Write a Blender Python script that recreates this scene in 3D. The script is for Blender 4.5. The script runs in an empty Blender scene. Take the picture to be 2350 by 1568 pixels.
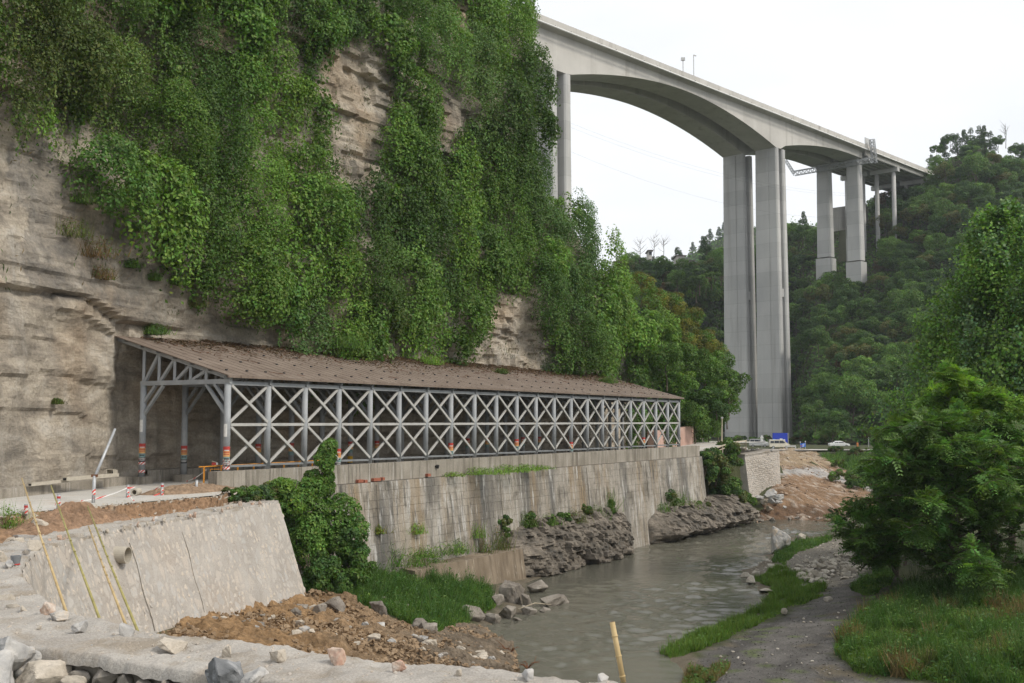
import bpy, bmesh, math, random
import numpy as np
from mathutils import Vector, Matrix
R = math.radians
sc = bpy.context.scene
col = sc.collection

# ------------------------------------------------------------------ camera, sky, sun, exposure
EYE = 12.75                       # metres above the river
FPX, CX, CY, HY = 2500.0, 1175.0, 784.0, 967.0     # measured in a 2350 x 1568 view of the photograph
PITCH = math.atan((HY - CY) / FPX)
cam_d = bpy.data.cameras.new('camera'); cam = bpy.data.objects.new('camera', cam_d); col.objects.link(cam)
cam.location = (0, 0, EYE); cam.rotation_euler = (R(90) + PITCH, 0, 0)
cam_d.sensor_width = 36; cam_d.lens = 36 * FPX / 2350; cam_d.clip_start = 0.2; cam_d.clip_end = 6000
sc.camera = cam

SUN_AZ, SUN_EL = R(112), R(44)      # azimuth clockwise from +Y: the sun stands right behind the viewer
sun_dir = Vector((math.sin(SUN_AZ) * math.cos(SUN_EL), math.cos(SUN_AZ) * math.cos(SUN_EL), math.sin(SUN_EL)))
sd = bpy.data.lights.new('sun', 'SUN'); sd.energy = 2.2; sd.angle = R(11); sd.color = (1.0, 0.93, 0.82)
sun = bpy.data.objects.new('sun', sd); col.objects.link(sun)
sun.rotation_euler = (-sun_dir).to_track_quat('-Z', 'Y').to_euler(); sun.location = (60, -60, 120)

w = bpy.data.worlds.new('World'); sc.world = w; w.use_nodes = True
nt = w.node_tree; nt.nodes.clear()
out = nt.nodes.new('ShaderNodeOutputWorld'); bg = nt.nodes.new('ShaderNodeBackground')
sky = nt.nodes.new('ShaderNodeTexSky'); sky.sky_type = 'NISHITA'; sky.sun_disc = False
sky.sun_elevation = SUN_EL; sky.sun_rotation = SUN_AZ; sky.dust_density = 2.0
tc = nt.nodes.new('ShaderNodeTexCoord'); mp = nt.nodes.new('ShaderNodeMapping'); mp.inputs['Scale'].default_value = (1, 1, 3.2)
nz = nt.nodes.new('ShaderNodeTexNoise'); nz.inputs['Scale'].default_value = 2.2; nz.inputs['Detail'].default_value = 5; nz.inputs['Roughness'].default_value = 0.5
rp = nt.nodes.new('ShaderNodeMapRange'); rp.inputs['From Min'].default_value = 0.3; rp.inputs['From Max'].default_value = 0.65
rp.inputs['To Min'].default_value = 0.80; rp.inputs['To Max'].default_value = 1.0
mx = nt.nodes.new('ShaderNodeMix'); mx.data_type = 'RGBA'
mx.inputs['B'].default_value = (9.75, 9.95, 10.2, 1)
nt.links.new(tc.outputs['Generated'], mp.inputs['Vector']); nt.links.new(mp.outputs['Vector'], nz.inputs['Vector'])
nt.links.new(nz.outputs['Fac'], rp.inputs['Value']); nt.links.new(rp.outputs['Result'], mx.inputs['Factor'])
nt.links.new(sky.outputs['Color'], mx.inputs['A']); nt.links.new(mx.outputs['Result'], bg.inputs['Color'])
bg.inputs['Strength'].default_value = 0.1
nt.links.new(bg.outputs['Background'], out.inputs['Surface'])
vs = sc.view_settings; vs.view_transform = 'Standard'; vs.look = 'None'; vs.exposure = 0.16; vs.gamma = 1.0; vs.use_curve_mapping = False
sc.render.engine = 'CYCLES'
cy = sc.cycles; cy.use_denoising = True; cy.max_bounces = 6; cy.diffuse_bounces = 3; cy.glossy_bounces = 2
cy.transmission_bounces = 4; cy.transparent_max_bounces = 4; cy.volume_bounces = 0; cy.use_adaptive_sampling = True; cy.adaptive_threshold = 0.02
cy.caustics_reflective = False; cy.caustics_refractive = False

# ------------------------------------------------------------------ measuring helpers
cP, sP = math.cos(PITCH), math.sin(PITCH)
def ray(px, py):
    a, b = px - CX, CY - py
    return np.array([a, FPX * cP - b * sP, FPX * sP + b * cP])
def at(px, py, Y):                     # the point seen there at depth Y
    r = ray(px, py); return Vector((r[0] / r[1] * Y, Y, EYE + r[2] / r[1] * Y))
def on(px, py, z):                     # the point seen there at height z
    r = ray(px, py); k = (z - EYE) / r[2]; return Vector((r[0] * k, r[1] * k, z))
def proj(P):
    P = np.asarray(P, float); x, y, z = P[..., 0], P[..., 1], P[..., 2] - EYE
    dep = y * cP + z * sP; up = -y * sP + z * cP
    dep = np.where(dep < 0.1, 0.1, dep)
    return CX + FPX * x / dep, CY - FPX * up / dep
def inpoly(px, py, poly):
    px = np.asarray(px, float); py = np.asarray(py, float); ins = np.zeros(px.shape, bool)
    n = len(poly); j = n - 1
    for i in range(n):
        xi, yi = poly[i]; xj, yj = poly[j]
        if yi != yj:
            c = ((yi > py) != (yj > py)) & (px < (xj - xi) * (py - yi) / (yj - yi) + xi)
            ins ^= c
        j = i
    return ins
rng = np.random.default_rng(7)
random.seed(7)

def vnoise(x, y, seed=0):              # smooth value noise, vectorised, about -1..1
    xi, yi = np.floor(x).astype(np.int64), np.floor(y).astype(np.int64)
    fx, fy = x - xi, y - yi
    fx, fy = fx * fx * (3 - 2 * fx), fy * fy * (3 - 2 * fy)
    def h(a, b):
        n = (a * 374761393 + b * 668265263 + seed * 1442695041) & 0xffffffff
        n = ((n ^ (n >> 13)) * 1274126177) & 0xffffffff
        n = n ^ (n >> 16)
        return (n & 0xffff) / 32767.5 - 1
    return (h(xi, yi) * (1 - fx) + h(xi + 1, yi) * fx) * (1 - fy) + (h(xi, yi + 1) * (1 - fx) + h(xi + 1, yi + 1) * fx) * fy
def fbm(x, y, oct=4, seed=0):
    s = 0; a = 1; t = 0
    for o in range(oct):
        s = s + a * vnoise(x * 2 ** o, y * 2 ** o, seed + o); t += a; a *= 0.5
    return s / t
def hsh(a, b, seed=0):                 # one random number 0..1 per cell
    a = np.asarray(a).astype(np.int64); b = np.asarray(b).astype(np.int64)
    n = (a * 374761393 + b * 668265263 + seed * 974634521) & 0xffffffff
    n = ((n ^ (n >> 13)) * 1274126177) & 0xffffffff
    return ((n ^ (n >> 16)) & 0xffff) / 65535.0

# ------------------------------------------------------------------ materials
MATS = {}
def nd(nt, t, **kw):
    n = nt.nodes.new(t)
    for k, v in kw.items():
        if k in n.inputs: n.inputs[k].default_value = v
        else: setattr(n, k, v)
    return n
def newmat(name):
    m = bpy.data.materials.new(name); m.use_nodes = True; MATS[name] = m
    nt = m.node_tree; b = nt.nodes['Principled BSDF']; b.inputs['Specular IOR Level'].default_value = 0.3
    return m, nt, b
def c4(c): return (c[0], c[1], c[2], 1)
def pos(nt, scale=(1, 1, 1), rot=(0, 0, 0)):
    g = nd(nt, 'ShaderNodeNewGeometry'); m = nd(nt, 'ShaderNodeMapping'); m.inputs['Scale'].default_value = scale; m.inputs['Rotation'].default_value = rot
    nt.links.new(g.outputs['Position'], m.inputs['Vector']); return m.outputs['Vector']
def noise(nt, vec, scale, detail=5, rough=0.55, dist=0):
    n = nd(nt, 'ShaderNodeTexNoise'); n.inputs['Scale'].default_value = scale; n.inputs['Detail'].default_value = detail
    n.inputs['Roughness'].default_value = rough; n.inputs['Distortion'].default_value = dist
    nt.links.new(vec, n.inputs['Vector']); return n.outputs['Fac']
def ramp(nt, fac, stops):
    r = nd(nt, 'ShaderNodeValToRGB'); e = r.color_ramp.elements
    while len(e) < len(stops): e.new(0.5)
    for k, (p, c) in enumerate(stops):
        e[k].position = p; e[k].color = c4(c) if not np.isscalar(c) else (c, c, c, 1)
    nt.links.new(fac, r.inputs['Fac']); return r.outputs['Color']
def mix(nt, fac, a, b, mode='MIX'):
    m = nd(nt, 'ShaderNodeMix', data_type='RGBA', blend_type=mode)
    for s, v in (('Factor', fac), ('A', a), ('B', b)):
        if isinstance(v, (int, float)): m.inputs[s].default_value = v
        elif isinstance(v, tuple): m.inputs[s].default_value = c4(v)
        else: nt.links.new(v, m.inputs[s])
    return m.outputs['Result']
def bump(nt, b, h, strength=0.4, dist=0.05):
    n = nd(nt, 'ShaderNodeBump'); n.inputs['Strength'].default_value = strength; n.inputs['Distance'].default_value = dist
    nt.links.new(h, n.inputs['Height']); nt.links.new(n.outputs['Normal'], b.inputs['Normal'])
def surf(name, stops, scale=1.0, stretch=(1, 1, 1), rough=0.85, bstr=0.35, bscale=None, bdist=0.03, streak=None, grime=None, fine=None, metal=0.0):
    """stops: colours along a noise; streak=(colour, scale, lo, hi): vertical stains; grime=(colour, scale, lo, hi): blotches; fine=(lo, hi, scale): speckle"""
    m, nt, b = newmat(name)
    v = pos(nt, stretch); f = noise(nt, v, scale, 6)
    c = ramp(nt, f, stops)
    if grime:
        g = ramp(nt, noise(nt, pos(nt), grime[1], 6, 0.6, 0.5), [(grime[2], 0.0), (grime[3], 1.0)]); c = mix(nt, g, c, grime[0])
    if streak:
        for k, (sc_, scl, lo, hi) in enumerate(streak):
            g = ramp(nt, noise(nt, pos(nt, (1, 1, 0.06), (0, 0, 0.7 * k)), scl, 5, 0.65), [(lo, 0.0), (hi, 1.0)]); c = mix(nt, g, c, sc_)
    if fine:
        g = ramp(nt, noise(nt, pos(nt), fine[2], 3, 0.7), [(0.3, fine[0]), (0.7, fine[1])]); c = mix(nt, 1.0, c, g, 'MULTIPLY')
    nt.links.new(c, b.inputs['Base Color']); b.inputs['Roughness'].default_value = rough; b.inputs['Metallic'].default_value = metal
    if bstr: bump(nt, b, noise(nt, pos(nt), bscale or scale * 6, 6, 0.65), bstr, bdist)
    return m
def plain(name, c, rough=0.6, metal=0.0, var=0.12):
    m, nt, b = newmat(name)
    f = noise(nt, pos(nt), 5.0, 4)
    cc = ramp(nt, f, [(0.3, tuple(x * (1 - var) for x in c)), (0.7, tuple(min(1, x * (1 + var)) for x in c))])
    nt.links.new(cc, b.inputs['Base Color']); b.inputs['Roughness'].default_value = rough; b.inputs['Metallic'].default_value = metal
    return m
def leafmat(name, trans=0.3, rough=0.55, attr='leaf_colour'):
    m, nt, b = newmat(name)
    a = nd(nt, 'ShaderNodeAttribute'); a.attribute_name = attr
    nt.links.new(a.outputs['Color'], b.inputs['Base Color']); b.inputs['Roughness'].default_value = rough; b.inputs['Specular IOR Level'].default_value = 0.25
    t = nd(nt, 'ShaderNodeBsdfTranslucent'); tcol = mix(nt, 1.0, a.outputs['Color'], (1.1, 1.15, 0.5), 'MULTIPLY'); nt.links.new(tcol, t.inputs['Color'])
    ms = nd(nt, 'ShaderNodeMixShader'); ms.inputs['Fac'].default_value = trans
    nt.links.new(b.outputs['BSDF'], ms.inputs[1]); nt.links.new(t.outputs['BSDF'], ms.inputs[2])
    nt.links.new(ms.outputs['Shader'], nt.nodes['Material Output'].inputs['Surface'])
    return m
def vcolmat(name, rough=0.9, bscale=14, bstr=0.5, bdist=0.04, fine=(0.6, 1.35, 9.0), spec=0.2, attr='ground_colour'):
    m, nt, b = newmat(name)
    a = nd(nt, 'ShaderNodeAttribute'); a.attribute_name = attr
    g = ramp(nt, noise(nt, pos(nt), fine[2], 6, 0.7), [(0.32, fine[0]), (0.68, fine[1])])
    g2 = ramp(nt, noise(nt, pos(nt), fine[2] * 0.12, 5, 0.6), [(0.35, 0.82), (0.65, 1.15)])
    c = mix(nt, 1.0, mix(nt, 1.0, a.outputs['Color'], g, 'MULTIPLY'), g2, 'MULTIPLY')
    nt.links.new(c, b.inputs['Base Color']); b.inputs['Roughness'].default_value = rough; b.inputs['Specular IOR Level'].default_value = spec
    bump(nt, b, noise(nt, pos(nt), bscale, 6, 0.7), bstr, bdist)
    return m

surf('bridge_concrete', [(0.3, (0.44, 0.425, 0.395)), (0.7, (0.56, 0.54, 0.505))], 0.12, rough=0.9, bstr=0.1, bscale=1.5,
     streak=[((0.30, 0.28, 0.25), 0.35, 0.55, 0.78), ((0.60, 0.58, 0.54), 0.5, 0.58, 0.8)])
surf('pier_concrete', [(0.3, (0.36, 0.36, 0.355)), (0.7, (0.50, 0.495, 0.475))], 0.09, stretch=(1, 1, 0.5), rough=0.9, bstr=0.1, bscale=1.5,
     streak=[((0.28, 0.27, 0.25), 0.3, 0.56, 0.8), ((0.58, 0.57, 0.54), 0.4, 0.58, 0.8)])
def add_lifts(name, dz, amt):
    m = MATS[name]; nt = m.node_tree; b = nt.nodes['Principled BSDF']; src = b.inputs['Base Color'].links[0].from_socket
    g = nd(nt, 'ShaderNodeNewGeometry'); sx = nd(nt, 'ShaderNodeSeparateXYZ'); nt.links.new(g.outputs['Position'], sx.inputs[0])
    dv = nd(nt, 'ShaderNodeMath', operation='DIVIDE'); nt.links.new(sx.outputs['Z'], dv.inputs[0]); dv.inputs[1].default_value = dz
    fl = nd(nt, 'ShaderNodeMath', operation='FLOOR'); nt.links.new(dv.outputs[0], fl.inputs[0]); fr = nd(nt, 'ShaderNodeMath', operation='FRACT'); nt.links.new(dv.outputs[0], fr.inputs[0])
    wn = nd(nt, 'ShaderNodeTexWhiteNoise', noise_dimensions='1D'); nt.links.new(fl.outputs[0], wn.inputs['W']); v = ramp(nt, wn.outputs['Value'], [(0.0, 1 - amt), (1.0, 1 + amt)])
    ln = ramp(nt, fr.outputs[0], [(0.0, 0.72), (0.03, 1.0)]); c = mix(nt, 1.0, mix(nt, 1.0, src, v, 'MULTIPLY'), ln, 'MULTIPLY'); nt.links.new(c, b.inputs['Base Color'])
add_lifts('pier_concrete', 4.6, 0.07)
surf('steel_grey', [(0.3, (0.27, 0.285, 0.30)), (0.7, (0.38, 0.395, 0.405))], 1.2, rough=0.5, bstr=0.05, streak=[((0.24, 0.22, 0.2), 3.0, 0.66, 0.85)])
surf('brace_paint', [(0.3, (0.38, 0.375, 0.355)), (0.7, (0.50, 0.49, 0.465))], 1.4, rough=0.6, bstr=0.05, grime=((0.36, 0.28, 0.2), 3.0, 0.62, 0.75))
surf('beam_dark', [(0.3, (0.17, 0.18, 0.19)), (0.7, (0.25, 0.26, 0.265))], 1.0, rough=0.6, bstr=0.05)
surf('roof_sheet', [(0.3, (0.165, 0.125, 0.098)), (0.7, (0.235, 0.186, 0.150))], 0.5, rough=0.75, bstr=0.15, bscale=8,
     grime=((0.09, 0.06, 0.045), 1.3, 0.58, 0.72), fine=(0.85, 1.15, 6))
surf('kerb_concrete', [(0.3, (0.25, 0.225, 0.185)), (0.7, (0.38, 0.345, 0.295))], 0.5, rough=0.95, bstr=0.25, bscale=9,
     streak=[((0.16, 0.14, 0.11), 1.4, 0.50, 0.68), ((0.50, 0.475, 0.44), 3.2, 0.58, 0.70), ((0.14, 0.125, 0.10), 4.0, 0.56, 0.68)], fine=(0.85, 1.1, 10))
surf('block_stone', [(0.3, (0.28, 0.25, 0.21)), (0.55, (0.39, 0.355, 0.305)), (0.75, (0.46, 0.43, 0.385))], 0.35, rough=0.95, bstr=0.4, bscale=10,
     streak=[((0.135, 0.13, 0.12), 0.26, 0.46, 0.62), ((0.29, 0.22, 0.14), 0.35, 0.50, 0.66), ((0.54, 0.525, 0.50), 2.4, 0.555, 0.67), ((0.11, 0.103, 0.09), 3.0, 0.545, 0.67)], grime=((0.17, 0.15, 0.12), 0.5, 0.5, 0.68), fine=(0.75, 1.15, 9))
surf('mortar_dark', [(0.3, (0.19, 0.17, 0.14)), (0.7, (0.29, 0.265, 0.225))], 1.0, rough=0.95, bstr=0.3)
surf('new_mortar', [(0.3, (0.35, 0.32, 0.285)), (0.7, (0.46, 0.425, 0.385))], 0.7, rough=0.97, bstr=0.5, bscale=7, bdist=0.05,
     grime=((0.38, 0.33, 0.28), 0.35, 0.5, 0.72), fine=(0.82, 1.1, 14))
def add_cells(name, scale, stretch, cols_, amt, pit=True):
    nt = MATS[name].node_tree; b = nt.nodes['Principled BSDF']; src = b.inputs['Base Color'].links[0].from_socket
    vv = pos(nt, stretch); wob = nd(nt, 'ShaderNodeTexNoise'); wob.inputs['Scale'].default_value = 3.0; nt.links.new(vv, wob.inputs['Vector']); va = nd(nt, 'ShaderNodeMix', data_type='RGBA', blend_type='LINEAR_LIGHT'); va.inputs['Factor'].default_value = 0.12; nt.links.new(vv, va.inputs['A']); nt.links.new(wob.outputs['Color'], va.inputs['B'])
    vo = nd(nt, 'ShaderNodeTexVoronoi'); vo.inputs['Scale'].default_value = scale; nt.links.new(va.outputs['Result'], vo.inputs['Vector']); ve = nd(nt, 'ShaderNodeTexVoronoi', feature='DISTANCE_TO_EDGE'); ve.inputs['Scale'].default_value = scale; nt.links.new(va.outputs['Result'], ve.inputs['Vector'])
    sx = nd(nt, 'ShaderNodeSeparateColor'); nt.links.new(vo.outputs['Color'], sx.inputs['Color']); tint = ramp(nt, sx.outputs['Red'], cols_); face = ramp(nt, ve.outputs['Distance'], [(0.05, 0.0), (0.16, 1.0)]); sel = ramp(nt, sx.outputs['Green'], [(0.35, 0.15), (0.6, 1.0)]); f = mix(nt, 1.0, face, sel, 'MULTIPLY'); fm = mix(nt, 1.0, f, (amt, amt, amt), 'MULTIPLY'); c = mix(nt, fm, src, tint)
    if pit: pt = ramp(nt, noise(nt, pos(nt), 7.0, 4, 0.7), [(0.26, 0.45), (0.36, 1.0)]); c = mix(nt, 1.0, c, pt, 'MULTIPLY')
    nt.links.new(c, b.inputs['Base Color'])
add_cells('new_mortar', 2.3, (1, 1, 0.7), [(0.0, (0.40, 0.385, 0.365)), (0.35, (0.53, 0.49, 0.44)), (0.6, (0.53, 0.465, 0.40)), (0.8, (0.46, 0.455, 0.445)), (1.0, (0.56, 0.53, 0.49))], 0.55)
surf('ledge_cement', [(0.3, (0.35, 0.32, 0.285)), (0.7, (0.48, 0.448, 0.405))], 0.6, rough=0.97, bstr=0.6, bscale=9, bdist=0.05,
     grime=((0.31, 0.265, 0.21), 0.8, 0.5, 0.66), fine=(0.66, 1.1, 24))
surf('rubble_stone', [(0.28, (0.37, 0.35, 0.325)), (0.44, (0.50, 0.455, 0.405)), (0.55, (0.54, 0.47, 0.39)), (0.70, (0.44, 0.435, 0.425))], 2.4, rough=0.95, bstr=0.5, bscale=9, fine=(0.8, 1.1, 12))
surf('grey_limestone', [(0.3, (0.26, 0.255, 0.25)), (0.5, (0.38, 0.37, 0.355)), (0.7, (0.52, 0.495, 0.46))], 3.0, rough=0.9, bstr=0.6, bscale=7, grime=((0.50, 0.42, 0.33), 1.4, 0.56, 0.68))
surf('dark_limestone', [(0.3, (0.10, 0.105, 0.11)), (0.55, (0.17, 0.175, 0.18)), (0.75, (0.42, 0.42, 0.42))], 2.2, rough=0.85, bstr=0.7, bscale=8)
surf('tan_stone', [(0.3, (0.38, 0.335, 0.275)), (0.7, (0.55, 0.49, 0.41))], 2.0, rough=0.95, bstr=0.5, bscale=10, fine=(0.8, 1.1, 14))
surf('reddish_stone', [(0.3, (0.42, 0.24, 0.18)), (0.5, (0.48, 0.36, 0.28)), (0.7, (0.56, 0.50, 0.44))], 5.0, rough=0.95, bstr=0.5, bscale=10)
surf('track_stone', [(0.3, (0.06, 0.056, 0.052)), (0.5, (0.12, 0.112, 0.104)), (0.72, (0.26, 0.245, 0.225))], 1.2, rough=0.95, bstr=0.3)
surf('river_stone', [(0.3, (0.155, 0.135, 0.115)), (0.5, (0.24, 0.212, 0.18)), (0.72, (0.34, 0.31, 0.27))], 0.8, rough=0.9, bstr=0.5, bscale=6, fine=(0.75, 1.15, 9))
surf('pale_cobble', [(0.3, (0.30, 0.27, 0.22)), (0.5, (0.42, 0.38, 0.32)), (0.72, (0.50, 0.475, 0.43))], 0.6, rough=0.9, bstr=0.4, bscale=8, fine=(0.8, 1.12, 9))
surf('road_concrete', [(0.3, (0.45, 0.43, 0.395)), (0.7, (0.55, 0.525, 0.485))], 0.35, rough=0.95, bstr=0.2, bscale=10, grime=((0.44, 0.35, 0.26), 0.35, 0.55, 0.75), fine=(0.88, 1.08, 8))
surf('pink_concrete', [(0.3, (0.42, 0.27, 0.22)), (0.7, (0.54, 0.37, 0.31))], 0.6, rough=0.95, bstr=0.2, streak=[((0.33, 0.2, 0.16), 1.2, 0.58, 0.75)])
surf('bark', [(0.3, (0.075, 0.06, 0.045)), (0.7, (0.15, 0.125, 0.095))], 3.0, stretch=(1, 1, 0.3), rough=0.95, bstr=0.6, bscale=9)
surf('bamboo', [(0.3, (0.40, 0.29, 0.14)), (0.7, (0.55, 0.42, 0.22))], 2.0, rough=0.55, bstr=0.1)
surf('bamboo_green', [(0.3, (0.26, 0.235, 0.08)), (0.7, (0.40, 0.35, 0.14))], 2.0, rough=0.55, bstr=0.1)
plain('white_paint', (0.78, 0.78, 0.76), 0.5); plain('cream_paint', (0.62, 0.58, 0.48), 0.45); plain('glass_dark', (0.03, 0.035, 0.045), 0.12)
plain('rubber', (0.025, 0.025, 0.025), 0.8); plain('red_paint', (0.46, 0.06, 0.05), 0.5); plain('orange_paint', (0.62, 0.26, 0.03), 0.5)
plain('blue_board', (0.015, 0.04, 0.36), 0.45); plain('light_blue', (0.12, 0.42, 0.78), 0.5); plain('galvanised', (0.42, 0.43, 0.44), 0.45, 0.3)
plain('black_metal', (0.03, 0.03, 0.032), 0.5); plain('grey_plastic', (0.20, 0.21, 0.22), 0.6); plain('pipe_beige', (0.44, 0.40, 0.33), 0.7)
plain('rail_grey', (0.5, 0.5, 0.49), 0.5, 0.2); plain('rail_cream', (0.50, 0.44, 0.33), 0.6); plain('teal_print', (0.20, 0.30, 0.29), 0.5)
plain('yellow_print', (0.66, 0.36, 0.14), 0.5); plain('black_print', (0.05, 0.055, 0.06), 0.6); plain('paper_white', (0.70, 0.69, 0.66), 0.8)
plain('sign_blue', (0.02, 0.13, 0.52), 0.5); plain('brick_red', (0.33, 0.12, 0.075), 0.9); plain('rust_brown', (0.16, 0.07, 0.035), 0.95)
surf('soil_clod', [(0.3, (0.19, 0.125, 0.07)), (0.7, (0.31, 0.225, 0.145))], 0.7, rough=0.95, bstr=0.6, bscale=9)
surf('ramp_chip', [(0.3, (0.26, 0.17, 0.11)), (0.55, (0.36, 0.28, 0.21)), (0.72, (0.46, 0.42, 0.37))], 0.5, rough=0.95, bstr=0.4, bscale=9)
plain('wire', (0.12, 0.12, 0.12), 0.6); plain('house_wall', (0.62, 0.58, 0.55), 0.9); plain('house_roof', (0.14, 0.12, 0.115), 0.9)
plain('yellow_paint', (0.62, 0.36, 0.02), 0.5); plain('plank_wood', (0.42, 0.36, 0.27), 0.85); plain('orange_clay', (0.55, 0.22, 0.08), 0.9)
leafmat('leaf', 0.36, 0.5); leafmat('grass_blade', 0.4, 0.5); leafmat('dry_leaf', 0.1, 0.8)
vcolmat('ground', bscale=9); vcolmat('soil', bscale=6, bstr=0.8, bdist=0.12, fine=(0.55, 1.35, 5.0))

def striped(name, a, b_, ang=0.8, width=0.12):
    m, nt, b = newmat(name)
    g = nd(nt, 'ShaderNodeTexCoord'); mpn = nd(nt, 'ShaderNodeMapping'); mpn.inputs['Rotation'].default_value = (0, ang, 0)
    nt.links.new(g.outputs['Object'], mpn.inputs['Vector'])
    wv = nd(nt, 'ShaderNodeTexWave'); wv.wave_type = 'BANDS'; wv.bands_direction = 'Z'; wv.inputs['Scale'].default_value = 0.314 / width
    nt.links.new(mpn.outputs['Vector'], wv.inputs['Vector'])
    c = ramp(nt, wv.outputs['Fac'], [(0.48, a), (0.52, b_)]); nt.links.new(c, b.inputs['Base Color']); b.inputs['Roughness'].default_value = 0.45
    return m
striped('hazard_stripe', (0.62, 0.05, 0.04), (0.74, 0.72, 0.68), 0.75, 0.13)
striped('tape_stripe', (0.66, 0.07, 0.06), (0.78, 0.77, 0.75), 0.5, 0.25); MATS['tape_stripe'].node_tree.nodes['Color Ramp'].color_ramp.elements[0].position = 0.14; MATS['tape_stripe'].node_tree.nodes['Color Ramp'].color_ramp.elements[1].position = 0.18

# cliff rock: beds, dark weathering, warm fresh faces
m, nt_, b_ = newmat('cliff_rock')
v_ = pos(nt_, (1, 1, 2.4), (0.0, 0.06, 0.0))
c_ = ramp(nt_, noise(nt_, v_, 0.35, 8, 0.62, 0.4), [(0.30, (0.18, 0.158, 0.13)), (0.43, (0.32, 0.278, 0.225)), (0.55, (0.46, 0.40, 0.32)), (0.70, (0.55, 0.50, 0.43))])
g_ = ramp(nt_, noise(nt_, pos(nt_, (1, 1, 0.35)), 0.28, 7, 0.62, 0.6), [(0.54, 0.0), (0.74, 0.7)]); c_ = mix(nt_, g_, c_, (0.15, 0.142, 0.13))
g_ = ramp(nt_, noise(nt_, pos(nt_, (1, 1, 0.12)), 0.6, 6, 0.6), [(0.56, 0.0), (0.74, 0.7)]); c_ = mix(nt_, g_, c_, (0.48, 0.45, 0.40))
g_ = ramp(nt_, noise(nt_, pos(nt_), 0.13, 4, 0.5), [(0.52, 0.0), (0.7, 0.55)]); c_ = mix(nt_, g_, c_, (0.40, 0.28, 0.17))
at_ = nd(nt_, 'ShaderNodeAttribute'); at_.attribute_name = 'rock_tone'; wn_ = ramp(nt_, noise(nt_, pos(nt_, (1, 1, 0.6)), 0.9, 6, 0.65), [(0.3, 0.25), (0.65, 1.0)]); tn_ = mix(nt_, 1.0, at_.outputs['Color'], wn_, 'MULTIPLY'); c_ = mix(nt_, tn_, c_, (0.135, 0.128, 0.12))
g_ = ramp(nt_, noise(nt_, pos(nt_), 6.0, 6, 0.7), [(0.3, 0.72), (0.7, 1.18)]); c_ = mix(nt_, 1.0, c_, g_, 'MULTIPLY')
nt_.links.new(c_, b_.inputs['Base Color']); b_.inputs['Roughness'].default_value = 0.95
bump(nt_, b_, noise(nt_, pos(nt_, (1, 1, 2.2)), 2.4, 10, 0.72, 0.6), 0.85, 0.24)

# river water: murky, rippled
m, nt_, b_ = newmat('river_water')
c_ = ramp(nt_, noise(nt_, pos(nt_), 0.05, 4), [(0.35, (0.10, 0.098, 0.078)), (0.65, (0.14, 0.134, 0.105))])
nt_.links.new(c_, b_.inputs['Base Color']); b_.inputs['Roughness'].default_value = 0.05; b_.inputs['Specular IOR Level'].default_value = 0.5; b_.inputs['IOR'].default_value = 1.33
bump(nt_, b_, noise(nt_, pos(nt_, (1, 1.6, 1)), 5.0, 5, 0.6, 0.4), 0.5, 0.03)

# ------------------------------------------------------------------ mesh helpers
def mesh_np(name, V, F, smooth=False, fcol=None, attr='leaf_colour', vcol=None, mats=None, midx=None):
    V = np.asarray(V, np.float32); F = np.asarray(F, np.int32)
    me = bpy.data.meshes.new(name); nf, k = F.shape
    me.vertices.add(len(V)); me.vertices.foreach_set('co', V.ravel())
    me.loops.add(nf * k); me.loops.foreach_set('vertex_index', F.ravel())
    me.polygons.add(nf); me.polygons.foreach_set('loop_start', np.arange(0, nf * k, k, dtype=np.int32))
    me.polygons.foreach_set('use_smooth', np.full(nf, smooth))
    if midx is not None: me.polygons.foreach_set('material_index', np.asarray(midx, np.int32))
    me.update(calc_edges=True)
    if fcol is not None:
        a = me.attributes.new(attr, 'FLOAT_COLOR', 'FACE'); c = np.ones((nf, 4), np.float32); c[:, :3] = fcol; a.data.foreach_set('color', c.ravel())
    if vcol is not None:
        a = me.attributes.new(attr, 'FLOAT_COLOR', 'POINT'); c = np.ones((len(V), 4), np.float32); c[:, :3] = vcol; a.data.foreach_set('color', c.ravel())
    return me
def place(name, me, mat=None, parent=None, label=None, cat=None, group=None, kind=None, loc=None):
    o = bpy.data.objects.new(name, me); col.objects.link(o)
    if me is not None and mat:
        if len(me.materials) == 0: me.materials.append(MATS[mat])
    if parent: o.parent = parent
    if label: o['label'] = label
    if cat: o['category'] = cat
    if group: o['group'] = group
    if kind: o['kind'] = kind
    if loc is not None: o.location = loc
    return o
def empty(name, loc, label, cat, group=None, rz=0):
    o = place(name, None, label=label, cat=cat, group=group, loc=loc); o.rotation_euler = (0, 0, rz); o.empty_display_size = 0.3
    return o
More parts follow.
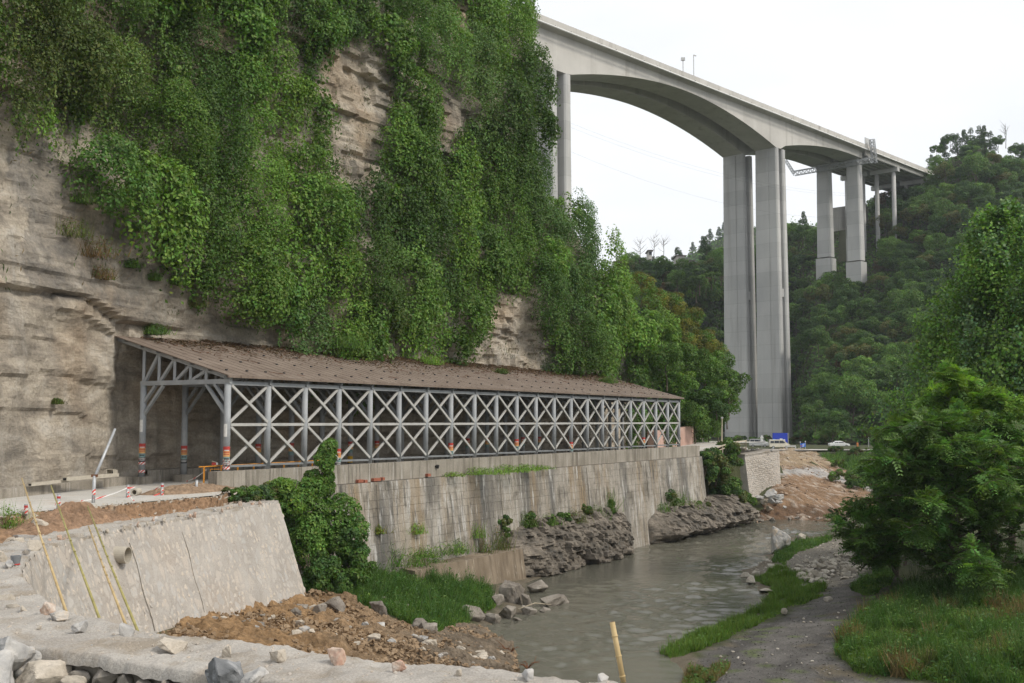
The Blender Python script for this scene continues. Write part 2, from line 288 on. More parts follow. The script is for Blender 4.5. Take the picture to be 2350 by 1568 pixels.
class MB:
    def __init__(s): s.v = []; s.f = []
    def add(s, V, F):
        n = len(s.v); s.v += [tuple(x) for x in V]; s.f += [tuple(i + n for i in f) for f in F]; return s
    def box(s, c, size, M=None):
        hx, hy, hz = size[0] / 2, size[1] / 2, size[2] / 2; c = Vector(c)
        V = [Vector((x, y, z)) for x in (-hx, hx) for y in (-hy, hy) for z in (-hz, hz)]
        V = [(M @ q if M else q) + c for q in V]
        return s.add(V, [(0, 1, 3, 2), (4, 6, 7, 5), (0, 4, 5, 1), (2, 3, 7, 6), (0, 2, 6, 4), (1, 5, 7, 3)])
    def bar(s, a, b, w, h, up=(0, 0, 1)):            # rectangular bar a->b
        a, b = Vector(a), Vector(b); d = b - a; L = d.length; d.normalize(); up = Vector(up)
        x = d.cross(up)
        if x.length < 1e-4: x = d.cross(Vector((1, 0, 0)))
        x.normalize(); z = x.cross(d)
        V = [a + x * i * w / 2 + z * j * h / 2 + d * k for k in (0, L) for i, j in ((-1, -1), (1, -1), (1, 1), (-1, 1))]
        return s.add(V, [(3, 2, 1, 0), (4, 5, 6, 7), (0, 1, 5, 4), (1, 2, 6, 5), (2, 3, 7, 6), (3, 0, 4, 7)])
    def tube(s, pts, radii, n=8, caps=True):
        pts = [Vector(p) for p in pts]; base = len(s.v); V = []; F = []
        ref = None
        for i, p in enumerate(pts):
            d = (pts[min(i + 1, len(pts) - 1)] - pts[max(i - 1, 0)]).normalized()
            if ref is None: ref = Vector((1, 0, 0)) if abs(d.z) > 0.9 else Vector((0, 0, 1))
            x = d.cross(ref).normalized(); y = d.cross(x).normalized()
            r = radii[i] if hasattr(radii, '__len__') else radii
            V += [p + (x * math.cos(2 * math.pi * k / n) + y * math.sin(2 * math.pi * k / n)) * r for k in range(n)]
        for i in range(len(pts) - 1):
            for k in range(n):
                a, b = i * n + k, i * n + (k + 1) % n; F.append((a, b, b + n, a + n))
        if caps: F += [tuple(range(n))[::-1], tuple(range((len(pts) - 1) * n, len(pts) * n))]
        return s.add(V, F)
    def mesh(s, name, smooth=False):
        me = bpy.data.meshes.new(name); me.from_pydata(s.v, [], s.f); me.update()
        if smooth: me.polygons.foreach_set('use_smooth', np.full(len(me.polygons), True))
        bm = bmesh.new(); bm.from_mesh(me); bmesh.ops.recalc_face_normals(bm, faces=bm.faces); bm.to_mesh(me); bm.free()
        return me
    def build(s, name, mat, parent=None, smooth=False, **kw): return place(name, s.mesh(name, smooth), mat, parent, **kw)
def grid_faces(nu, nv):
    i = np.arange(nu * nv).reshape(nu, nv)
    return np.stack([i[:-1, :-1], i[1:, :-1], i[1:, 1:], i[:-1, 1:]], -1).reshape(-1, 4)
def rotz(a): return Matrix.Rotation(a, 3, 'Z')

def rock_mesh(name, seed, n=16, squash=(1, 1, 1), round_=0.0, flat=0.0):
    r = np.random.default_rng(seed); bm = bmesh.new()
    P = r.normal(size=(n, 3)); P /= np.linalg.norm(P, axis=1)[:, None]; P *= r.uniform(0.78, 1.0, (n, 1))
    if flat: P = np.clip(P, -flat, flat) / flat
    P *= np.array(squash) * 0.5
    for p in P: bm.verts.new(p)
    g = bmesh.ops.convex_hull(bm, input=bm.verts)
    bmesh.ops.delete(bm, geom=[v for v in bm.verts if not v.link_faces], context='VERTS')
    bmesh.ops.dissolve_limit(bm, angle_limit=0.2, verts=bm.verts, edges=bm.edges)
    if round_ >= 0:
        bmesh.ops.bevel(bm, geom=list(bm.edges), offset=0.035 + round_, segments=1 + (round_ > 0.05), affect='EDGES', profile=0.6, clamp_overlap=True)
    bmesh.ops.triangulate(bm, faces=bm.faces)
    if round_ >= 0.02:
        bmesh.ops.subdivide_edges(bm, edges=[e for e in bm.edges if e.calc_length() > 0.3], cuts=1)
        for v in bm.verts: v.co += Vector(r.normal(size=3)) * 0.008
    me = bpy.data.meshes.new(name); bm.to_mesh(me); bm.free()
    return me

def rough_rock(name, seed, n=13, squash=(1, 1, 1), amp=0.06):
    """angular block with broken, pitted faces"""
    r = np.random.default_rng(seed); bm = bmesh.new(); P = r.normal(size=(n, 3)); P /= np.linalg.norm(P, axis=1)[:, None]; P = np.clip(P * 1.25, -0.9, 0.9) * r.uniform(0.85, 1.0, (n, 1)) * np.array(squash) * 0.55
    for p in P: bm.verts.new(p)
    bmesh.ops.convex_hull(bm, input=bm.verts); bmesh.ops.delete(bm, geom=[v for v in bm.verts if not v.link_faces], context='VERTS')
    bmesh.ops.bevel(bm, geom=list(bm.edges), offset=0.03, segments=1, affect='EDGES', clamp_overlap=True); bmesh.ops.triangulate(bm, faces=bm.faces)
    for k in range(3): bmesh.ops.subdivide_edges(bm, edges=[e for e in bm.edges if e.calc_length() > 0.10], cuts=1); bmesh.ops.triangulate(bm, faces=bm.faces)
    bm.normal_update(); co = np.array([v.co[:] for v in bm.verts]); d = fbm(co[:, 0] * 4 + co[:, 2] * 2.3, co[:, 1] * 4 + co[:, 2] * 3.1, 4, seed); st = np.floor((co @ r.normal(size=3)) * 5) ; d2 = hsh(st.astype(int), st.astype(int) * 0, seed) - 0.5
    for v, a, b in zip(bm.verts, d, d2): v.co += v.normal * (amp * a + amp * 0.5 * b)
    me = bpy.data.meshes.new(name); bm.to_mesh(me); bm.free(); return me

# ================================================================== THE LAND
F0 = np.array([-0.2608 * 64, 64.0]); DV = np.array([0.5028, 0.8644]); PV = np.array([-0.8644, 0.5028])
BAY = 0.0458396 * 64 / DV[1]; NB = 21
ROAD, PARA, LEDGE = 8.9, 9.85, 8.35
def gp(s, t, z): q = F0 + s * DV + t * PV; return Vector((q[0], q[1], z))
def spline(P, n):
    P = np.asarray(P, float); m = len(P); L = np.r_[0, np.cumsum(np.linalg.norm(np.diff(P, axis=0), axis=1))]
    T = np.linspace(0, L[-1], n); idx = np.clip(np.searchsorted(L, T, 'right') - 1, 0, m - 2)
    t = (T - L[idx]) / (L[idx + 1] - L[idx])
    def g(k): return P[np.clip(k, 0, m - 1)]
    p0, p1, p2, p3 = g(idx - 1), g(idx), g(idx + 1), g(idx + 2); t = t[:, None]
    return 0.5 * ((2 * p1) + (-p0 + p2) * t + (2 * p0 - 5 * p1 + 4 * p2 - p3) * t ** 2 + (-p0 + 3 * p1 - 3 * p2 + p3) * t ** 3)

# ---- plan lines of the new curved wall (top outer edge)
FW_D = [(1900, 1632), (1400, 1568), (1100, 1535), (700, 1490), (450, 1460), (310, 1443), (150, 1400), (78, 1350), (50, 1308), (78, 1268), (130, 1248), (200, 1230), (350, 1200), (500, 1175), (640, 1150)]
FW = spline([tuple(on(x, y, LEDGE))[:2] for x, y in FW_D], 220)
FT = np.gradient(FW, axis=0); FT /= np.linalg.norm(FT, axis=1)[:, None]
FN = np.stack([FT[:, 1], -FT[:, 0]], 1)                      # towards the river
FL = np.r_[0, np.cumsum(np.linalg.norm(np.diff(FW, axis=0), axis=1))]
FWID = np.interp(FL, [0, FL[-1] * 0.45, FL[-1] * 0.62, FL[-1]], [2.4, 2.2, 1.9, 1.5])
FB = FW - FN * FWID[:, None]                                  # back edge of the ledge

# ---- ground heights from measured spots (pixel, height)
CTRL = []
for z, pts in ((0.0, [(1560, 1568), (1490, 1500), (1600, 1450), (1760, 1385), (1765, 1360), (1705, 1325), (1730, 1300), (1775, 1262), (1840, 1235), (1900, 1205),
                      (1195, 1550), (1190, 1525), (1105, 1452), (1130, 1422), (1235, 1400), (1195, 1345), (1280, 1310), (1475, 1245), (1690, 1200), (1740, 1196), (1890, 1195)]),
               (-1.0, [(1300, 1540), (1450, 1440), (1450, 1350), (1600, 1300), (1600, 1240), (1800, 1212), (1230, 1500), (1350, 1590), (1960, 1196), (2150, 1190), (2350, 1190), (1350, 1400)]),
               (0.6, [(1640, 1568), (1700, 1500), (1800, 1420), (1850, 1260), (1800, 1300), (1060, 1345), (2000, 1225)]),
               (1.0, [(1900, 1350), (1000, 1380), (2000, 1262), (2200, 1225), (1080, 1490), (1030, 1420)]),
               (1.4, [(2100, 1568), (1940, 1500), (1955, 1400), (2010, 1310), (900, 1400), (2350, 1225)]),
               (2.0, [(2150, 1450), (2200, 1340), (930, 1310), (850, 1440), (2350, 1270), (960, 1500)]),
               (2.6, [(2350, 1520), (2350, 1400), (800, 1350), (2600, 1500), (2600, 1300), (850, 1285)]),
               (3.2, [(720, 1372), (620, 1402), (740, 1310), (720, 1480), (650, 1460)]),
               (3.7, [(500, 1448), (560, 1470), (700, 1270), (450, 1500)]),
               (4.5, [(640, 1240), (350, 1480)]), (5.2, [(600, 1180), (560, 1140)]),
               (7.0, [(1800, 1043), (1830, 1045), (1860, 1047)]), (6.7, [(1780, 1032), (1900, 1034), (2000, 1034), (2200, 1034), (2500, 1034)]),
               (5.0, [(1835, 1085), (1890, 1075)]), (3.4, [(1860, 1110), (1930, 1100), (1800, 1125)]), (1.6, [(1800, 1160), (1880, 1160), (1950, 1150), (2050, 1140)]),
               (2.6, [(2050, 1105), (2300, 1110)]), (4.6, [(1960, 1065), (2100, 1065), (2350, 1065)])):
    for x, y in pts:
        q = on(x, y, z); CTRL.append((q.x, q.y, z))
CTRL += [(30, 20, 0.5), (45, 30, 3), (80, 60, 5), (90, 120, 5), (80, 200, 6.7), (-5, 30, 2.5), (-9, 31, 3.6), (4, 25, 0), (9, 30, -0.6), (14, 38, -0.4), (0, 40, 1.0)]
CTRL = np.array(CTRL)
def _solve():
    n = len(CTRL); Rm = np.linalg.norm(CTRL[:, None, :2] - CTRL[None, :, :2], axis=2)
    A = np.zeros((n + 3, n + 3)); A[:n, :n] = -Rm + np.eye(n) * 0.15; A[:n, n] = 1; A[:n, n + 1:] = CTRL[:, :2]; A[n, :n] = 1; A[n + 1:, :n] = CTRL[:, :2].T
    return np.linalg.solve(A, np.r_[CTRL[:, 2], 0, 0, 0])
WR = _solve()
GW0, GW1 = gp(-3, 0.4, 0), gp(77.5, 0.4, 0)
PLAT = [tuple(q) for q in FB[::4]] + [tuple(FB[-1]), (GW0.x, GW0.y), (GW1.x, GW1.y), (32.5, 150.5), (41, 166), (38, 240), (-90, 240), (-90, -30), (40, -30), (40, 10)]
def ground_z(X, Y, raw=False):
    X = np.asarray(X, float); Y = np.asarray(Y, float); sh = X.shape; x, y = X.ravel(), Y.ravel()
    z = WR[-3] + WR[-2] * x + WR[-1] * y; n = len(CTRL)
    for i in range(n): z -= WR[i] * np.hypot(x - CTRL[i, 0], y - CTRL[i, 1])
    z = np.clip(z, -1.6, 8)
    far = np.clip((y - 235) / 40, 0, 1); z = z * (1 - far) + 6.7 * far
    side = np.clip((np.abs(x - 20) - 75) / 40, 0, 1); z = z * (1 - side) + 6.0 * side
    z = z + 0.10 * fbm(x / 3.0, y / 3.0, 4, 3) * np.clip(z + 0.6, 0, 1)
    if not raw: z = np.where(inpoly(x, y, PLAT), 6.9, z)
    return z.reshape(sh)

GREEN = np.array([0.060, 0.066, 0.030]); GRAVEL = np.array([0.112, 0.104, 0.096]); SAND = np.array([0.165, 0.148, 0.122]); BROWN = np.array([0.23, 0.165, 0.10]); MUD = np.array([0.13, 0.11, 0.08])
TRACK = [(1500, 1600), (1560, 1555), (1640, 1480), (1800, 1415), (1950, 1325), (2020, 1305), (2065, 1325), (2000, 1395), (1935, 1435), (1915, 1500), (1965, 1545), (2200, 1600)]
COBBLE = [(1700, 1330), (1730, 1295), (1810, 1250), (1880, 1235), (2010, 1240), (2010, 1300), (1900, 1355), (1810, 1350)]
def zone_col(X, Y, Z):
    P = np.stack([X, Y, Z], -1); px, py = proj(P)
    c = np.empty(P.shape); c[:] = GREEN
    jx = px + 14 * fbm(X / 1.5, Y / 1.5, 3, 5); jy = py + 10 * fbm(X / 1.5, Y / 1.5, 3, 9)
    g_ = inpoly(jx, jy, TRACK); v_ = fbm(X / 1.2, Y / 1.8, 4, 15)[..., None]; rut = np.clip(np.cos((px + (py - 1440) * 1.35 - 1760) / 26.0), 0, 1)[..., None] ** 3
    gr = GRAVEL * (1 + 0.55 * v_) * (1 - 0.4 * rut); gr = np.where(v_ < -0.38, MUD * 0.9, gr); gr = np.where(fbm(X / 0.9, Y / 0.9, 3, 16)[..., None] > 0.42, np.array([0.10, 0.12, 0.05]), gr); c[g_] = gr[g_]
    c[inpoly(jx, jy, COBBLE)] = SAND
    c[(Z < 0.22)] = MUD
    c[inpoly(jx, jy, [(300, 1490), (420, 1430), (640, 1370), (740, 1345), (850, 1400), (1000, 1450), (1190, 1500), (1190, 1600), (300, 1600)])] = np.array([0.22, 0.145, 0.08])
    return c
xs = np.r_[-1200, -400, -150, -70, np.arange(-34, 62, 0.5), 70, 80, 100, 130, 180, 400, 1200]; ys = np.r_[-300, -60, -20, 0, np.arange(12, 30, 2.0), np.arange(30, 150, 0.75), np.arange(150, 250, 2.5), 300, 400, 700, 1300]
X, Y = np.meshgrid(xs, ys, indexing='ij'); Z = ground_z(X, Y)
V = np.stack([X, Y, Z], -1).reshape(-1, 3)
place('ground', mesh_np('ground', V, grid_faces(len(xs), len(ys))[:, ::-1], True, vcol=zone_col(V[:, 0], V[:, 1], V[:, 2]), attr='ground_colour'), 'ground', kind='structure')
wx = np.r_[-60, -30, np.arange(-6, 46, 0.29), 60, 80, 140]; wy = np.r_[12, 30, np.arange(43, 100, 0.27), np.arange(100, 146, 0.5), 170, 240]; X, Y = np.meshgrid(wx, wy, indexing='ij')
calm = np.clip(0.5 + 1.5 * fbm(X / 9, Y / 14, 3, 201), 0.12, 1); fl_ = X * 0.35 + Y * 0.94
Z = calm * (0.14 * fbm(X / 1.3, Y / 0.9, 3, 203) + 0.10 * fbm(X / 0.5, Y / 0.42, 2, 205) + 0.03 * np.sin(fl_ * 5 + 3 * fbm(X / 3, Y / 3, 2, 207)))
place('river_water', mesh_np('river_water', np.stack([X, Y, Z], -1).reshape(-1, 3), grid_faces(len(wx), len(wy)), True), 'river_water', kind='structure')

# ---- cliff
LEAN = 0.12
CB = [(-45, (-30.0, 24.0)), (-25, (-28.6, 43.5)), (-13, (-26.6, 55.5)), (-6, (-25.4, 62.5)), (0, (F0[0] + 8.8 * PV[0], F0[1] + 8.8 * PV[1]))]
def cliff_base(s):
    s = np.asarray(s, float); q = F0 + s[..., None] * DV + 8.8 * PV
    for k in range(2):
        neg = np.interp(s, [c[0] for c in CB], [c[1][k] for c in CB]); q[..., k] = np.where(s < 0, neg, q[..., k])
    nrm = np.broadcast_to(PV, q.shape).copy(); wgt = np.clip(-s / 14, 0, 1)[..., None]
    nrm = nrm * (1 - wgt) + np.array([-0.995, 0.10]) * wgt; nrm /= np.linalg.norm(nrm, axis=-1)[..., None]
    return q, nrm                                     # nrm points into the hill
SIL = [(1185, -60), (1190, 0), (1190, 80), (1190, 180), (1205, 310), (1232, 430), (1335, 540), (1375, 620), (1440, 700), (1545, 800), (1610, 880), (1630, 950), (1610, 1000)]
def cliff_sh(px, py):
    r = ray(px, py); a = r[:2] @ PV; k = (8.8 + LEAN * (EYE - ROAD) + F0 @ PV) / (a - LEAN * r[2])
    P = r * k; return (P[:2] - F0) @ DV, EYE + P[2] - ROAD
_se = sorted([(cliff_sh(x, y)[1], cliff_sh(x, y)[0]) for x, y in SIL])
def s_end(h): return np.interp(h, [q[0] for q in _se], [q[1] for q in _se])
def cliff(s, h, detail=True):
    s = np.asarray(s, float); h = np.asarray(h, float); q, n = cliff_base(s)
    inn = LEAN * h
    ov = np.clip(s - s_end(h), 0, None); inn = inn + 1.5 * ov ** 1.25
    left = np.clip((14 - s) / 10, 0, 1) * np.clip((26 - h) / 8, 0, 1)              # the smooth bare face
    rel = 1.7 * fbm(s / 12, h / 9, 3, 11) * np.clip(h / 8, 0.25, 1)
    if detail:
        hh = h + 0.03 * s + 0.5 * vnoise(s / 7, h / 4, 31)
        for th, bl, amp, sd in ((2.1, 4.2, 1.15, 41), (0.7, 1.7, 0.55, 43)):
            b = np.floor(hh / th); k = np.floor((s + 9 * hsh(b, b * 0, sd)) / bl)
            rel = rel + amp * (1 - 0.62 * left) * (0.7 * (hsh(b, b * 0 + 5, sd + 1) - 0.5) + 0.7 * (hsh(b, k, sd + 2) - 0.5))
        rel = rel + 0.22 * fbm(s / 1.6, h / 1.2, 4, 51) + left * 0.5 * fbm(s / 4.0, h / 5.0, 4, 53)
        crack = np.exp(-((hh - 12.2) / 0.22) ** 2) * np.clip((4 - s) / 4, 0, 1) + np.exp(-((hh - 6.4) / 0.16) ** 2) * np.clip((2 - s) / 3, 0, 1) * (vnoise(s / 3, h * 0, 77) > -0.1)
        h0 = 10.9 + 0.7 * vnoise(s / 5, s * 0, 61) - 0.03 * s; lf = np.clip((7 - s) / 4, 0, 1); rel = rel + lf * (0.95 * np.clip((h - h0) / 0.25, 0, 1) * np.clip((19 - h) / 5, 0, 1) + 0.35 * np.clip((h - h0 + 0.9) / 0.15, 0, 1) * (h < h0) * (vnoise(s / 2.2, s * 0, 63) > -0.2)) + lf * np.clip((h0 - h) / 2, 0, 1) * (0.45 * fbm(s / 1.7, h / 7, 3, 65) + 0.25 * fbm(s / 3.5, h / 3.5, 3, 67))
        rel = rel - 0.25 * crack
    rel = np.where(h < 7, rel * np.clip(0.35 + h * 0.093, 0, 1), rel)
    w_ = inn - rel
    return np.stack([q[..., 0] + n[..., 0] * w_, q[..., 1] + n[..., 1] * w_, ROAD - 0.4 + h], -1)
ss = np.arange(-18, 103, 0.22); hs = np.arange(0, 51, 0.2)
S, H = np.meshgrid(ss, hs, indexing='ij')
CV = cliff(S, H).reshape(-1, 3); cpx_, cpy_ = proj(CV); tone = np.zeros(len(CV)); jx_, jy_ = cpx_ + 22 * fbm(S.ravel() / 2.5, H.ravel() / 2.5, 3, 301), cpy_ + 22 * fbm(S.ravel() / 2.5, H.ravel() / 2.5, 3, 303)
for pl, wt in (([(15, 320), (110, 330), (190, 450), (315, 520), (318, 705), (210, 700), (110, 690), (50, 620), (70, 500), (20, 420)], 0.75), ([(330, 600), (430, 640), (520, 690), (640, 740), (640, 810), (430, 790), (330, 740)], 0.45), ([(980, 150), (1090, 150), (1090, 320), (990, 420)], 0.4), ([(870, 140), (930, 200), (905, 350), (865, 330)], 0.5), ([(1230, 760), (1440, 820), (1430, 900), (1240, 870)], 0.5)): tone = np.maximum(tone, wt * inpoly(jx_, jy_, pl))
place('cliff', mesh_np('cliff', CV, grid_faces(len(ss), len(hs)), False, vcol=np.repeat(tone[:, None], 3, 1), attr='rock_tone'), 'cliff_rock', kind='structure')

# ---- road (ribbon through the gallery) and its broken edge
sr = np.linspace(-44, 108, 153)
qb, nb = cliff_base(sr); inner = qb + nb * 0.8
edge_D = [(0, 1184), (60, 1176), (200, 1164), (330, 1152), (430, 1143), (505, 1136)]
edge = np.array([tuple(on(x, y, ROAD))[:2] for x, y in edge_D])
edge_s = (edge - F0) @ DV
outer = F0 + sr[:, None] * DV + 0.1 * PV
es = np.r_[-44, edge_s, 0.0]; ex = np.r_[-19.0, edge[:, 0], gp(0, 0.1, 0).x]; ey = np.r_[22.0, edge[:, 1], gp(0, 0.1, 0).y]
for k, arr in ((0, ex), (1, ey)): outer[:, k] = np.where(sr < 0, np.interp(sr, es, arr), outer[:, k])
rz = ROAD + np.interp(sr, [-44, 74, 92, 108], [0, 0, 1.0, 0.9])
cols_ = [inner * (1 - k) + outer * k for k in (0, .25, .5, .75, 1)]
V = np.stack([np.c_[c, rz] for c in cols_], 1).reshape(-1, 3)
place('road', mesh_np('road', V, grid_faces(len(sr), 5)), 'road_concrete', kind='structure')
# earth between the broken road edge and the curved wall
k0 = 118; jj = np.linspace(k0, 219, 140); FBi = np.stack([np.interp(jj, np.arange(220), FB[:, k]) for k in (0, 1)], 1)
ed = spline(np.r_[[(-23.0, 30.0), (-21.8, 38.0)], edge, [tuple(gp(0.3, -0.3, 0))[:2]]], 140)
fr = [0, 0.02, 0.07, 0.10, 0.2, 0.35, 0.5, 0.65, 0.8, 0.92, 1.05]; hz = [ROAD - 0.02, ROAD - 0.03, ROAD - 0.06, ROAD - 0.5, ROAD - 0.72, ROAD - 0.82, ROAD - 0.85, ROAD - 0.85, ROAD - 0.8, ROAD - 0.72, LEDGE - 0.25]
V = []; cc = []
for f_, z_ in zip(fr, hz):
    P = ed * (1 - f_) + FBi * f_; nzv = fbm(P[:, 0] * 1.3, P[:, 1] * 1.3, 4, 17)
    V.append(np.c_[P, z_ + nzv * (0.05 if f_ < 0.05 else 0.22)]); cc.append(np.where((nzv > 0.25)[:, None], [0.33, 0.25, 0.175], [0.30, 0.19, 0.115]))
V = np.stack(V, 1).reshape(-1, 3); cc = np.stack(cc, 1).reshape(-1, 3)
place('backfill_earth', mesh_np('backfill_earth', V, grid_faces(140, len(fr)), True, vcol=cc, attr='ground_colour'), 'soil', kind='structure')
# gravelly heap at the road edge
def mound(name, cx, cy, rx, ry, h, base, rot, colr, seed, n=46, lump=0.25, **kw):
    a, r_ = np.meshgrid(np.linspace(0, 2 * np.pi, n), np.linspace(0, 1, n // 2), indexing='ij')
    lx, ly = rx * r_ * np.cos(a), ry * r_ * np.sin(a); c_, s_ = math.cos(rot), math.sin(rot)
    x, y = cx + lx * c_ - ly * s_, cy + lx * s_ + ly * c_
    prof = np.clip(1 - r_ ** 1.6, 0, 1); z = base - 0.1 + h * prof * (1 + lump * 1.5 * fbm(x * 1.2, y * 1.2, 3, seed)) + lump * 0.6 * h * fbm(x * 4, y * 4, 3, seed + 1) * (1 - r_ ** 4)
    V = np.stack([x, y, z], -1).reshape(-1, 3); t = fbm(V[:, 0] * 3, V[:, 1] * 3, 3, seed + 2)[:, None]
    vc = np.array(colr) * (1 + 0.35 * t)
    return place(name, mesh_np(name, V, grid_faces(n, n // 2), False, vcol=vc, attr='ground_colour'), 'soil', **kw)
q = on(85, 1215, 8.2); mound('earth_bank', q.x, q.y, 6.5, 2.6, 0.75, 7.85, R(78), (0.30, 0.19, 0.115), 7, kind='structure')
q = on(440, 1128, ROAD); mound('gravel_heap', q.x, q.y, 4.0, 1.7, 0.55, ROAD, R(62), (0.30, 0.21, 0.14), 3, kind='structure')
q = on(160, 1172, ROAD); mound('gravel_heap', q.x + 0.3, q.y - 0.4, 5.0, 1.9, 1.15, ROAD - 0.95, R(72), (0.28, 0.18, 0.115), 5, n=60, kind='structure')

# ---- soil heap below the curved wall and the earth ramp downstream
def patch(name, poly, bounds, res, colf, lump, seed, zadd=0.0, **kw):
    xs = np.arange(bounds[0], bounds[1], res); ys = np.arange(bounds[2], bounds[3], res); X, Y = np.meshgrid(xs, ys, indexing='ij'); Z0 = ground_z(X, Y, True)
    px, py = proj(np.stack([X, Y, Z0], -1)); ins = inpoly(px + 10 * fbm(X, Y, 3, seed + 7), py + 6 * fbm(X, Y, 3, seed + 8), poly)
    big = fbm(X / 2.6, Y / 2.6, 3, seed); fine_ = fbm(X / 0.55, Y / 0.55, 4, seed + 2); rid = 1 - np.abs(fbm(X / 0.9, Y / 0.9, 3, seed + 4)) * 2
    Z = Z0 + zadd + lump * (0.9 * big + 0.45 * fine_ + 0.3 * rid); Z = np.where(ins, np.maximum(Z, Z0 + 0.02), Z0 - 0.5)
    V = np.stack([X, Y, Z], -1).reshape(-1, 3); F = grid_faces(len(xs), len(ys)); keep = ins.ravel()[F].any(1)
    F = F[keep][:, ::-1]; used, inv = np.unique(F, return_inverse=True); V = V[used]; F = inv.reshape(-1, 4)
    vc = colf(V, fine_.ravel()[used], big.ravel()[used])
    return place(name, mesh_np(name, V, F, False, vcol=vc, attr='ground_colour'), 'soil', **kw)
def soilcol(V, f, b):
    px, py = proj(V); t = np.clip((px - 700) / 330 + 0.25 * b, 0, 1)[:, None]
    c = np.array([0.255, 0.16, 0.082]) * (1 - t) + np.array([0.155, 0.122, 0.088]) * t
    return c * (1 + 0.35 * f[:, None])
SOIL = [(330, 1490), (420, 1445), (520, 1418), (640, 1395), (730, 1362), (800, 1385), (850, 1412), (930, 1440), (1000, 1468), (1060, 1440), (1110, 1450), (1180, 1500), (1190, 1555), (1100, 1570), (400, 1540)]
patch('soil_heap', SOIL, (-16, 3, 38, 66), 0.14, soilcol, 0.62, 21, 0.15, kind='structure')
def rampcol(V, f, b):
    px, py = proj(V); c = np.broadcast_to(np.array([0.225, 0.145, 0.088]), V.shape).copy()
    g = inpoly(px, py + 6 * f, [(1780, 1078), (1870, 1072), (1930, 1085), (2000, 1110), (2010, 1130), (1900, 1098), (1840, 1088), (1780, 1092)]); c[g] = (0.33, 0.31, 0.29)
    c[(py < 1070)] = (0.28, 0.21, 0.135); k = (py > 1160); c[k] = (0.16, 0.10, 0.062)
    s_ = (f > 0.3); c[s_] = c[s_] * 0.5 + np.array([0.42, 0.38, 0.33]) * 0.5
    return c * (1 + 0.3 * f[:, None])
RAMP = [(1735, 1205), (1745, 1160), (1770, 1120), (1785, 1030), (1860, 1034), (1890, 1052), (1930, 1078), (1985, 1110), (2020, 1140), (2000, 1175), (1920, 1200)]
patch('earth_ramp', RAMP, (28, 72, 132, 236), 0.5, rampcol, 0.45, 27, 0.1, kind='structure')

# ---- hills: a terrain skin per hill, later planted with trees
def hill(name, cols_x, ytop, ybase, dtop, dbase, nk=46, pw=1.0, seed=1, amp=2.0):
    k = np.linspace(-0.03, 1, nk); V = np.zeros((len(cols_x), nk + 2, 3))
    for i, x in enumerate(cols_x):
        for j, kk in enumerate(k):
            yy = ybase[i] + (ytop[i] - ybase[i]) * kk; dd = dbase[i] + (dtop[i] - dbase[i]) * np.sign(kk) * abs(kk) ** pw
            V[i, j] = at(x, yy, dd)
        V[i, nk] = V[i, nk - 1] + np.array([0, 25, -4]); V[i, nk + 1] = V[i, nk - 1] + np.array([0, 140, -60])
    V[:, :nk, 2] += amp * fbm(V[:, :nk, 0] / 14, V[:, :nk, 1] / 14, 3, seed)
    return V
hx = np.arange(1360, 2620, 12.0)
h_top = np.interp(hx, [1360, 1430, 1500, 1560, 1640, 1740, 1815, 1880, 1940, 2000, 2070, 2130, 2160, 2200, 2250, 2300, 2350, 2620], [650, 630, 622, 640, 610, 575, 540, 528, 500, 470, 440, 405, 372, 352, 338, 358, 372, 360])
h_base = np.interp(hx, [1360, 1660, 1815, 1860, 2620], [985, 985, 985, 1004, 1010]); d_base = np.interp(hx, [1360, 1600, 1650, 1815, 1870, 2620], [372, 372, 372, 372, 268, 258]); d_top = np.interp(hx, [1360, 1560, 1820, 1940, 2130, 2620], [420, 420, 470, 455, 432, 425])
HILL = hill('hill', hx, h_top, h_base, d_top, d_base)
place('hillside', mesh_np('hillside', HILL.reshape(-1, 3), grid_faces(*HILL.shape[:2]), True, vcol=np.broadcast_to(np.array([0.05, 0.05, 0.025]), (HILL.shape[0] * HILL.shape[1], 3)), attr='ground_colour'), 'ground', kind='structure')
fx = np.arange(1300, 2060, 14.0)
HILL2 = hill('hill2', fx, np.interp(fx, [1300, 1420, 1500, 1560, 1600, 1665, 1740, 1820, 1900, 2060], [690, 650, 625, 597, 575, 540, 520, 512, 520, 560]), np.full(len(fx), 900), np.full(len(fx), 900.0), np.full(len(fx), 640.0), 24, 1.0, 3, 3)
place('far_hill', mesh_np('far_hill', HILL2.reshape(-1, 3), grid_faces(*HILL2.shape[:2]), True, vcol=np.broadcast_to(np.array([0.05, 0.06, 0.03]), (HILL2.shape[0] * HILL2.shape[1], 3)), attr='ground_colour'), 'ground', kind='structure')

# ================================================================== VIADUCT
bO = np.array([(1790 - CX) / FPX * 340, 340.0]); BU = np.array([0.692, 0.722]); BVv = np.array([-0.722, 0.692])
ZT = at(1790, 257, 340).z                                 # top of the parapet
def bp(u, v, z): q = bO + u * BU + v * BVv; return Vector((q[0], q[1], z))
bridge = empty('viaduct', bp(3, 10, 8), 'tall grey concrete viaduct with twin box girders crossing above the valley', 'bridge')
def keep(o, parent):                                     # parent a world-space mesh without moving it
    o.parent = parent; o.matrix_parent_inverse = parent.matrix_basis.inverted(); return o
def depth_at(u):
    if -100.5 <= u <= 0: return 3.0 + 7.2 * (abs(u + 50) / 50) ** 1.9
    if u > 0: return 3.3 + 6.9 * max(0, 1 - u / 50) ** 1.9 if u < 50 else 3.3
    return 3.3 + 6.9 * max(0, 1 - (-u - 106) / 50) ** 1.9 if u < -106 else 10.2
DZ = ZT - 1.15                                           # road surface
us = np.r_[np.arange(-176, -108, 4), -106.8, -104, -102, np.arange(-99.4, 0.1, 3.1), 0, 3, 6, np.arange(9, 62, 3)]
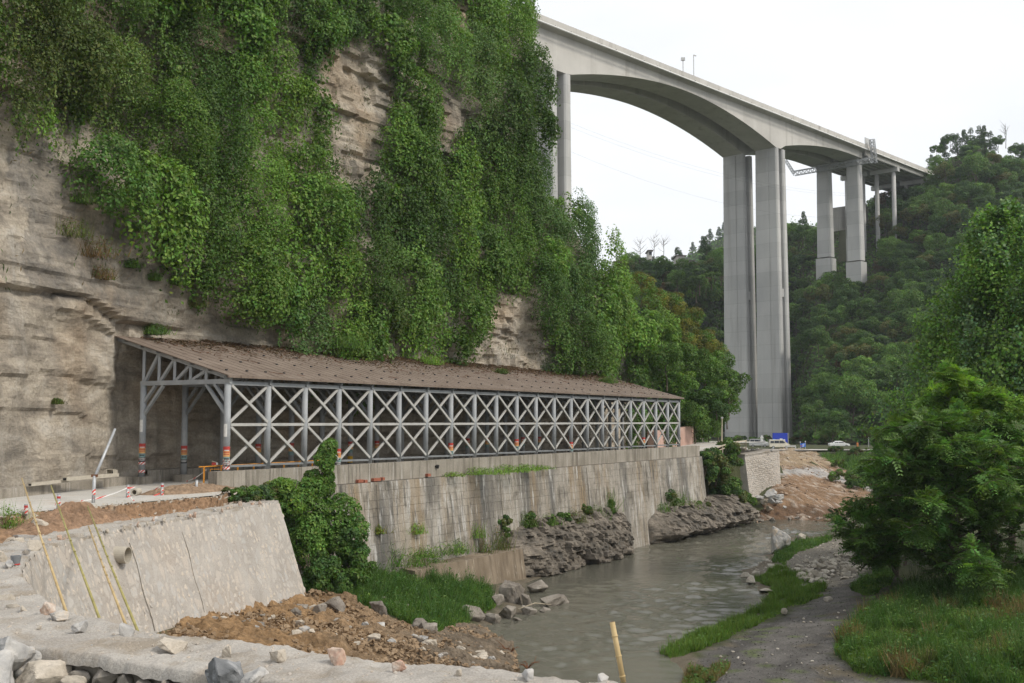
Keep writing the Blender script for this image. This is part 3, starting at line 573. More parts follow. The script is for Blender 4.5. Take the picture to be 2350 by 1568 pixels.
for v0 in (0.0, 12.1):
    mb = MB(); prof = []
    for u in us:
        b = DZ - depth_at(u) if not (-106.8 < u < -99.4 or 0 < u < 6) else DZ - 10.2
        prof.append([bp(u, v0 - 2.2, DZ), bp(u, v0 - 2.2, DZ - 0.35), bp(u, v0 - 0.02, DZ - 0.9), bp(u, v0, DZ - 0.92), bp(u, v0, b), bp(u, v0 + 7.65, b), bp(u, v0 + 7.65, DZ - 0.9), bp(u, v0 + 9.7, DZ - 0.35), bp(u, v0 + 9.7, DZ)])
    n = 9; V = [p for pr in prof for p in pr]; F = []
    for i in range(len(us) - 1):
        for k in range(n): F.append((i * n + k, i * n + (k + 1) % n, (i + 1) * n + (k + 1) % n, (i + 1) * n + k))
    F += [tuple(range(n)), tuple(range((len(us) - 1) * n, len(us) * n))[::-1]]
    keep(mb.add(V, F).build('box_girder', 'bridge_concrete'), bridge)
    # approach deck on precast beams
    mb = MB(); mb.bar(bp(60.4, v0 + 3.75, DZ - 0.3), bp(150, v0 + 3.75, DZ - 0.3), 11.9, 0.6); keep(mb.build('approach_slab', 'bridge_concrete'), bridge)
    for k in range(5):
        v = v0 - 0.9 + k * 2.3; keep(MB().bar(bp(60.5, v, DZ - 1.45), bp(150, v, DZ - 1.45), 0.6, 1.7).build('precast_beam', 'bridge_concrete'), bridge)
    for v in (v0 - 2.05, v0 + 9.55):
        pb = MB(); L = np.arange(-176, 150, 8.0)
        keep(pb.bar(bp(-176, v, DZ + 0.58), bp(150, v, DZ + 0.58), 0.3, 1.14).build('parapet', 'bridge_concrete'), bridge)
dp = keep(MB().tube([bp(u, -2.55, DZ - 0.75) for u in (-176, -60, 60, 150)], 0.2, 8).build('drain_pipe', 'white_paint', smooth=True), bridge)
for u in np.arange(-120, 150, 6.0):
    keep(MB().bar(bp(u, -2.6, DZ - 0.45), bp(u, -2.1, DZ - 0.45), 0.2, 0.5).build('pipe_bracket', 'bridge_concrete'), bridge)
def col_box(mb, u0, u1, v0, v1, z0, z1, taper=0.0, ch=0.35):
    pts = []
    for z, e in ((z0, taper), (z1, 0)):
        a0, a1, b0, b1 = u0 - e * .3, u1 + e * .3, v0 - e, v1 + e
        pts += [bp(a0 + ch, b0, z), bp(a1 - ch, b0, z), bp(a1, b0 + ch, z), bp(a1, b1 - ch, z), bp(a1 - ch, b1, z), bp(a0 + ch, b1, z), bp(a0, b1 - ch, z), bp(a0, b0 + ch, z)]
    mb.add(pts, [tuple(range(8))[::-1], tuple(range(8, 16))] + [(k, (k + 1) % 8, (k + 1) % 8 + 8, k + 8) for k in range(8)])
for (u0, ug, u1, ue), zb in (((-106.8, -104.6, -101.9, -99.4), 6), ((0, 2.0, 4.05, 6.0), 6)):
    for v0 in (0.0, 12.1):
        for a, b in ((u0, ug), (u1, ue)):
            mb = MB(); col_box(mb, a, b, v0, v0 + 7.65, zb, DZ - 10.15, 0.7)
            pr = keep(mb.build('pier_shaft', 'pier_concrete'), bridge)
            if a == u0:
                fl = MB(); fl.bar(bp(a - 0.14, v0 + 3.3, zb), bp(a - 0.14, v0 + 3.3, DZ - 10.6), 0.3, 1.1, up=(BVv[0], BVv[1], 0)); keep(fl.build('pier_rib', 'pier_concrete'), bridge)
        for zz in (EYE + 40.5,):
            keep(MB().bar(bp((ug + u1) / 2, v0 + 0.25, zz), bp((ug + u1) / 2, v0 + 7.4, zz), u1 - ug + 0.1, 2.6).build('pier_strut', 'pier_concrete'), bridge)
zf = at(1907, 590, 392).z
for v0 in (0.9, 12.6):
    zb = at(1970, 598, 384).z if v0 < 5 else zf
    mb = MB(); col_box(mb, 58.3, 61.6, v0, v0 + 4.6, zb, DZ - 3.4, 0.35); keep(mb.build('pier_shaft', 'pier_concrete'), bridge)
    mb = MB(); col_box(mb, 57.7, 62.2, v0 - 0.6, v0 + 5.2, zb - 8, zb - 0.5, 0, 0.1); keep(mb.build('pier_footing', 'pier_concrete'), bridge)
    mb = MB(); col_box(mb, 61.7, 63.0, v0 - 2.4, v0 + 6.6, DZ - 3.9, DZ - 2.4, 0, 0.1); keep(mb.build('pier_cap', 'pier_concrete'), bridge)
for u, v0 in ((86, 0), (86, 12.1), (112, 0), (112, 12.1)):
    keep(MB().bar(bp(u, v0 - 1.6, DZ - 3.1), bp(u, v0 + 9.2, DZ - 3.1), 1.8, 1.6).build('pier_cap', 'pier_concrete'), bridge)
    for v in (v0 + 0.4, v0 + 7.0):
        keep(MB().tube([bp(u, v, DZ - 45), bp(u, v, DZ - 3.6)], 0.8, 14).build('pier_column', 'pier_concrete', smooth=True), bridge)
keep(MB().bar(bp(70, 22, DZ - 22), bp(108, 22, DZ - 14), 1.2, 9).build('retaining_slab', 'bridge_concrete'), bridge)
# lattice work platform slung under the deck
plat = empty('inspection_platform', bp(60, -3, DZ + 1), 'grey lattice inspection platform slung under the viaduct deck', 'work platform')
def lattice(a, b, w, h, n, r=0.12):
    mb = MB(); a, b = Vector(a), Vector(b); d = (b - a).normalized(); up = Vector((0, 0, 1)); up = up if abs(d.z) < 0.8 else Vector((BU[0], BU[1], 0)); x = d.cross(up).normalized() * w / 2; y = up.cross(x).normalized() * 0 + x.cross(d).normalized() * h / 2
    cs = [x + y, -x + y, -x - y, x - y]
    for c_ in cs: mb.bar(a + c_, b + c_, r, r)
    for i in range(n):
        p, q_ = a + (b - a) * i / n, a + (b - a) * (i + 1) / n
        for k in range(4): mb.bar(p + cs[k], q_ + cs[(k + 1) % 4], r * .8, r * .8); mb.bar(p + cs[k], p + cs[(k + 1) % 4], r * .8, r * .8)
    return mb
keep(lattice(bp(59, -4.2, DZ + 2.6), bp(62.5, -3.4, DZ - 5.2), 1.5, 1.2, 7, 0.2).build('mast', 'galvanised'), plat)
keep(lattice(bp(57, -4.6, DZ - 5.2), bp(57, 25.5, DZ - 5.2), 1.4, 1.6, 20, 0.16).build('walkway', 'galvanised'), plat)
keep(lattice(bp(57, 25.5, DZ - 5.2), bp(56, 28.5, DZ + 0.5), 0.8, 1.0, 6, 0.14).build('end_arm', 'galvanised'), plat)
keep(MB().bar(bp(58, -2.1, DZ + 2.4), bp(62, -2.1, DZ + 2.4), 0.3, 2.4).build('screen', 'rail_grey'), plat)
for px, hh_, lab in ((1565, 5.0, 'thin lamp post with a round head above the viaduct parapet'), (1590, 7.5, 'thin lamp post with a short bent arm above the viaduct parapet')):
    u = (1175 * 0 + (px - CX) / FPX * bO[1] - bO[0]) / (BU[0] - (px - CX) / FPX * BU[1])
    lp = empty('lamp_post', bp(u, -1.6, DZ), lab, 'lamp post')
    keep(MB().tube([bp(u, -1.6, DZ), bp(u, -1.6, DZ + hh_)], 0.13, 8).build('pole', 'rail_grey'), lp)
    keep((MB().box(bp(u, -1.6, DZ + hh_), (1.1, 0.7, 0.8)) if hh_ < 6 else MB().bar(bp(u, -1.6, DZ + hh_), bp(u + 1.2, -1.6, DZ + hh_), 0.3, 0.2)).build('lamp_head', 'rail_grey'), lp)

# ================================================================== ROCKFALL GALLERY (steel shed over the road)
gal = empty('rockfall_gallery', gp(36, 4, ROAD), 'long open steel gallery with cross-braced columns and rusty brown shed roof', 'gallery')
TOPZ, MIDZ, EAVE, RSLOPE, TB, TR = 14.95, 12.55, 15.42, 0.272, 7.1, 10.4
def roofz(t): return EAVE + RSLOPE * (t + 0.4)
cme = MB().tube([(0, 0, 0), (0, 0, TOPZ - PARA)], 0.2, 14).mesh('column', True); cme.materials.append(MATS['steel_grey'])
cmb = MB().tube([(0, 0, 0), (0, 0, TOPZ - ROAD - 0.45)], 0.2, 14).mesh('column', True); cmb.materials.append(MATS['steel_grey'])
def child(name, me, parent, p, rz=0.0):
    o = bpy.data.objects.new(name, me); col.objects.link(o); o.location = p; o.rotation_euler = (0, 0, rz); return keep(o, parent)
ANG = math.atan2(DV[1], DV[0])
# printed sheets and reflective bands wrap the columns
def wrap(name, z0, z1, a0, a1, r=0.206, n=10):
    V = []; F = []
    for k in range(n + 1):
        a = a0 + (a1 - a0) * k / n; V += [(r * math.cos(a), r * math.sin(a), z0), (r * math.cos(a), r * math.sin(a), z1)]
    for k in range(n): F.append((2 * k, 2 * k + 2, 2 * k + 3, 2 * k + 1))
    return MB().add(V, F).mesh(name)
FACE = R(-75)
def wmesh(name, z0, z1, da, mat, r=0.206, off=0.0):
    me = wrap(name, z0, z1, FACE + off - da, FACE + off + da, r); me.materials.append(MATS[mat]); return me
poster = [('poster_sheet', wmesh('poster', 0.0, 0.28, 1.25, 'red_paint')), ('poster_sheet', wmesh('poster', -0.32, 0.0, 1.25, 'yellow_print')),
          ('poster_sheet', wmesh('poster', -0.58, -0.32, 1.25, 'teal_print')), ('poster_sheet', wmesh('poster', -0.85, -0.58, 1.25, 'black_print')),
          ('poster_text', wmesh('text', 0.03, 0.08, 0.8, 'paper_white', 0.209)), ('poster_text', wmesh('text', -0.1, -0.05, 1.0, 'red_paint', 0.209)), ('poster_text', wmesh('text', -0.2, -0.16, 0.9, 'red_paint', 0.209)),
          ('poster_text', wmesh('text', -0.47, -0.40, 0.7, 'black_print', 0.209)), ('poster_text', wmesh('text', -0.66, -0.63, 1.0, 'paper_white', 0.209)), ('poster_text', wmesh('text', -0.75, -0.72, 0.9, 'paper_white', 0.209))]
band = wmesh('band', 0, 0.16, 1.5, 'hazard_stripe'); blank = wmesh('sheet', 0, 0.75, 0.55, 'paper_white', 0.207, -0.5)
def dress(colo, p, zp, bands=(), sheet=None, short=False):
    for nm, me in (poster[:3] + poster[4:6] if short else poster): q = child(nm, me, colo, p + Vector((0, 0, zp)))
    for z in bands: child('reflective_band', band, colo, p + Vector((0, 0, z)))
    if sheet: child('notice_sheet', blank, colo, p + Vector((0, 0, sheet)))
front_posters = {0: 1.55, 3: 1.2, 7: 1.35, 10: 1.5, 13: 1.1, 18: 1.3}
for i in range(NB + 1):
    s = i * BAY; p = gp(s, 0, PARA)
    c0 = child('column', cme, gal, p)
    if i in front_posters: dress(c0, p, front_posters[i] - 0.4, (0.1, 0.32, 0.54) if i == 0 else (), 2.0 if i == 0 else None)
    pb = gp(s, TB, ROAD + 0.45); c1 = child('column', cmb, gal, pb)
    keep(MB().box(gp(s, TB, ROAD + 0.22), (1.05, 0.8, 0.46), rotz(ANG)).build('footing', 'kerb_concrete'), gal)
    if i in (0, 1, 3, 4, 6, 7, 9, 11, 12, 14, 15, 17): dress(c1, pb, 1.55 if i else 1.75, (0.25, 0.75, 1.0, 1.25 - 0.24) if i == 0 else (), 2.75 if i == 0 else None, short=i > 1)
    if i == 6: child('yellow_band', wmesh('yband', 0.2, 0.7, 1.6, 'yellow_paint'), c1, pb)
    # frame truss
    tr = MB(); tr.bar(gp(s, -0.25, TOPZ + 0.14), gp(s, TB + 0.2, TOPZ + 0.14), 0.22, 0.28); tr.bar(gp(s, -0.3, roofz(-0.3) - 0.2), gp(s, TR - 0.2, roofz(TR - 0.2) - 0.2), 0.2, 0.2)
    tro = keep(tr.build('truss', 'beam_dark' if i else 'steel_grey'), gal)
    tr = MB(); vt = [TB, 5.75, 4.4, 3.05, 1.75, 0.6]
    def put(a, b, nm='truss_web'):
        if i == 0: keep(MB().bar(a, b, 0.17, 0.17).build(nm, 'steel_grey'), tro)
        else: tr.bar(a, b, 0.15, 0.15)
    for k, t in enumerate(vt[:-1]):
        put(gp(s, t, TOPZ + 0.28), gp(s, t, roofz(t) - 0.3))
        if k < 4: put(gp(s, t - 0.15, TOPZ + 0.28), gp(s, vt[k + 1] + 0.12, roofz(vt[k + 1]) - 0.3))
    for (t0, t1) in ((0.1, 1.75), (0.1, 1.05), (TB - 0.1, TB - 1.75), (TB - 0.1, TB - 1.05)):
        put(gp(s, t0, TOPZ - abs(t1 - t0) * 1.08), gp(s, t1, TOPZ), 'knee_brace')
    if i: keep(tr.build('truss_webs', 'beam_dark'), tro)
    keep(MB().box(gp(s, 0, TOPZ + 0.36), (0.34, 0.3, 0.2), rotz(ANG)).build('column_cap', 'beam_dark'), gal)
OUT = Vector((-PV[0], -PV[1], 0))
for i in range(NB):
    a, b = i * BAY + 0.17, (i + 1) * BAY - 0.17
    keep(MB().bar(gp(a, -0.1, MIDZ), gp(b, -0.1, MIDZ), 0.1, 0.17).build('rail', 'brace_paint'), gal)
    keep(MB().bar(gp(a - 0.1, -0.06, TOPZ + 0.05), gp(b + 0.1, -0.06, TOPZ + 0.05), 0.14, 0.22).build('eave_beam', 'steel_grey'), gal)
    keep(MB().bar(gp(a, -0.05, PARA + 0.28), gp(b, -0.05, PARA + 0.24), 0.1, 0.13).build('foot_rail', 'beam_dark'), gal)
    for z0, z1 in ((MIDZ + 0.15, TOPZ - 0.1), (PARA + 0.4, MIDZ - 0.15)):
        for k, (za, zb) in enumerate(((z0, z1), (z1, z0))):
            o_ = -0.03 - 0.12 * k
            keep(MB().bar(gp(a, o_, za), gp(b, o_, zb), 0.1, 0.16, up=OUT if False else (0, 0, 1)).build('brace', 'brace_paint'), gal)
for t in np.linspace(-0.2, TR - 0.4, 8):
    keep(MB().bar(gp(-0.4, t, roofz(t) - 0.08), gp(NB * BAY + 0.4, t, roofz(t) - 0.08), 0.1, 0.12).build('purlin', 'beam_dark'), gal)
NS = NB * 4; SW = (NB * BAY + 1.1) / NS
for k in range(NS):
    s0 = -0.5 + k * SW; s1 = s0 + SW - 0.004; dz = 0.003 * random.random(); mb = MB()
    ta, tb = -0.45, TR + random.uniform(-0.15, 0.2)
    P = [gp(s0, ta, roofz(ta) + dz), gp(s1, ta, roofz(ta) + dz), gp(s1, tb, roofz(tb) + dz), gp(s0, tb, roofz(tb) + dz)]
    mb.add(P + [q + Vector((0, 0, 0.04)) for q in P], [(3, 2, 1, 0), (4, 5, 6, 7), (0, 1, 5, 4), (1, 2, 6, 5), (2, 3, 7, 6), (3, 0, 4, 7)])
    mb.bar(P[0] + Vector((0, 0, 0.05)) + Vector((DV[0], DV[1], 0)) * 0.04, P[3] + Vector((0, 0, 0.05)) + Vector((DV[0], DV[1], 0)) * 0.04, 0.03, 0.012)
    keep(mb.build('roof_sheet', 'roof_sheet'), gal)
keep(MB().bar(gp(-0.5, -0.47, roofz(-0.47) - 0.03), gp(NB * BAY + 0.6, -0.47, roofz(-0.47) - 0.03), 0.06, 0.16).build('eave_trim', 'roof_sheet'), gal)
clip = MB().box((0, 0, 0.04), (0.13, 0.11, 0.09)).mesh('clip'); clip.materials.append(MATS['black_metal'])
for t in (0.75, 3.4, 6.2, 8.6):
    for k in range(NB * 2):
        if t > 6 and random.random() < 0.6: continue
        s = 0.6 + k * BAY / 2 + (0.5 if t > 2 else 0); child('roof_clip', clip, gal, gp(s, t + random.uniform(-.05, .05), roofz(t) + 0.04), ANG)

surf('footing_stone', [(0.3, (0.17, 0.132, 0.092)), (0.7, (0.28, 0.225, 0.165))], 0.5, rough=0.95, bstr=0.4, bscale=8, streak=[((0.14, 0.11, 0.08), 1.6, 0.5, 0.66), ((0.45, 0.40, 0.33), 3.0, 0.58, 0.7)])
# ---- parapet, block retaining wall below the gallery
para = empty('gallery_retaining_wall', gp(38, -0.5, 3), 'streaked old block retaining wall under the steel gallery above the river', 'retaining wall')
keep(MB().add([gp(s, t, z) for s in (-1.1, 77) for t, z in ((-0.38, 8.6), (0.32, 8.6), (0.30, PARA), (-0.36, PARA))], [(0, 1, 2, 3), (7, 6, 5, 4), (0, 4, 5, 1), (1, 5, 6, 2), (2, 6, 7, 3), (3, 7, 4, 0)]).build('parapet', 'kerb_concrete'), para)
BAT = 0.10
def wallt(z): return -0.62 - BAT * (8.6 - z)
keep(MB().add([gp(s, t, z) for s in (-1.0, 77.2) for t, z in ((wallt(-1) + 0.06, -1), (1.6, -1), (1.6, 8.56), (wallt(8.56) + 0.06, 8.56))], [(0, 1, 2, 3), (7, 6, 5, 4), (0, 4, 5, 1), (1, 5, 6, 2), (2, 6, 7, 3), (3, 7, 4, 0)]).build('wall_core', 'block_stone'), para)
blocks = []
rowz = 8.58; r_ = 0
while rowz > -0.3:
    hgt = 0.52 + 0.16 * hsh(np.array(r_), np.array(3), 9).item(); x = -1.0 - 0.5 * (r_ % 2)
    while x < 77.0:
        wd = 0.8 + 0.75 * random.random(); x1 = min(x + wd, 77.1)
        blocks.append((max(x, -1.0), x1, rowz - hgt, rowz)); x = x1
    rowz -= hgt; r_ += 1
def block_geo(s0, s1, z0, z1):
    g = 0.004; pr = random.uniform(-0.010, 0.016); c_ = 0.011; V = []
    for z, zz in ((z0 + g, 0), (z1 - g, 1)):
        for s, sg in ((s0 + g, 1), (s1 - g, -1)):
            V.append(gp(s, wallt(z) + 0.10, z)); V.append(gp(s, wallt(z) - pr + c_ * 0.6, z)); V.append(gp(s + sg * c_, wallt(z) - pr - 0.01, z + (c_ if zz == 0 else -c_)))
    # order per corner: back, edge, face
    a, b, c, d = 0, 3, 9, 6
    return V, [(a + 2, b + 2, c + 2, d + 2), (a + 1, b + 1, b + 2, a + 2), (b + 1, c + 1, c + 2, b + 2), (c + 1, d + 1, d + 2, c + 2), (d + 1, a + 1, a + 2, d + 2),
               (a, b, b + 1, a + 1), (b, c, c + 1, b + 1), (c, d, d + 1, c + 1), (d, a, a + 1, d + 1)]
order = sorted(range(len(blocks)), key=lambda k: (0 if 7 < blocks[k][0] < 76 and blocks[k][2] > 2.6 else 1, blocks[k][0] + 2.2 * (8.6 - blocks[k][2])))
rest = MB()
for n_, k in enumerate(order):
    V, F = block_geo(*blocks[k])
    if n_ < 300: keep(MB().add(V, F).build('block', 'block_stone'), para)
    else: rest.add(V, F)
o = rest.build('block_courses', 'block_stone'); o['kind'] = 'stuff'; keep(o, para)
for s, w_, z in ((11.6, 0.55, 8.66), (12.3, 0.3, 8.62), (13.3, 0.8, 8.68), (14.3, 0.25, 8.7), (19.8, 0.4, 8.72)):
    keep(MB().bar(gp(s, -0.5, z + 0.06), gp(s + w_, -0.5, z + 0.06), 0.25, 0.2).build('red_brick', 'brick_red'), para)
for s in (13.5, 30.0, 46, 60):
    keep(MB().bar(gp(s, wallt(8.4) - 0.045, 8.4), gp(s, wallt(4.5) - 0.045, 4.5), 0.03, 0.03).build('joint_strip', 'mortar_dark'), para)
pl_ = MB(); P8 = [gp(s, t, z) for s in (15.5, 30.5) for t, z in ((-3.0, -0.5), (-0.9, -0.5), (-0.9, 2.55), (-2.55, 2.45))]; pl_.add(P8, [(0, 1, 2, 3), (7, 6, 5, 4), (0, 4, 5, 1), (1, 5, 6, 2), (2, 6, 7, 3), (3, 7, 4, 0)]); keep(pl_.build('wall_footing', 'footing_stone'), para)
# pilaster where the wall ends
def rubble_face(name, A, B, zt0, zt1, zb0, zb1, thick, label, mat):
    pass

# ---- rock outcrops at the foot of the wall
def outcrop(name, s0, s1, ztop, tout, seed, under=0.0):
    ss = np.arange(s0, s1, 0.1); zz = np.arange(-0.5, ztop, 0.08); S, Zq = np.meshgrid(ss, zz, indexing='ij')
    e = np.clip(np.minimum(S - s0, s1 - S) / 4.0, 0, 1) ** 0.6
    top = ztop * (0.62 + 0.38 * e) + 0.7 * fbm(S / 4, S * 0, 3, seed)
    prof = np.clip(1 - (Zq / np.maximum(top, 0.3)) ** 2.2, -0.2, 1)
    if under: prof = prof * np.clip(0.45 + Zq / under, 0, 1)
    t = -0.5 - BAT * (8.6 - Zq) - tout * e * prof
    hh = Zq - 0.01 * S + 0.10 * vnoise(S / 2.5, Zq, seed)
    for th, bl, am in ((1.0, 2.4, 0.9), (0.5, 1.2, 0.75), (0.25, 0.6, 0.4)):
        b = np.floor(hh / th); k = np.floor((S + 5 * hsh(b, b * 0, seed)) / bl); t = t - am * (hsh(b, k, seed + 3) - 0.6) * e * (prof > 0)
    t = t + 0.1 * fbm(S * 1.5, Zq * 1.5, 3, seed + 5)
    t = np.where(prof <= 0, 0.3, t)
    P = F0 + S[..., None] * DV + t[..., None] * PV
    return place(name, mesh_np(name, np.concatenate([P, Zq[..., None]], -1).reshape(-1, 3), grid_faces(len(ss), len(zz)), False), 'outcrop_rock', kind='structure')
surf('outcrop_rock', [(0.3, (0.075, 0.068, 0.058)), (0.5, (0.145, 0.125, 0.102)), (0.7, (0.25, 0.215, 0.175))], 0.6, stretch=(1, 1, 2), rough=0.95, bstr=0.7, bscale=4, bdist=0.1, fine=(0.7, 1.2, 6))
outcrop('rock_outcrop', 29, 54.5, 4.5, 2.3, 61)
outcrop('rock_outcrop', 59, 92, 3.9, 3.0, 67, 1.6)
q = on(1430, 1258, 0.15)
o = place('flat_rock', rock_mesh('flat_rock', 5, 18, (6.5, 2.2, 0.7), 0.05), 'outcrop_rock', label='flat rock slab lying at the waterline under the block wall', cat='rock', loc=(q.x, q.y, 0.1)); o.rotation_euler = (0, 0, ANG)

# ---- the new curved masonry wall
cw = empty('curved_masonry_wall', (FW[160, 0], FW[160, 1], 3), 'new curved pale rubble retaining wall with cement-topped ledge and drain pipe', 'retaining wall')
n = 220; BATT = 0.33
gz = ground_z(FW[:, 0] + FN[:, 0] * 2.2, FW[:, 1] + FN[:, 1] * 2.2, True); zbot = np.minimum(gz - 0.6, 6.5)
nv = 26; V = np.zeros((n, nv, 3))
for j in range(nv):
    f = j / (nv - 1); z = (LEDGE - 0.12) * (1 - f) + zbot * f; off = BATT * (LEDGE - z)
    V[:, j, :2] = FW + FN * off[:, None]; V[:, j, 2] = z
wob = 0.035 * fbm(FL[:, None] * 1.2 + np.zeros((1, nv)), V[:, :, 2] * 1.2, 3, 71); V[:, :, :2] += FN[:, None, :] * wob[..., None]
keep(place('wall_face', mesh_np('wall_face', V.reshape(-1, 3), grid_faces(n, nv), True), 'new_mortar'), cw)
# end face
e = V[-1]; bk = np.c_[np.repeat(FB[-1][None], nv, 0) - FN[-1] * 0.5, e[:, 2]]
keep(place('wall_end', mesh_np('wall_end', np.concatenate([e, bk]), np.array([[j, j + 1, nv + j + 1, nv + j] for j in range(nv - 1)])), 'new_mortar'), cw)
# back face (seen behind the near ledge)
V2 = np.zeros((n, 8, 3))
for j in range(8): V2[:, j, :2] = FB + FN * 0.12; V2[:, j, 2] = LEDGE - 0.1 - j * 0.35
keep(place('wall_back', mesh_np('wall_back', V2.reshape(-1, 3), grid_faces(n, 8)), 'mortar_dark'), cw)
# cement ledge: a slab with uneven surface and ragged edges
nl = 760; fl = np.linspace(0, n - 1, nl)
def li(A): return np.stack([np.interp(fl, np.arange(n), A[:, k]) for k in range(A.shape[1])], 1)
fw, fb, ll = li(FW), li(FB), np.interp(fl, np.arange(n), FL); fn = li(FN)
us_ = np.r_[-0.02, 0, np.linspace(0.02, 0.98, 22), 1.0, 1.02]; T = np.zeros((nl, len(us_), 3))
rag0 = 0.05 * fbm(ll * 2.5, ll * 0, 4, 81); rag1 = 0.10 * fbm(ll * 1.6, ll * 0 + 4, 4, 83) + 0.05
for j, u in enumerate(us_):
    P = fw * (1 - u) + fb * u + fn * (rag0 * (1 - u) - rag1 * u)[:, None]
    hgt = 0.09 * fbm(P[:, 0] * 0.9, P[:, 1] * 0.9, 3, 85) + 0.06 * fbm(P[:, 0] * 3, P[:, 1] * 3, 3, 86) + 0.03 * fbm(P[:, 0] * 9, P[:, 1] * 9, 2, 87)
    z = LEDGE + hgt + (-0.3 if u < 0 else -0.03 if u == 0 else -0.04 if u == 1.0 else -0.22 if u > 1 else 0)
    T[:, j, :2] = P; T[:, j, 2] = z
keep(place('cement_ledge', mesh_np('cement_ledge', T.reshape(-1, 3), grid_faces(nl, len(us_))[:, ::-1], True), 'ledge_cement'), cw)
def ledge_pt(px, py, z=LEDGE): return on(px, py, z)
# face stones
stone_me = []
for k in range(8):
    me = rock_mesh('face_stone', 200 + k, 13, (1, 1, 1), -1.0); me.materials.append(MATS['rubble_stone']); stone_me.append(me)
def sample_face(l, z, off=0.0):
    i = np.interp(l, FL, np.arange(n)); P = np.array([np.interp(i, np.arange(n), FW[:, k]) for k in (0, 1)]); N = np.array([np.interp(i, np.arange(n), FN[:, k]) for k in (0, 1)]); N /= np.linalg.norm(N)
    return P + N * (BATT * (LEDGE - z) + off), N, np.interp(i, np.arange(n), zbot)
stones = []; l_vis0 = FL[np.argmin(np.abs(FW[:, 0] - on(150, 1400, LEDGE).x) + np.abs(FW[:, 1] - on(150, 1400, LEDGE).y))]
z = LEDGE - 0.2; rr = 0
while z > 0.5:
    l = l_vis0 - 2 + 0.3 * random.random()
    while l < FL[-1] - 0.15:
        wd = random.uniform(0.2, 0.5); P, N, zb = sample_face(l + wd / 2, z)
        if z > zb + 0.5 and random.random() < 0.72: stones.append((l + wd / 2, z + random.uniform(-.05, .05), wd * random.uniform(0.85, 1.1), random.uniform(0.3, 0.55)))
        l += wd + random.uniform(0.0, 0.14)
    z -= random.uniform(0.26, 0.34); rr += 1
mats4 = []
for (l, z, wd, hg) in stones:
    P, N, zb = sample_face(l, z, -0.018); up = Vector((-N[0] * BATT, -N[1] * BATT, 1)).normalized(); nn = Vector((N[0], N[1], BATT)).normalized(); tt = up.cross(nn).normalized()
    M = Matrix(((tt.x * wd, nn.x * 0.085, up.x * hg, P[0]), (tt.y * wd, nn.y * 0.085, up.y * hg, P[1]), (tt.z * wd, nn.z * 0.085, up.z * hg, z), (0, 0, 0, 1)))
    M = M @ Matrix.Rotation(random.uniform(-0.5, 0.5), 4, 'Y'); mats4.append(M)
def seen_size(M): p = M.translation; return (abs(M.col[0].xyz.length * M.col[2].xyz.length)) / (p.y ** 2)
ordr = sorted(range(len(mats4)), key=lambda k: -seen_size(mats4[k]))
SV, SF = [], []; base = 0
geo = [(np.array([tuple(v.co) for v in me.vertices]), np.array([tuple(p.vertices) for p in me.polygons])) for me in stone_me]
for k_, k in enumerate(ordr):
    M = mats4[k]
    if k_ < 262:
        o = bpy.data.objects.new('stone', stone_me[k % 8]); col.objects.link(o); o.matrix_basis = M; keep(o, cw)
    else:
        v, f = geo[k % 8]; A = np.array(M); SV.append(v @ A[:3, :3].T + A[:3, 3]); SF.append(f + base); base += len(v)
o = place('face_stones', mesh_np('face_stones', np.concatenate(SV), np.concatenate(SF)), 'rubble_stone', kind='stuff'); keep(o, cw)
# stones of the broken inner face near the viewer
bst = []
for k in range(6):
    me = rock_mesh('back_stone', 300 + k, 14, (1, 1, 1), 0.02); me.materials.append(MATS['river_stone']); bst.append(me)
l = 0.0; cnt = 0
for row, zc in enumerate((LEDGE - 0.42, LEDGE - 0.83)):
    l = 6 + row * 0.2
    while l < 30 and cnt < 38:
        wd = random.uniform(0.35, 0.75); i = np.interp(l + wd / 2, FL, np.arange(n)); P = np.array([np.interp(i, np.arange(n), FB[:, k]) for k in (0, 1)]); px, py = proj(np.array([P[0], P[1], zc]))
        T_ = np.array([np.interp(i, np.arange(n), FT[:, k]) for k in (0, 1)])
        if -80 < px < 900 and py < 1650:
            o = bpy.data.objects.new('stone', bst[cnt % 6]); col.objects.link(o); o.location = (P[0], P[1], zc + random.uniform(-.05, .05)); o.scale = (wd * 1.05, 0.55, random.uniform(0.36, 0.5)); o.rotation_euler = (random.uniform(-.1, .1), random.uniform(-.15, .15), math.atan2(T_[1], T_[0])); keep(o, cw); cnt += 1
        l += wd
# construction joints and drain pipe in the face
for px in (418, 105):
    l = FL[np.argmin(np.abs(FW[:, 0] - on(px, 1190 if px > 300 else 1212, LEDGE).x) + np.abs(FW[:, 1] - on(px, 1190 if px > 300 else 1212, LEDGE).y))]
    pts = [];
    for z in np.linspace(LEDGE - 0.6, 4.2, 9): P, N, zb = sample_face(l + 0.06 * math.sin(z * 3), z, 0.02); pts.append((P[0], P[1], z))
    keep(MB().tube(pts, 0.018, 4).build('joint_crack', 'mortar_dark'), cw)
best = None
for l_ in np.linspace(l_vis0, FL[-1], 160):
    for z_ in np.arange(5.5, 8.2, 0.1):
        Pq, Nq, _ = sample_face(l_, z_); ex_, ey_ = proj(np.array([Pq[0], Pq[1], z_])); e_ = (ex_ - 272) ** 2 + (ey_ - 1270) ** 2
        if best is None or e_ < best[0]: best = (e_, Pq, Nq, z_)
_, P, N, PZ = best; Nn = Vector((N[0], N[1], 0))
A0 = Vector((P[0], P[1], PZ)) - Nn * 0.5; Nn = (Nn + Vector((0.5, -0.1, 0))).normalized(); A1 = A0 + Nn * 0.95; pm = MB()
ring = []
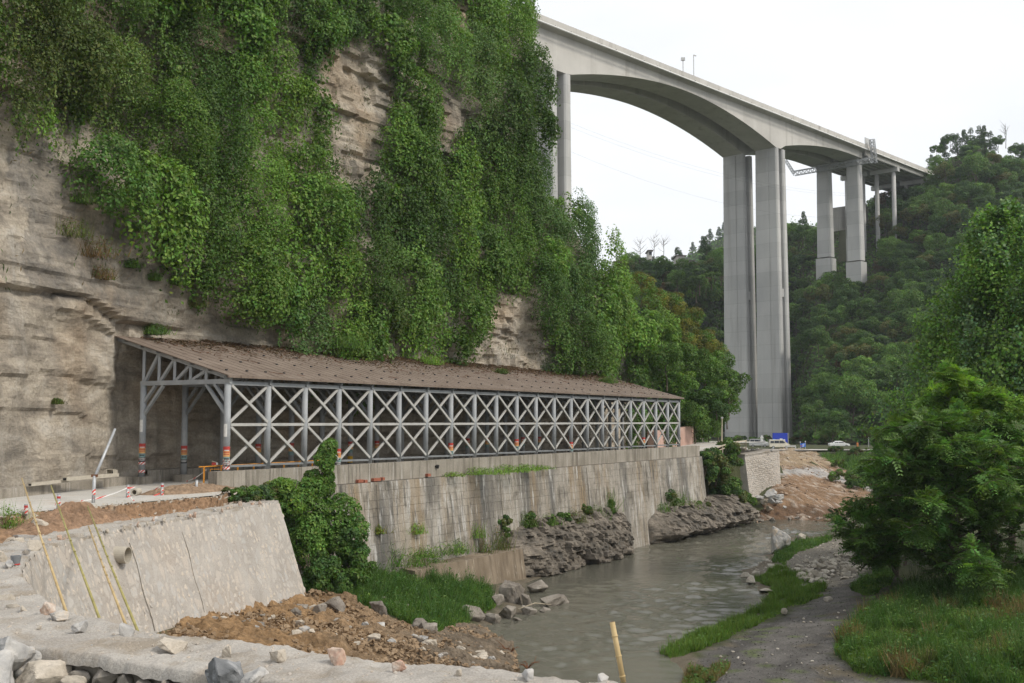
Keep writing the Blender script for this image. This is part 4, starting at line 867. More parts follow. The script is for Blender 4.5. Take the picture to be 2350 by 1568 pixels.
for (c_, r_) in ((A0, 0.34), (A1, 0.34), (A1, 0.3), (A0 + Nn * 0.4, 0.3)):
    x = Vector((-Nn.y, Nn.x, 0)); ring.append([c_ + (x * math.cos(a) + Vector((0, 0, 1)) * math.sin(a)) * r_ for a in np.linspace(0, 2 * math.pi, 24, endpoint=False)])
V = [p for r_ in ring for p in r_]; F = [(i * 24 + k, i * 24 + (k + 1) % 24, (i + 1) * 24 + (k + 1) % 24, (i + 1) * 24 + k) for i in range(3) for k in range(24)]
keep(pm.add(V, F).build('drain_pipe', 'pipe_beige', smooth=False), cw)

# ---- low kerb wall along the cliff foot
sk = np.linspace(-40, 1.2, 60); q0, n0 = cliff_base(sk); V = []
for off, z in ((-1.35, ROAD - 0.05), (-1.35, ROAD + 0.47), (-0.9, ROAD + 0.5), (-0.9, ROAD - 0.05)): V.append(np.c_[q0 + n0 * off, np.full(60, z)])
place('kerb_wall', mesh_np('kerb_wall', np.stack(V, 1).reshape(-1, 3), grid_faces(60, 4)), 'kerb_concrete', label='low concrete kerb wall along the foot of the bare cliff', cat='kerb')
V = []; sk = np.linspace(1.2, 74, 60); q0, n0 = cliff_base(sk)
for off, z in ((-0.85, ROAD - 0.05), (-0.85, ROAD + 0.75), (-0.4, ROAD + 0.8), (0.6, ROAD + 0.8)): V.append(np.c_[q0 + n0 * off, np.full(60, z)])
place('kerb_wall', mesh_np('kerb_wall', np.stack(V, 1).reshape(-1, 3), grid_faces(60, 4)), 'kerb_concrete', label='concrete kerb wall behind the inner columns of the steel gallery', cat='kerb')

# ---- downstream stone wall beside the earth ramp
sw = empty('stone_wall', at(1750, 1100, 152), 'small grey rubble stone wall standing beside the brown earth ramp', 'wall')
A, B = at(1709, 1046, 147), at(1788, 1034, 158); Ab, Bb = at(1722, 1150, 146), at(1793, 1132, 157)
dn = Vector((-(B - A).y, (B - A).x, 0)).normalized() * 3
keep(MB().add([A, B, Bb, Ab, A + dn, B + dn, Bb + dn, Ab + dn], [(0, 1, 2, 3), (0, 4, 5, 1), (1, 5, 6, 2), (3, 7, 4, 0), (2, 6, 7, 3), (4, 7, 6, 5)]).build('wall_core', 'new_mortar'), sw)
swm = []
for k in range(4):
    me = rock_mesh('rubble', 330 + k, 11, (1, 1, 1), -1.0); me.materials.append(MATS['rubble_stone']); swm.append((np.array([tuple(v.co) for v in me.vertices]), np.array([tuple(p.vertices) for p in me.polygons])))
SV, SF, base = [], [], 0; un = (B - A).normalized(); nn = -dn.normalized()
for zf_ in np.arange(0.02, 0.99, 0.045):
    for uf in np.arange(0.02, 0.985, 0.034):
        c = A.lerp(B, uf).lerp(Ab.lerp(Bb, uf), zf_) + Vector((random.uniform(-.04, .04), 0, random.uniform(-.05, .05))); wd, hg = random.uniform(0.3, 0.5), random.uniform(0.2, 0.36)
        M = np.array([[un.x * wd, nn.x * 0.14, 0], [un.y * wd, nn.y * 0.14, 0], [un.z * wd, 0, hg]]); v, f = swm[random.randrange(4)]; SV.append(v @ M.T + np.array(c)); SF.append(f + base); base += len(v)
keep(place('rubble_face', mesh_np('rubble_face', np.concatenate(SV), np.concatenate(SF)), 'rubble_stone', kind='stuff'), sw)
keep(MB().add([A + Vector((0, -.2, 0)), B + Vector((0, -.2, 0)), B + dn, A + dn] + [q_ + Vector((0, 0, 0.2)) for q_ in (A + Vector((0, -.2, 0)), B + Vector((0, -.2, 0)), B + dn, A + dn)], [(3, 2, 1, 0), (4, 5, 6, 7), (0, 1, 5, 4), (1, 2, 6, 5), (2, 3, 7, 6), (3, 0, 4, 7)]).build('coping', 'ledge_cement'), sw)
# pink wall past the gallery
a, b = gp(78.5, 5.8, 0), gp(90, 5.3, 0); mb = MB()
mb.add([Vector((a.x, a.y, ROAD)), Vector((b.x, b.y, ROAD)), Vector((b.x, b.y, ROAD + 3.3)), Vector((a.x, a.y, ROAD + 2.6)), Vector((a.x - 1, a.y + .8, ROAD)), Vector((b.x - 1, b.y + .8, ROAD)), Vector((b.x - 1, b.y + .8, ROAD + 3.3)), Vector((a.x - 1, a.y + .8, ROAD + 2.6))], [(0, 1, 2, 3), (4, 7, 6, 5), (3, 2, 6, 7), (1, 5, 6, 2), (0, 3, 7, 4)])
mb.build('pink_wall', 'pink_concrete', label='pinkish concrete wall at the roadside past the steel gallery', cat='wall')

# grit and crumbs on the cement ledge
rg = np.random.default_rng(5); gm = rock_mesh('grit', 700, 7, (1, 1, 0.7), -1.0); gv = np.array([tuple(v.co) for v in gm.vertices]); gf = np.array([tuple(p.vertices) for p in gm.polygons]); SV, SF, b0 = [], [], 0
for k in range(3000):
    i = rg.integers(nl); j = rg.integers(3, len(us_) - 3); p = T[i, j] + np.r_[rg.normal(size=2) * 0.08, 0]; SV.append(gv * (0.02 + 0.09 * rg.uniform() ** 4) + p); SF.append(gf + b0); b0 += len(gv)
keep(place('ledge_grit', mesh_np('ledge_grit', np.concatenate(SV), np.concatenate(SF)), 'rubble_stone', kind='stuff'), cw)

# ================================================================== PLANTS
def unit(a): return a / np.maximum(np.linalg.norm(a, axis=-1, keepdims=True), 1e-9)
def leaves(P, N, size, C, r, down=0.6, asp=0.5, spread=0.6, up=0.35, fold=0.18):
    """one small folded leaf (two triangles) at each point"""
    n = len(P); nn = unit(N + r.normal(size=(n, 3)) * spread + np.array([0, 0, up]))
    a = r.normal(size=(n, 3)) * 0.7 + np.array([0, 0, -down]); a = unit(a - nn * (a * nn).sum(1, keepdims=True)); b = np.cross(nn, a)
    sz = np.broadcast_to(np.asarray(size, float), (n,))[:, None]; a = a * sz * 0.5; b = b * sz * 0.5 * asp; lift = nn * sz * fold * 0.5
    V = np.stack([P - a, P + b + lift, P + a, P - b + lift], 1).reshape(-1, 3); i = np.arange(n)[:, None] * 4
    F = np.concatenate([i + np.array([[0, 1, 2]]), i + np.array([[0, 2, 3]])], 1).reshape(-1, 3)
    return V, F, np.repeat(C, 2, 0)
def blades(P, h, wd, C, r, lean=0.35):
    n = len(P); a = r.uniform(0, 2 * np.pi, n); t = np.stack([np.cos(a), np.sin(a), np.zeros(n)], 1); l = r.normal(size=(n, 3)) * lean; l[:, 2] = 1; l = unit(l)
    V = np.stack([P - t * wd[:, None], P + t * wd[:, None], P + l * h[:, None]], 1).reshape(-1, 3); return V, np.arange(3 * n).reshape(n, 3), C
def merge(parts):
    V, F, C, b = [], [], [], 0
    for v, f, c in parts: V.append(v); F.append(f + b); C.append(c); b += len(v)
    return np.concatenate(V), np.concatenate(F), np.concatenate(C)
def plant_mesh(name, parts, mat='leaf'):
    V, F, C = merge(parts) if isinstance(parts, list) else parts
    me = mesh_np(name, V, F, False, fcol=np.clip(C, 0.004, 0.9)); me.materials.append(MATS[mat]); return me
def jitter(c, n, r, v=0.25, hue=0.12):
    k = 1 + v * r.normal(size=(n, 1)); c = np.broadcast_to(np.asarray(c, float), (n, 3)) * np.clip(k, 0.45, 1.8)
    return c * (1 + hue * r.normal(size=(n, 3)) * np.array([1, 0.35, 0.8]))
DARK, MID, BRIGHT, OLIVE, YEL, PALE, RUSSET = (np.array(c) for c in ((0.056, 0.112, 0.030), (0.112, 0.205, 0.042), (0.205, 0.345, 0.058), (0.125, 0.145, 0.046), (0.20, 0.20, 0.04), (0.12, 0.20, 0.09), (0.17, 0.11, 0.05)))

# ---- creepers and scrub over the cliff face
BARE = [[(-60, 235), (15, 248), (35, 330), (100, 335), (150, 400), (170, 470), (262, 480), (308, 515), (332, 600), (400, 612), (430, 672), (505, 685), (560, 725), (635, 735), (645, 815), (500, 800), (250, 770), (330, 820), (600, 1000), (330, 1140), (-60, 1190)],
        [(765, 95), (850, 80), (893, 165), (885, 235), (905, 275), (865, 330), (855, 400), (805, 445), (775, 395), (762, 300), (738, 232), (722, 165)],
        [(1008, 190), (1052, 180), (1070, 245), (1078, 285), (1042, 315), (1030, 405), (1003, 415), (995, 300)],
        [(1132, 672), (1192, 660), (1215, 705), (1250, 765), (1262, 862), (1050, 862), (1068, 812), (1112, 765), (1130, 705)],
        [(885, 612), (955, 612), (950, 655), (890, 650)], [(1265, 832), (1430, 870), (1420, 905), (1265, 880)], [(640, 470), (680, 480), (670, 540), (650, 530)], [(575, 290), (625, 300), (620, 380), (590, 370)]]
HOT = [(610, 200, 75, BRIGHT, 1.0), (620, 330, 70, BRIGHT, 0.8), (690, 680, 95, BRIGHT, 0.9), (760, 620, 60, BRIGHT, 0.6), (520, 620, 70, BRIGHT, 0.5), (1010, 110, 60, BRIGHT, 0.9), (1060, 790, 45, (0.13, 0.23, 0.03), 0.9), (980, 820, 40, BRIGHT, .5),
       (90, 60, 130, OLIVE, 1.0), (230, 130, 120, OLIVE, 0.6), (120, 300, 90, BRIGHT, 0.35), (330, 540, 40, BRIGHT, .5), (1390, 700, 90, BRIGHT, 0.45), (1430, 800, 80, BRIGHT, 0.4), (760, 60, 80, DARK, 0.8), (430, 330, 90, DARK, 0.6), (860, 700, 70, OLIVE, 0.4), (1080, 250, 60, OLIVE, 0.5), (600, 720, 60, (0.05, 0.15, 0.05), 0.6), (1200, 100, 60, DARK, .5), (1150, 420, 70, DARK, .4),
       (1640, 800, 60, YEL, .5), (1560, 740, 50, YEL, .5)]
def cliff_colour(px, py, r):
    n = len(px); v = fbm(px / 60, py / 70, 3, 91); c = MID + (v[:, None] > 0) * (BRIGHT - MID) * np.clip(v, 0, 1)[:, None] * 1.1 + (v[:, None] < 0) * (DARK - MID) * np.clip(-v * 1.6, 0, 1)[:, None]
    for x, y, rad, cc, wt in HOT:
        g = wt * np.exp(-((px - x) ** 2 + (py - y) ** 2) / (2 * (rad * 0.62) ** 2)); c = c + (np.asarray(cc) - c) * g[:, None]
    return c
r = np.random.default_rng(11); parts = []
def veg_ok(s_, h_, P, jit=6.0):
    px, py = proj(P); n = len(px); ok = (px > -70) & (px < 1790) & (py > -90) & (py < 1030)
    for b in BARE: ok &= ~inpoly(px + jit * r.normal(size=n), py + jit * r.normal(size=n), b)
    ok &= ~((s_ < 77) & (h_ < 9.8 + 0.4 * r.normal(size=n))); ok &= s_ < s_end(h_) + 1.5
    return ok, px, py
# rounded shrubs and drapes: clusters of leafy lobes that stand off the rock
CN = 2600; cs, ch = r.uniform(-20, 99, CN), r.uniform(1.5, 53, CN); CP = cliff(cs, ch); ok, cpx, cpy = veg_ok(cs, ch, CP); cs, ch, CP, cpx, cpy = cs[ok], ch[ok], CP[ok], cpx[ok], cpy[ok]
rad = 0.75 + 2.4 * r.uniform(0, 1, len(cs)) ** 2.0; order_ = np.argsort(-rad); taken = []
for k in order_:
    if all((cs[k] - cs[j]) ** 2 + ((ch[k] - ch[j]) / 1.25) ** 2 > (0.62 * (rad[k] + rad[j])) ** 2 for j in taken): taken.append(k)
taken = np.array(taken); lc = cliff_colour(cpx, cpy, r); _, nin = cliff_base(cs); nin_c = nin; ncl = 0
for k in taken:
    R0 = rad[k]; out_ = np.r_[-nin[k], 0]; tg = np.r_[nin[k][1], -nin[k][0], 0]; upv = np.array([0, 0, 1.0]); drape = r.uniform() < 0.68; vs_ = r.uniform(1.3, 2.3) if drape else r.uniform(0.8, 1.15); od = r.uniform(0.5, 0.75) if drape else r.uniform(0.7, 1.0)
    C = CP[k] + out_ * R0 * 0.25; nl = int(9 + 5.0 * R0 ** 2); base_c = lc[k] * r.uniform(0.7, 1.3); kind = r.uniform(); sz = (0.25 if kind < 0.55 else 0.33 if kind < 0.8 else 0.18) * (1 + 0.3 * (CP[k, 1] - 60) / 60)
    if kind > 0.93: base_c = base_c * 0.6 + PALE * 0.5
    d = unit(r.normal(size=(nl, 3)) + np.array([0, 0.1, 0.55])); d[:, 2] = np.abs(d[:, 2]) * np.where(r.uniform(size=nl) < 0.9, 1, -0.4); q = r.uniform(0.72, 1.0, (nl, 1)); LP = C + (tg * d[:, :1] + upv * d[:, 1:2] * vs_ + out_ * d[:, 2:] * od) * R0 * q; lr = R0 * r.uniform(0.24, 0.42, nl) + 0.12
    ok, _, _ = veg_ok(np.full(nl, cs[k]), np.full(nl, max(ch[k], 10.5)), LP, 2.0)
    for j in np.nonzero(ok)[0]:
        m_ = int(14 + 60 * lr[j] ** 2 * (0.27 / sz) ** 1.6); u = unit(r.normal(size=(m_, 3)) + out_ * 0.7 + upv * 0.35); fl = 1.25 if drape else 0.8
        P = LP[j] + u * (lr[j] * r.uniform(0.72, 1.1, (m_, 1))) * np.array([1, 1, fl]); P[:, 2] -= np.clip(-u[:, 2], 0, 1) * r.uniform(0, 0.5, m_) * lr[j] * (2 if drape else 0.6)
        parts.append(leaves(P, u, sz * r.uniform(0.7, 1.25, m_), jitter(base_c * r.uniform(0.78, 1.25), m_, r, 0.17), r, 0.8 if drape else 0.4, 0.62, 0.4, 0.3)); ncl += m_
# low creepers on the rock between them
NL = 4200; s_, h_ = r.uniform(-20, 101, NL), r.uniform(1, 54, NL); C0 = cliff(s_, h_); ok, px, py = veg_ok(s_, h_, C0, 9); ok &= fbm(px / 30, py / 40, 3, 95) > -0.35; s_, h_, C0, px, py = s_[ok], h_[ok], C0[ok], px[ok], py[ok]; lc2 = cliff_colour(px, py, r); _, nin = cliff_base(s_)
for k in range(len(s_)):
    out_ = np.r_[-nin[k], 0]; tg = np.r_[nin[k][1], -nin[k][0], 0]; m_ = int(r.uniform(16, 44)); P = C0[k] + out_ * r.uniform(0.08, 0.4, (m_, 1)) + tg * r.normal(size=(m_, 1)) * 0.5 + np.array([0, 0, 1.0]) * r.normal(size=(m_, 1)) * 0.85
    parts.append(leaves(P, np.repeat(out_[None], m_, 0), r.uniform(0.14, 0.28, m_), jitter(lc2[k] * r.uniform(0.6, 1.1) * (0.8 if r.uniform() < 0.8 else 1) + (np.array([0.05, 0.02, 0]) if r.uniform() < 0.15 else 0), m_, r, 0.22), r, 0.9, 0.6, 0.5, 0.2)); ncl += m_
# hanging strands of vine below the drapes
for k in taken:
    for j in range(int(2 + 2.2 * rad[k])):
        out_ = np.r_[-nin_c[k], 0]; tg = np.r_[nin_c[k][1], -nin_c[k][0], 0]; L = r.uniform(0.8, 3.2); m_ = int(16 * L); f = r.uniform(0, 1, (m_, 1)); top = CP[k] + out_ * rad[k] * r.uniform(0.45, 1.05) + tg * rad[k] * r.uniform(-1, 1) - np.array([0, 0, rad[k] * r.uniform(-0.2, 0.8)])
        P = top - np.array([0, 0, 1.0]) * f * L + tg * 0.12 * np.sin(f * 5) + r.normal(size=(m_, 3)) * 0.07; ok, _, _ = veg_ok(np.full(m_, cs[k]), np.full(m_, max(ch[k], 10.5)), P, 0.5)
        if ok.mean() < 0.6 or P[:, 2].min() < 18.2 and cs[k] < 76: continue
        parts.append(leaves(P, np.repeat(out_[None], m_, 0), r.uniform(0.14, 0.26, m_), jitter(lc[k] * r.uniform(0.9, 1.45), m_, r, 0.18), r, 1.0, 0.6, 0.45, 0.2)); ncl += m_
print('cliff leaves', ncl, 'clusters', len(taken))
place('cliff_creepers', plant_mesh('cliff_creepers', parts), label='green creepers and scrub draped over the cliff face', kind='stuff')
# thin dry stalks and brown scrub between
sN = 5200; s2 = r.uniform(-20, 90, sN); h2 = r.uniform(5, 50, sN); P2 = cliff(s2, h2); px, py = proj(P2); ok = (px > -60) & (px < 1500) & (py > -60) & (py < 860) & (s2 < s_end(h2)) & ~((s2 < 77) & (h2 < 10)) & (fbm(px / 30, py / 40, 3, 99) > -0.05)
for b in BARE[:1]: ok &= ~(inpoly(px, py, b) & (r.uniform(size=sN) < 0.75))
P2 = P2[ok]; _, n2 = cliff_base(s2[ok]); pp = []
for k in range(len(P2)):
    m_ = 9; o_ = np.r_[-n2[k], 0]; P = P2[k] + o_ * 0.12 + r.normal(size=(m_, 3)) * np.array([0.3, 0.3, 0.45]); cc = (0.15, 0.12, 0.07) if r.uniform() < 0.45 else (0.07, 0.11, 0.035)
    pp.append(leaves(P, np.repeat(o_[None], m_, 0), r.uniform(0.2, 0.45, m_), jitter(cc, m_, r, 0.3), r, 1.4, 0.2, 0.6, 0))
place('cliff_scrub', plant_mesh('cliff_scrub', pp), label='dry brown scrub and thin stalks clinging to the cliff', kind='stuff')

# ---- crowns and trees
def crown_parts(r, rx, ry, rz, nl, nleaf, leaf, pal, shape='round', zc=0.0, lob=(0.26, 0.42), asp=0.6, flat=0.75, down=0.4):
    d = unit(r.normal(size=(nl, 3))); d[:, 2] = np.where(d[:, 2] < -0.5, -d[:, 2], d[:, 2]); rr = r.uniform(0.45, 0.88, (nl, 1))
    c = d * rr * np.array([rx, ry, rz])
    if shape == 'cone':
        t = r.uniform(0, 1, nl) ** 0.8; a = r.uniform(0, 2 * np.pi, nl); q = (1 - t) * r.uniform(0.4, 0.95, nl); c = np.stack([rx * q * np.cos(a), ry * q * np.sin(a), (t * 2 - 1) * rz], 1)
    lr = r.uniform(*lob, nl) * min(rx, rz, ry); 
    if shape == 'cone': lr *= (1.25 - 0.7 * (c[:, 2] / rz * 0.5 + 0.5))
    per = (nleaf * lr ** 2 / (lr ** 2).sum()).astype(int) + 8; out_ = []
    for k in range(nl):
        m_ = per[k]; u = unit(r.normal(size=(m_, 3)) + np.array([0, 0, 0.25])); rad = r.uniform(0.75, 1.08, (m_, 1)) * lr[k]
        P = c[k] + u * rad * np.array([1, 1, flat]); keep_ = np.ones(m_, bool)
        for j in range(nl):
            if j != k: keep_ &= (((P - c[j]) / np.array([1, 1, flat])) ** 2).sum(1) > (lr[j] * 0.72) ** 2
        P, u = P[keep_], u[keep_]; m_ = len(P)
        if m_ == 0: continue
        base = pal[r.integers(len(pal))] * r.uniform(0.75, 1.25)
        P[:, 2] += zc; out_.append(leaves(P, u, leaf * r.uniform(0.7, 1.3, m_), jitter(base, m_, r, 0.18), r, down, asp, 0.45, 0.35))
    return out_
def trunk_mb(r, H, rad, limbs, reach, bend=0.06):
    mb = MB(); p = Vector((0, 0, -0.4)); pts = [p.copy()]; rr = [rad * 1.25]
    for k in range(6): p = p + Vector((r.normal() * bend * H / 3, r.normal() * bend * H / 3, (H + 0.4) / 6)); pts.append(p.copy()); rr.append(rad * (1 - 0.13 * (k + 1)))
    mb.tube(pts, rr, 7)
    for k in range(limbs):
        b = pts[r.integers(2, 6)]; a = r.uniform(0, 2 * np.pi); e = b + Vector((math.cos(a) * reach, math.sin(a) * reach, reach * r.uniform(0.3, 0.9))); mb.tube([b, b.lerp(e, 0.5) + Vector((0, 0, 0.1 * reach)), e], [rad * 0.45, rad * 0.28, rad * 0.1], 5)
    return mb
def make_kind(seed, H, rx, rz, nl, nleaf, leaf, pal, shape='round', **kw):
    r = np.random.default_rng(seed); cm = plant_mesh('crown', crown_parts(r, rx, rx, rz, nl, nleaf, leaf, pal, shape, H - rz, **kw)); tm = trunk_mb(r, H - rz * (0.6 if shape != 'cone' else 0), 0.03 * H * 0.6, 5, rx * 0.5).mesh('trunk'); tm.materials.append(MATS['bark']); return cm, tm
def put_tree(kind, p, sc_, rz_, name, label, cat, group=None, tall=1.0):
    o = empty(name, p, label, cat, group); o.rotation_euler = (0, 0, rz_); o.scale = (sc_, sc_, sc_ * tall)
    for nm, me in zip(('crown', 'trunk'), kind):
        c = bpy.data.objects.new(nm, me); col.objects.link(c); c.parent = o
    return o
KIND = {
 'dark': [make_kind(400 + k, 8.5, 4.0, 3.3, 26, 5200, 0.42, [DARK, DARK * 1.25, MID * 0.8]) for k in range(2)],
 'mid': [make_kind(410 + k, 9.0, 4.2, 3.6, 30, 5200, 0.42, [MID, MID * 0.85, MID * 1.15]) for k in range(2)],
 'pale': [make_kind(420 + k, 9.5, 4.4, 3.2, 24, 4800, 0.45, [PALE * 0.8, MID, PALE * 0.65], flat=0.5) for k in range(2)],
 'russet': [make_kind(430, 7.5, 3.4, 2.8, 20, 3600, 0.42, [RUSSET * 0.7, OLIVE * 0.9, DARK])],
 'olive': [make_kind(435, 8.5, 3.6, 3.4, 24, 4200, 0.42, [OLIVE, MID * 0.9, YEL * 0.6])],
 'bright': [make_kind(440, 7.5, 3.4, 3.0, 22, 4200, 0.4, [BRIGHT * 0.8, MID, MID * 1.2])],
 'conifer': [make_kind(445 + k, 11.0, 2.9, 4.6, 24, 3400, 0.4, [DARK, DARK * 0.8, np.array((0.035, 0.07, 0.03))], 'cone', lob=(0.3, 0.55)) for k in range(2)],
 'yellow': [make_kind(450, 8.0, 3.3, 3.4, 24, 4600, 0.34, [YEL, YEL * 0.8, OLIVE, MID])],
}
HLAB = {'dark': 'dense dark green broadleaf tree', 'mid': 'round mid-green broadleaf tree', 'pale': 'pale grey-green layered tree', 'russet': 'russet-brown leaved tree', 'olive': 'olive-green rounded tree', 'bright': 'bright fresh green tree', 'conifer': 'narrow dark conifer'}
r = np.random.default_rng(21); cand = []
nu, nk = HILL.shape[0], HILL.shape[1] - 2
tries = 0; tp = []
while len(tp) < 282 and tries < 9000:
    tries += 1; fu, fk = r.uniform(0, nu - 1.01), r.uniform(0, nk - 1.01); i, j = int(fu), int(fk)
    P = HILL[i, j] * (1 - (fu - i)) * (1 - (fk - j)) + HILL[i + 1, j] * (fu - i) * (1 - (fk - j)) + HILL[i, j + 1] * (1 - (fu - i)) * (fk - j) + HILL[i + 1, j + 1] * (fu - i) * (fk - j)
    x, y = proj(P)
    if x < 1410 or x > 2395: continue
    if 1870 < x < 2015 and 520 < y < 680: continue
    if 2000 < x < 2120 and y < 480: continue
    if 1640 < x < 1830 and y > 930: continue
    rel = (P[2] - 8) ; mn = 26 if y < 640 else 34
    if any((x - a) ** 2 + ((y - b) * 1.25) ** 2 < mn ** 2 for a, b, _, _ in tp): continue
    tp.append((x, y, P, j / nk))
for x, y, P, kk in tp:
    v = r.uniform(); sky_ = kk > 0.9
    kd = 'conifer' if (sky_ and v < (0.5 if x > 2050 else 0.35)) or v < 0.02 else 'dark' if v < 0.42 else 'mid' if v < 0.68 else 'pale' if v < 0.78 else 'russet' if v < 0.81 else 'olive' if v < 0.94 else 'bright'
    v2 = KIND[kd]; s0 = r.uniform(0.9, 1.5) * (0.72 if sky_ else 1.0)
    zone = 'on the ridge left of the main piers' if x < 1665 else 'behind the main viaduct piers' if x < 1830 else 'just above the valley road' if y > 880 else 'around the feet of the side piers' if x < 2010 and y > 560 else 'beside the side piers' if x < 2010 else 'under the viaduct end' if y < 520 and x < 2200 else 'on the high slope right of the viaduct end' if y < 560 else 'high on the slope behind the poplars' if y < 720 else 'low on the slope behind the poplars'
    tl = r.uniform(0.85, 1.2); szw = 'large ' if s0 > 1.28 else 'small ' if s0 < 0.98 else ''
    put_tree(v2[r.integers(len(v2))], (P[0], P[1], P[2] - 0.6), s0, r.uniform(0, 6.28), 'conifer' if kd == 'conifer' else 'hill_tree', szw + HLAB[kd] + ' ' + zone, 'tree', szw + HLAB[kd] + ' ' + zone, tl)
# undergrowth skin so no bare earth shows
def hill_cover(G, n_, leaf, pal, r, depth=2.2):
    nu, nk = G.shape[0], G.shape[1] - 2; fu, fk = r.uniform(0, nu - 1.01, n_), r.uniform(0, nk - 1.01, n_); i, j = fu.astype(int), fk.astype(int); a, b = (fu - i)[:, None], (fk - j)[:, None]
    P = G[i, j] * (1 - a) * (1 - b) + G[i + 1, j] * a * (1 - b) + G[i, j + 1] * (1 - a) * b + G[i + 1, j + 1] * a * b
    lump = fbm(P[:, 0] / 4, (P[:, 1] + P[:, 2]) / 4, 3, 131); P[:, 2] += depth * (0.5 + lump) * r.uniform(0.3, 1, n_); x, y = proj(P)
    okk = (x > 1380) & (x < 2420) & ~((x > 1925) & (x < 1957) & (y > 505) & (y < 600)); P, lump = P[okk], lump[okk]; n_ = len(P)
    c = pal[0] + (pal[1] - pal[0]) * np.clip(lump + 0.4, 0, 1)[:, None]
    N = np.repeat(np.array([[-0.2, -0.7, 0.5]]), n_, 0); return leaves(P, N, leaf * r.uniform(0.6, 1.4, n_), jitter(c, n_, r, 0.25), r, 0.4, 0.6, 0.6)
place('hill_undergrowth', plant_mesh('hill_undergrowth', hill_cover(HILL, 66000, 1.15, (DARK * 0.9, MID), r, 2.8)), label='dark green undergrowth between the hillside trees', kind='stuff')
place('far_wood', plant_mesh('far_wood', hill_cover(HILL2, 36000, 2.0, (DARK * 1.1, MID * 1.1), r, 7.0)), label='hazy wood covering the far hill behind the viaduct', kind='stuff')
# skyline conifers of the far wood
for x, y, s0 in ((1562, 585, 1.2), (1590, 570, 1.3), (1612, 553, 1.2), (1630, 546, 1.5), (1650, 535, 1.3), (1662, 527, 1.4)):
    put_tree(KIND['conifer'][0], at(x, y + 26, 900), s0, r.uniform(0, 6), 'conifer', 'small conifer standing on the far hazy hill crest', 'tree', 'conifers on the far crest')
# tall trees by the house left of the main piers
for x, yb, yt, kd in ((1470, 640, 585, 'dark'), (1618, 620, 545, 'conifer'), (1640, 660, 575, 'mid'), (1555, 640, 570, 'conifer'), (1500, 640, 590, 'conifer'), (1520, 640, 588, 'conifer'), (1445, 650, 580, 'mid'), (1600, 740, 625, 'bright')):
    b = at(x, yb, 410); t = at(x, yt, 410); hgt = t.z - b.z; H0 = {'dark': 8.5, 'conifer': 11, 'mid': 9, 'bright': 7.5}[kd]
    put_tree(KIND[kd][0], b, hgt / H0, r.uniform(0, 6), 'ridge_tree', 'tall dark tree on the ridge beside the white hillside house', 'tree', 'trees beside the hillside house')
for k in range(34):
    x = r.uniform(1415, 1662); d = r.uniform(372, 398); yb = np.interp(d, [372, 398], [690, 645]) + r.uniform(-12, 12); kd = ['dark', 'dark', 'mid', 'olive', 'pale', 'russet'][r.integers(6)]
    if 1550 < x < 1600 and yb < 655: continue
    put_tree(KIND[kd][0], at(x, yb, d), r.uniform(0.75, 1.15), r.uniform(0, 6), 'ridge_tree', 'leafy tree on the ridge slope below the small white house', 'tree', 'trees on the slope below the house')
for x, y, s0 in ((2138, 352, .9), (2150, 330, .8), (2163, 318, 1.0), (2178, 308, .85), (2196, 304, .9), (2212, 300, 1.0), (2228, 290, .9), (2246, 286, 1.1), (2258, 290, .9), (2272, 298, .9), (2290, 312, .8), (2330, 330, .8), (2345, 326, .9)):
    t_ = at(x, y, 436); put_tree(KIND['conifer' if s0 > 0.85 else 'dark'][int(r.integers(2))], (t_.x, t_.y, t_.z - (11 if s0 > 0.85 else 8.5) * s0), s0, r.uniform(0, 6), 'conifer', 'dark tree on the hill crest above the viaduct end', 'tree', 'trees above the viaduct end')
# bare-branched trees on the ridge
for x, y in ((1468, 600), (1500, 590), (1522, 598), (2308, 335)):
    p = at(x, y, 405); t = empty('bare_tree', p, 'leafless spindly tree rising above the ridge skyline', 'tree', 'bare trees on the ridge'); mb = MB(); top = Vector((0, 0, 8.5)); mb.tube([(0, 0, -1), (0.3, 0, 4), top], [0.14, 0.09, 0.03], 5)
    br = MB()
    for k in range(16):
        z0 = r.uniform(2.5, 7.5); a = r.uniform(0, 6.28); L = r.uniform(1.2, 3.2); d = Vector((math.cos(a), math.sin(a), r.uniform(0.4, 1.1))); br.tube([(0.2, 0, z0), Vector((0.2, 0, z0)) + d * L * 0.5, Vector((0.2, 0, z0)) + d * L + Vector((0, 0, 0.4))], [0.06, 0.045, 0.025], 4)
    tm = mb.build('trunk', 'bark', t); br.build('branches', 'bark', t)
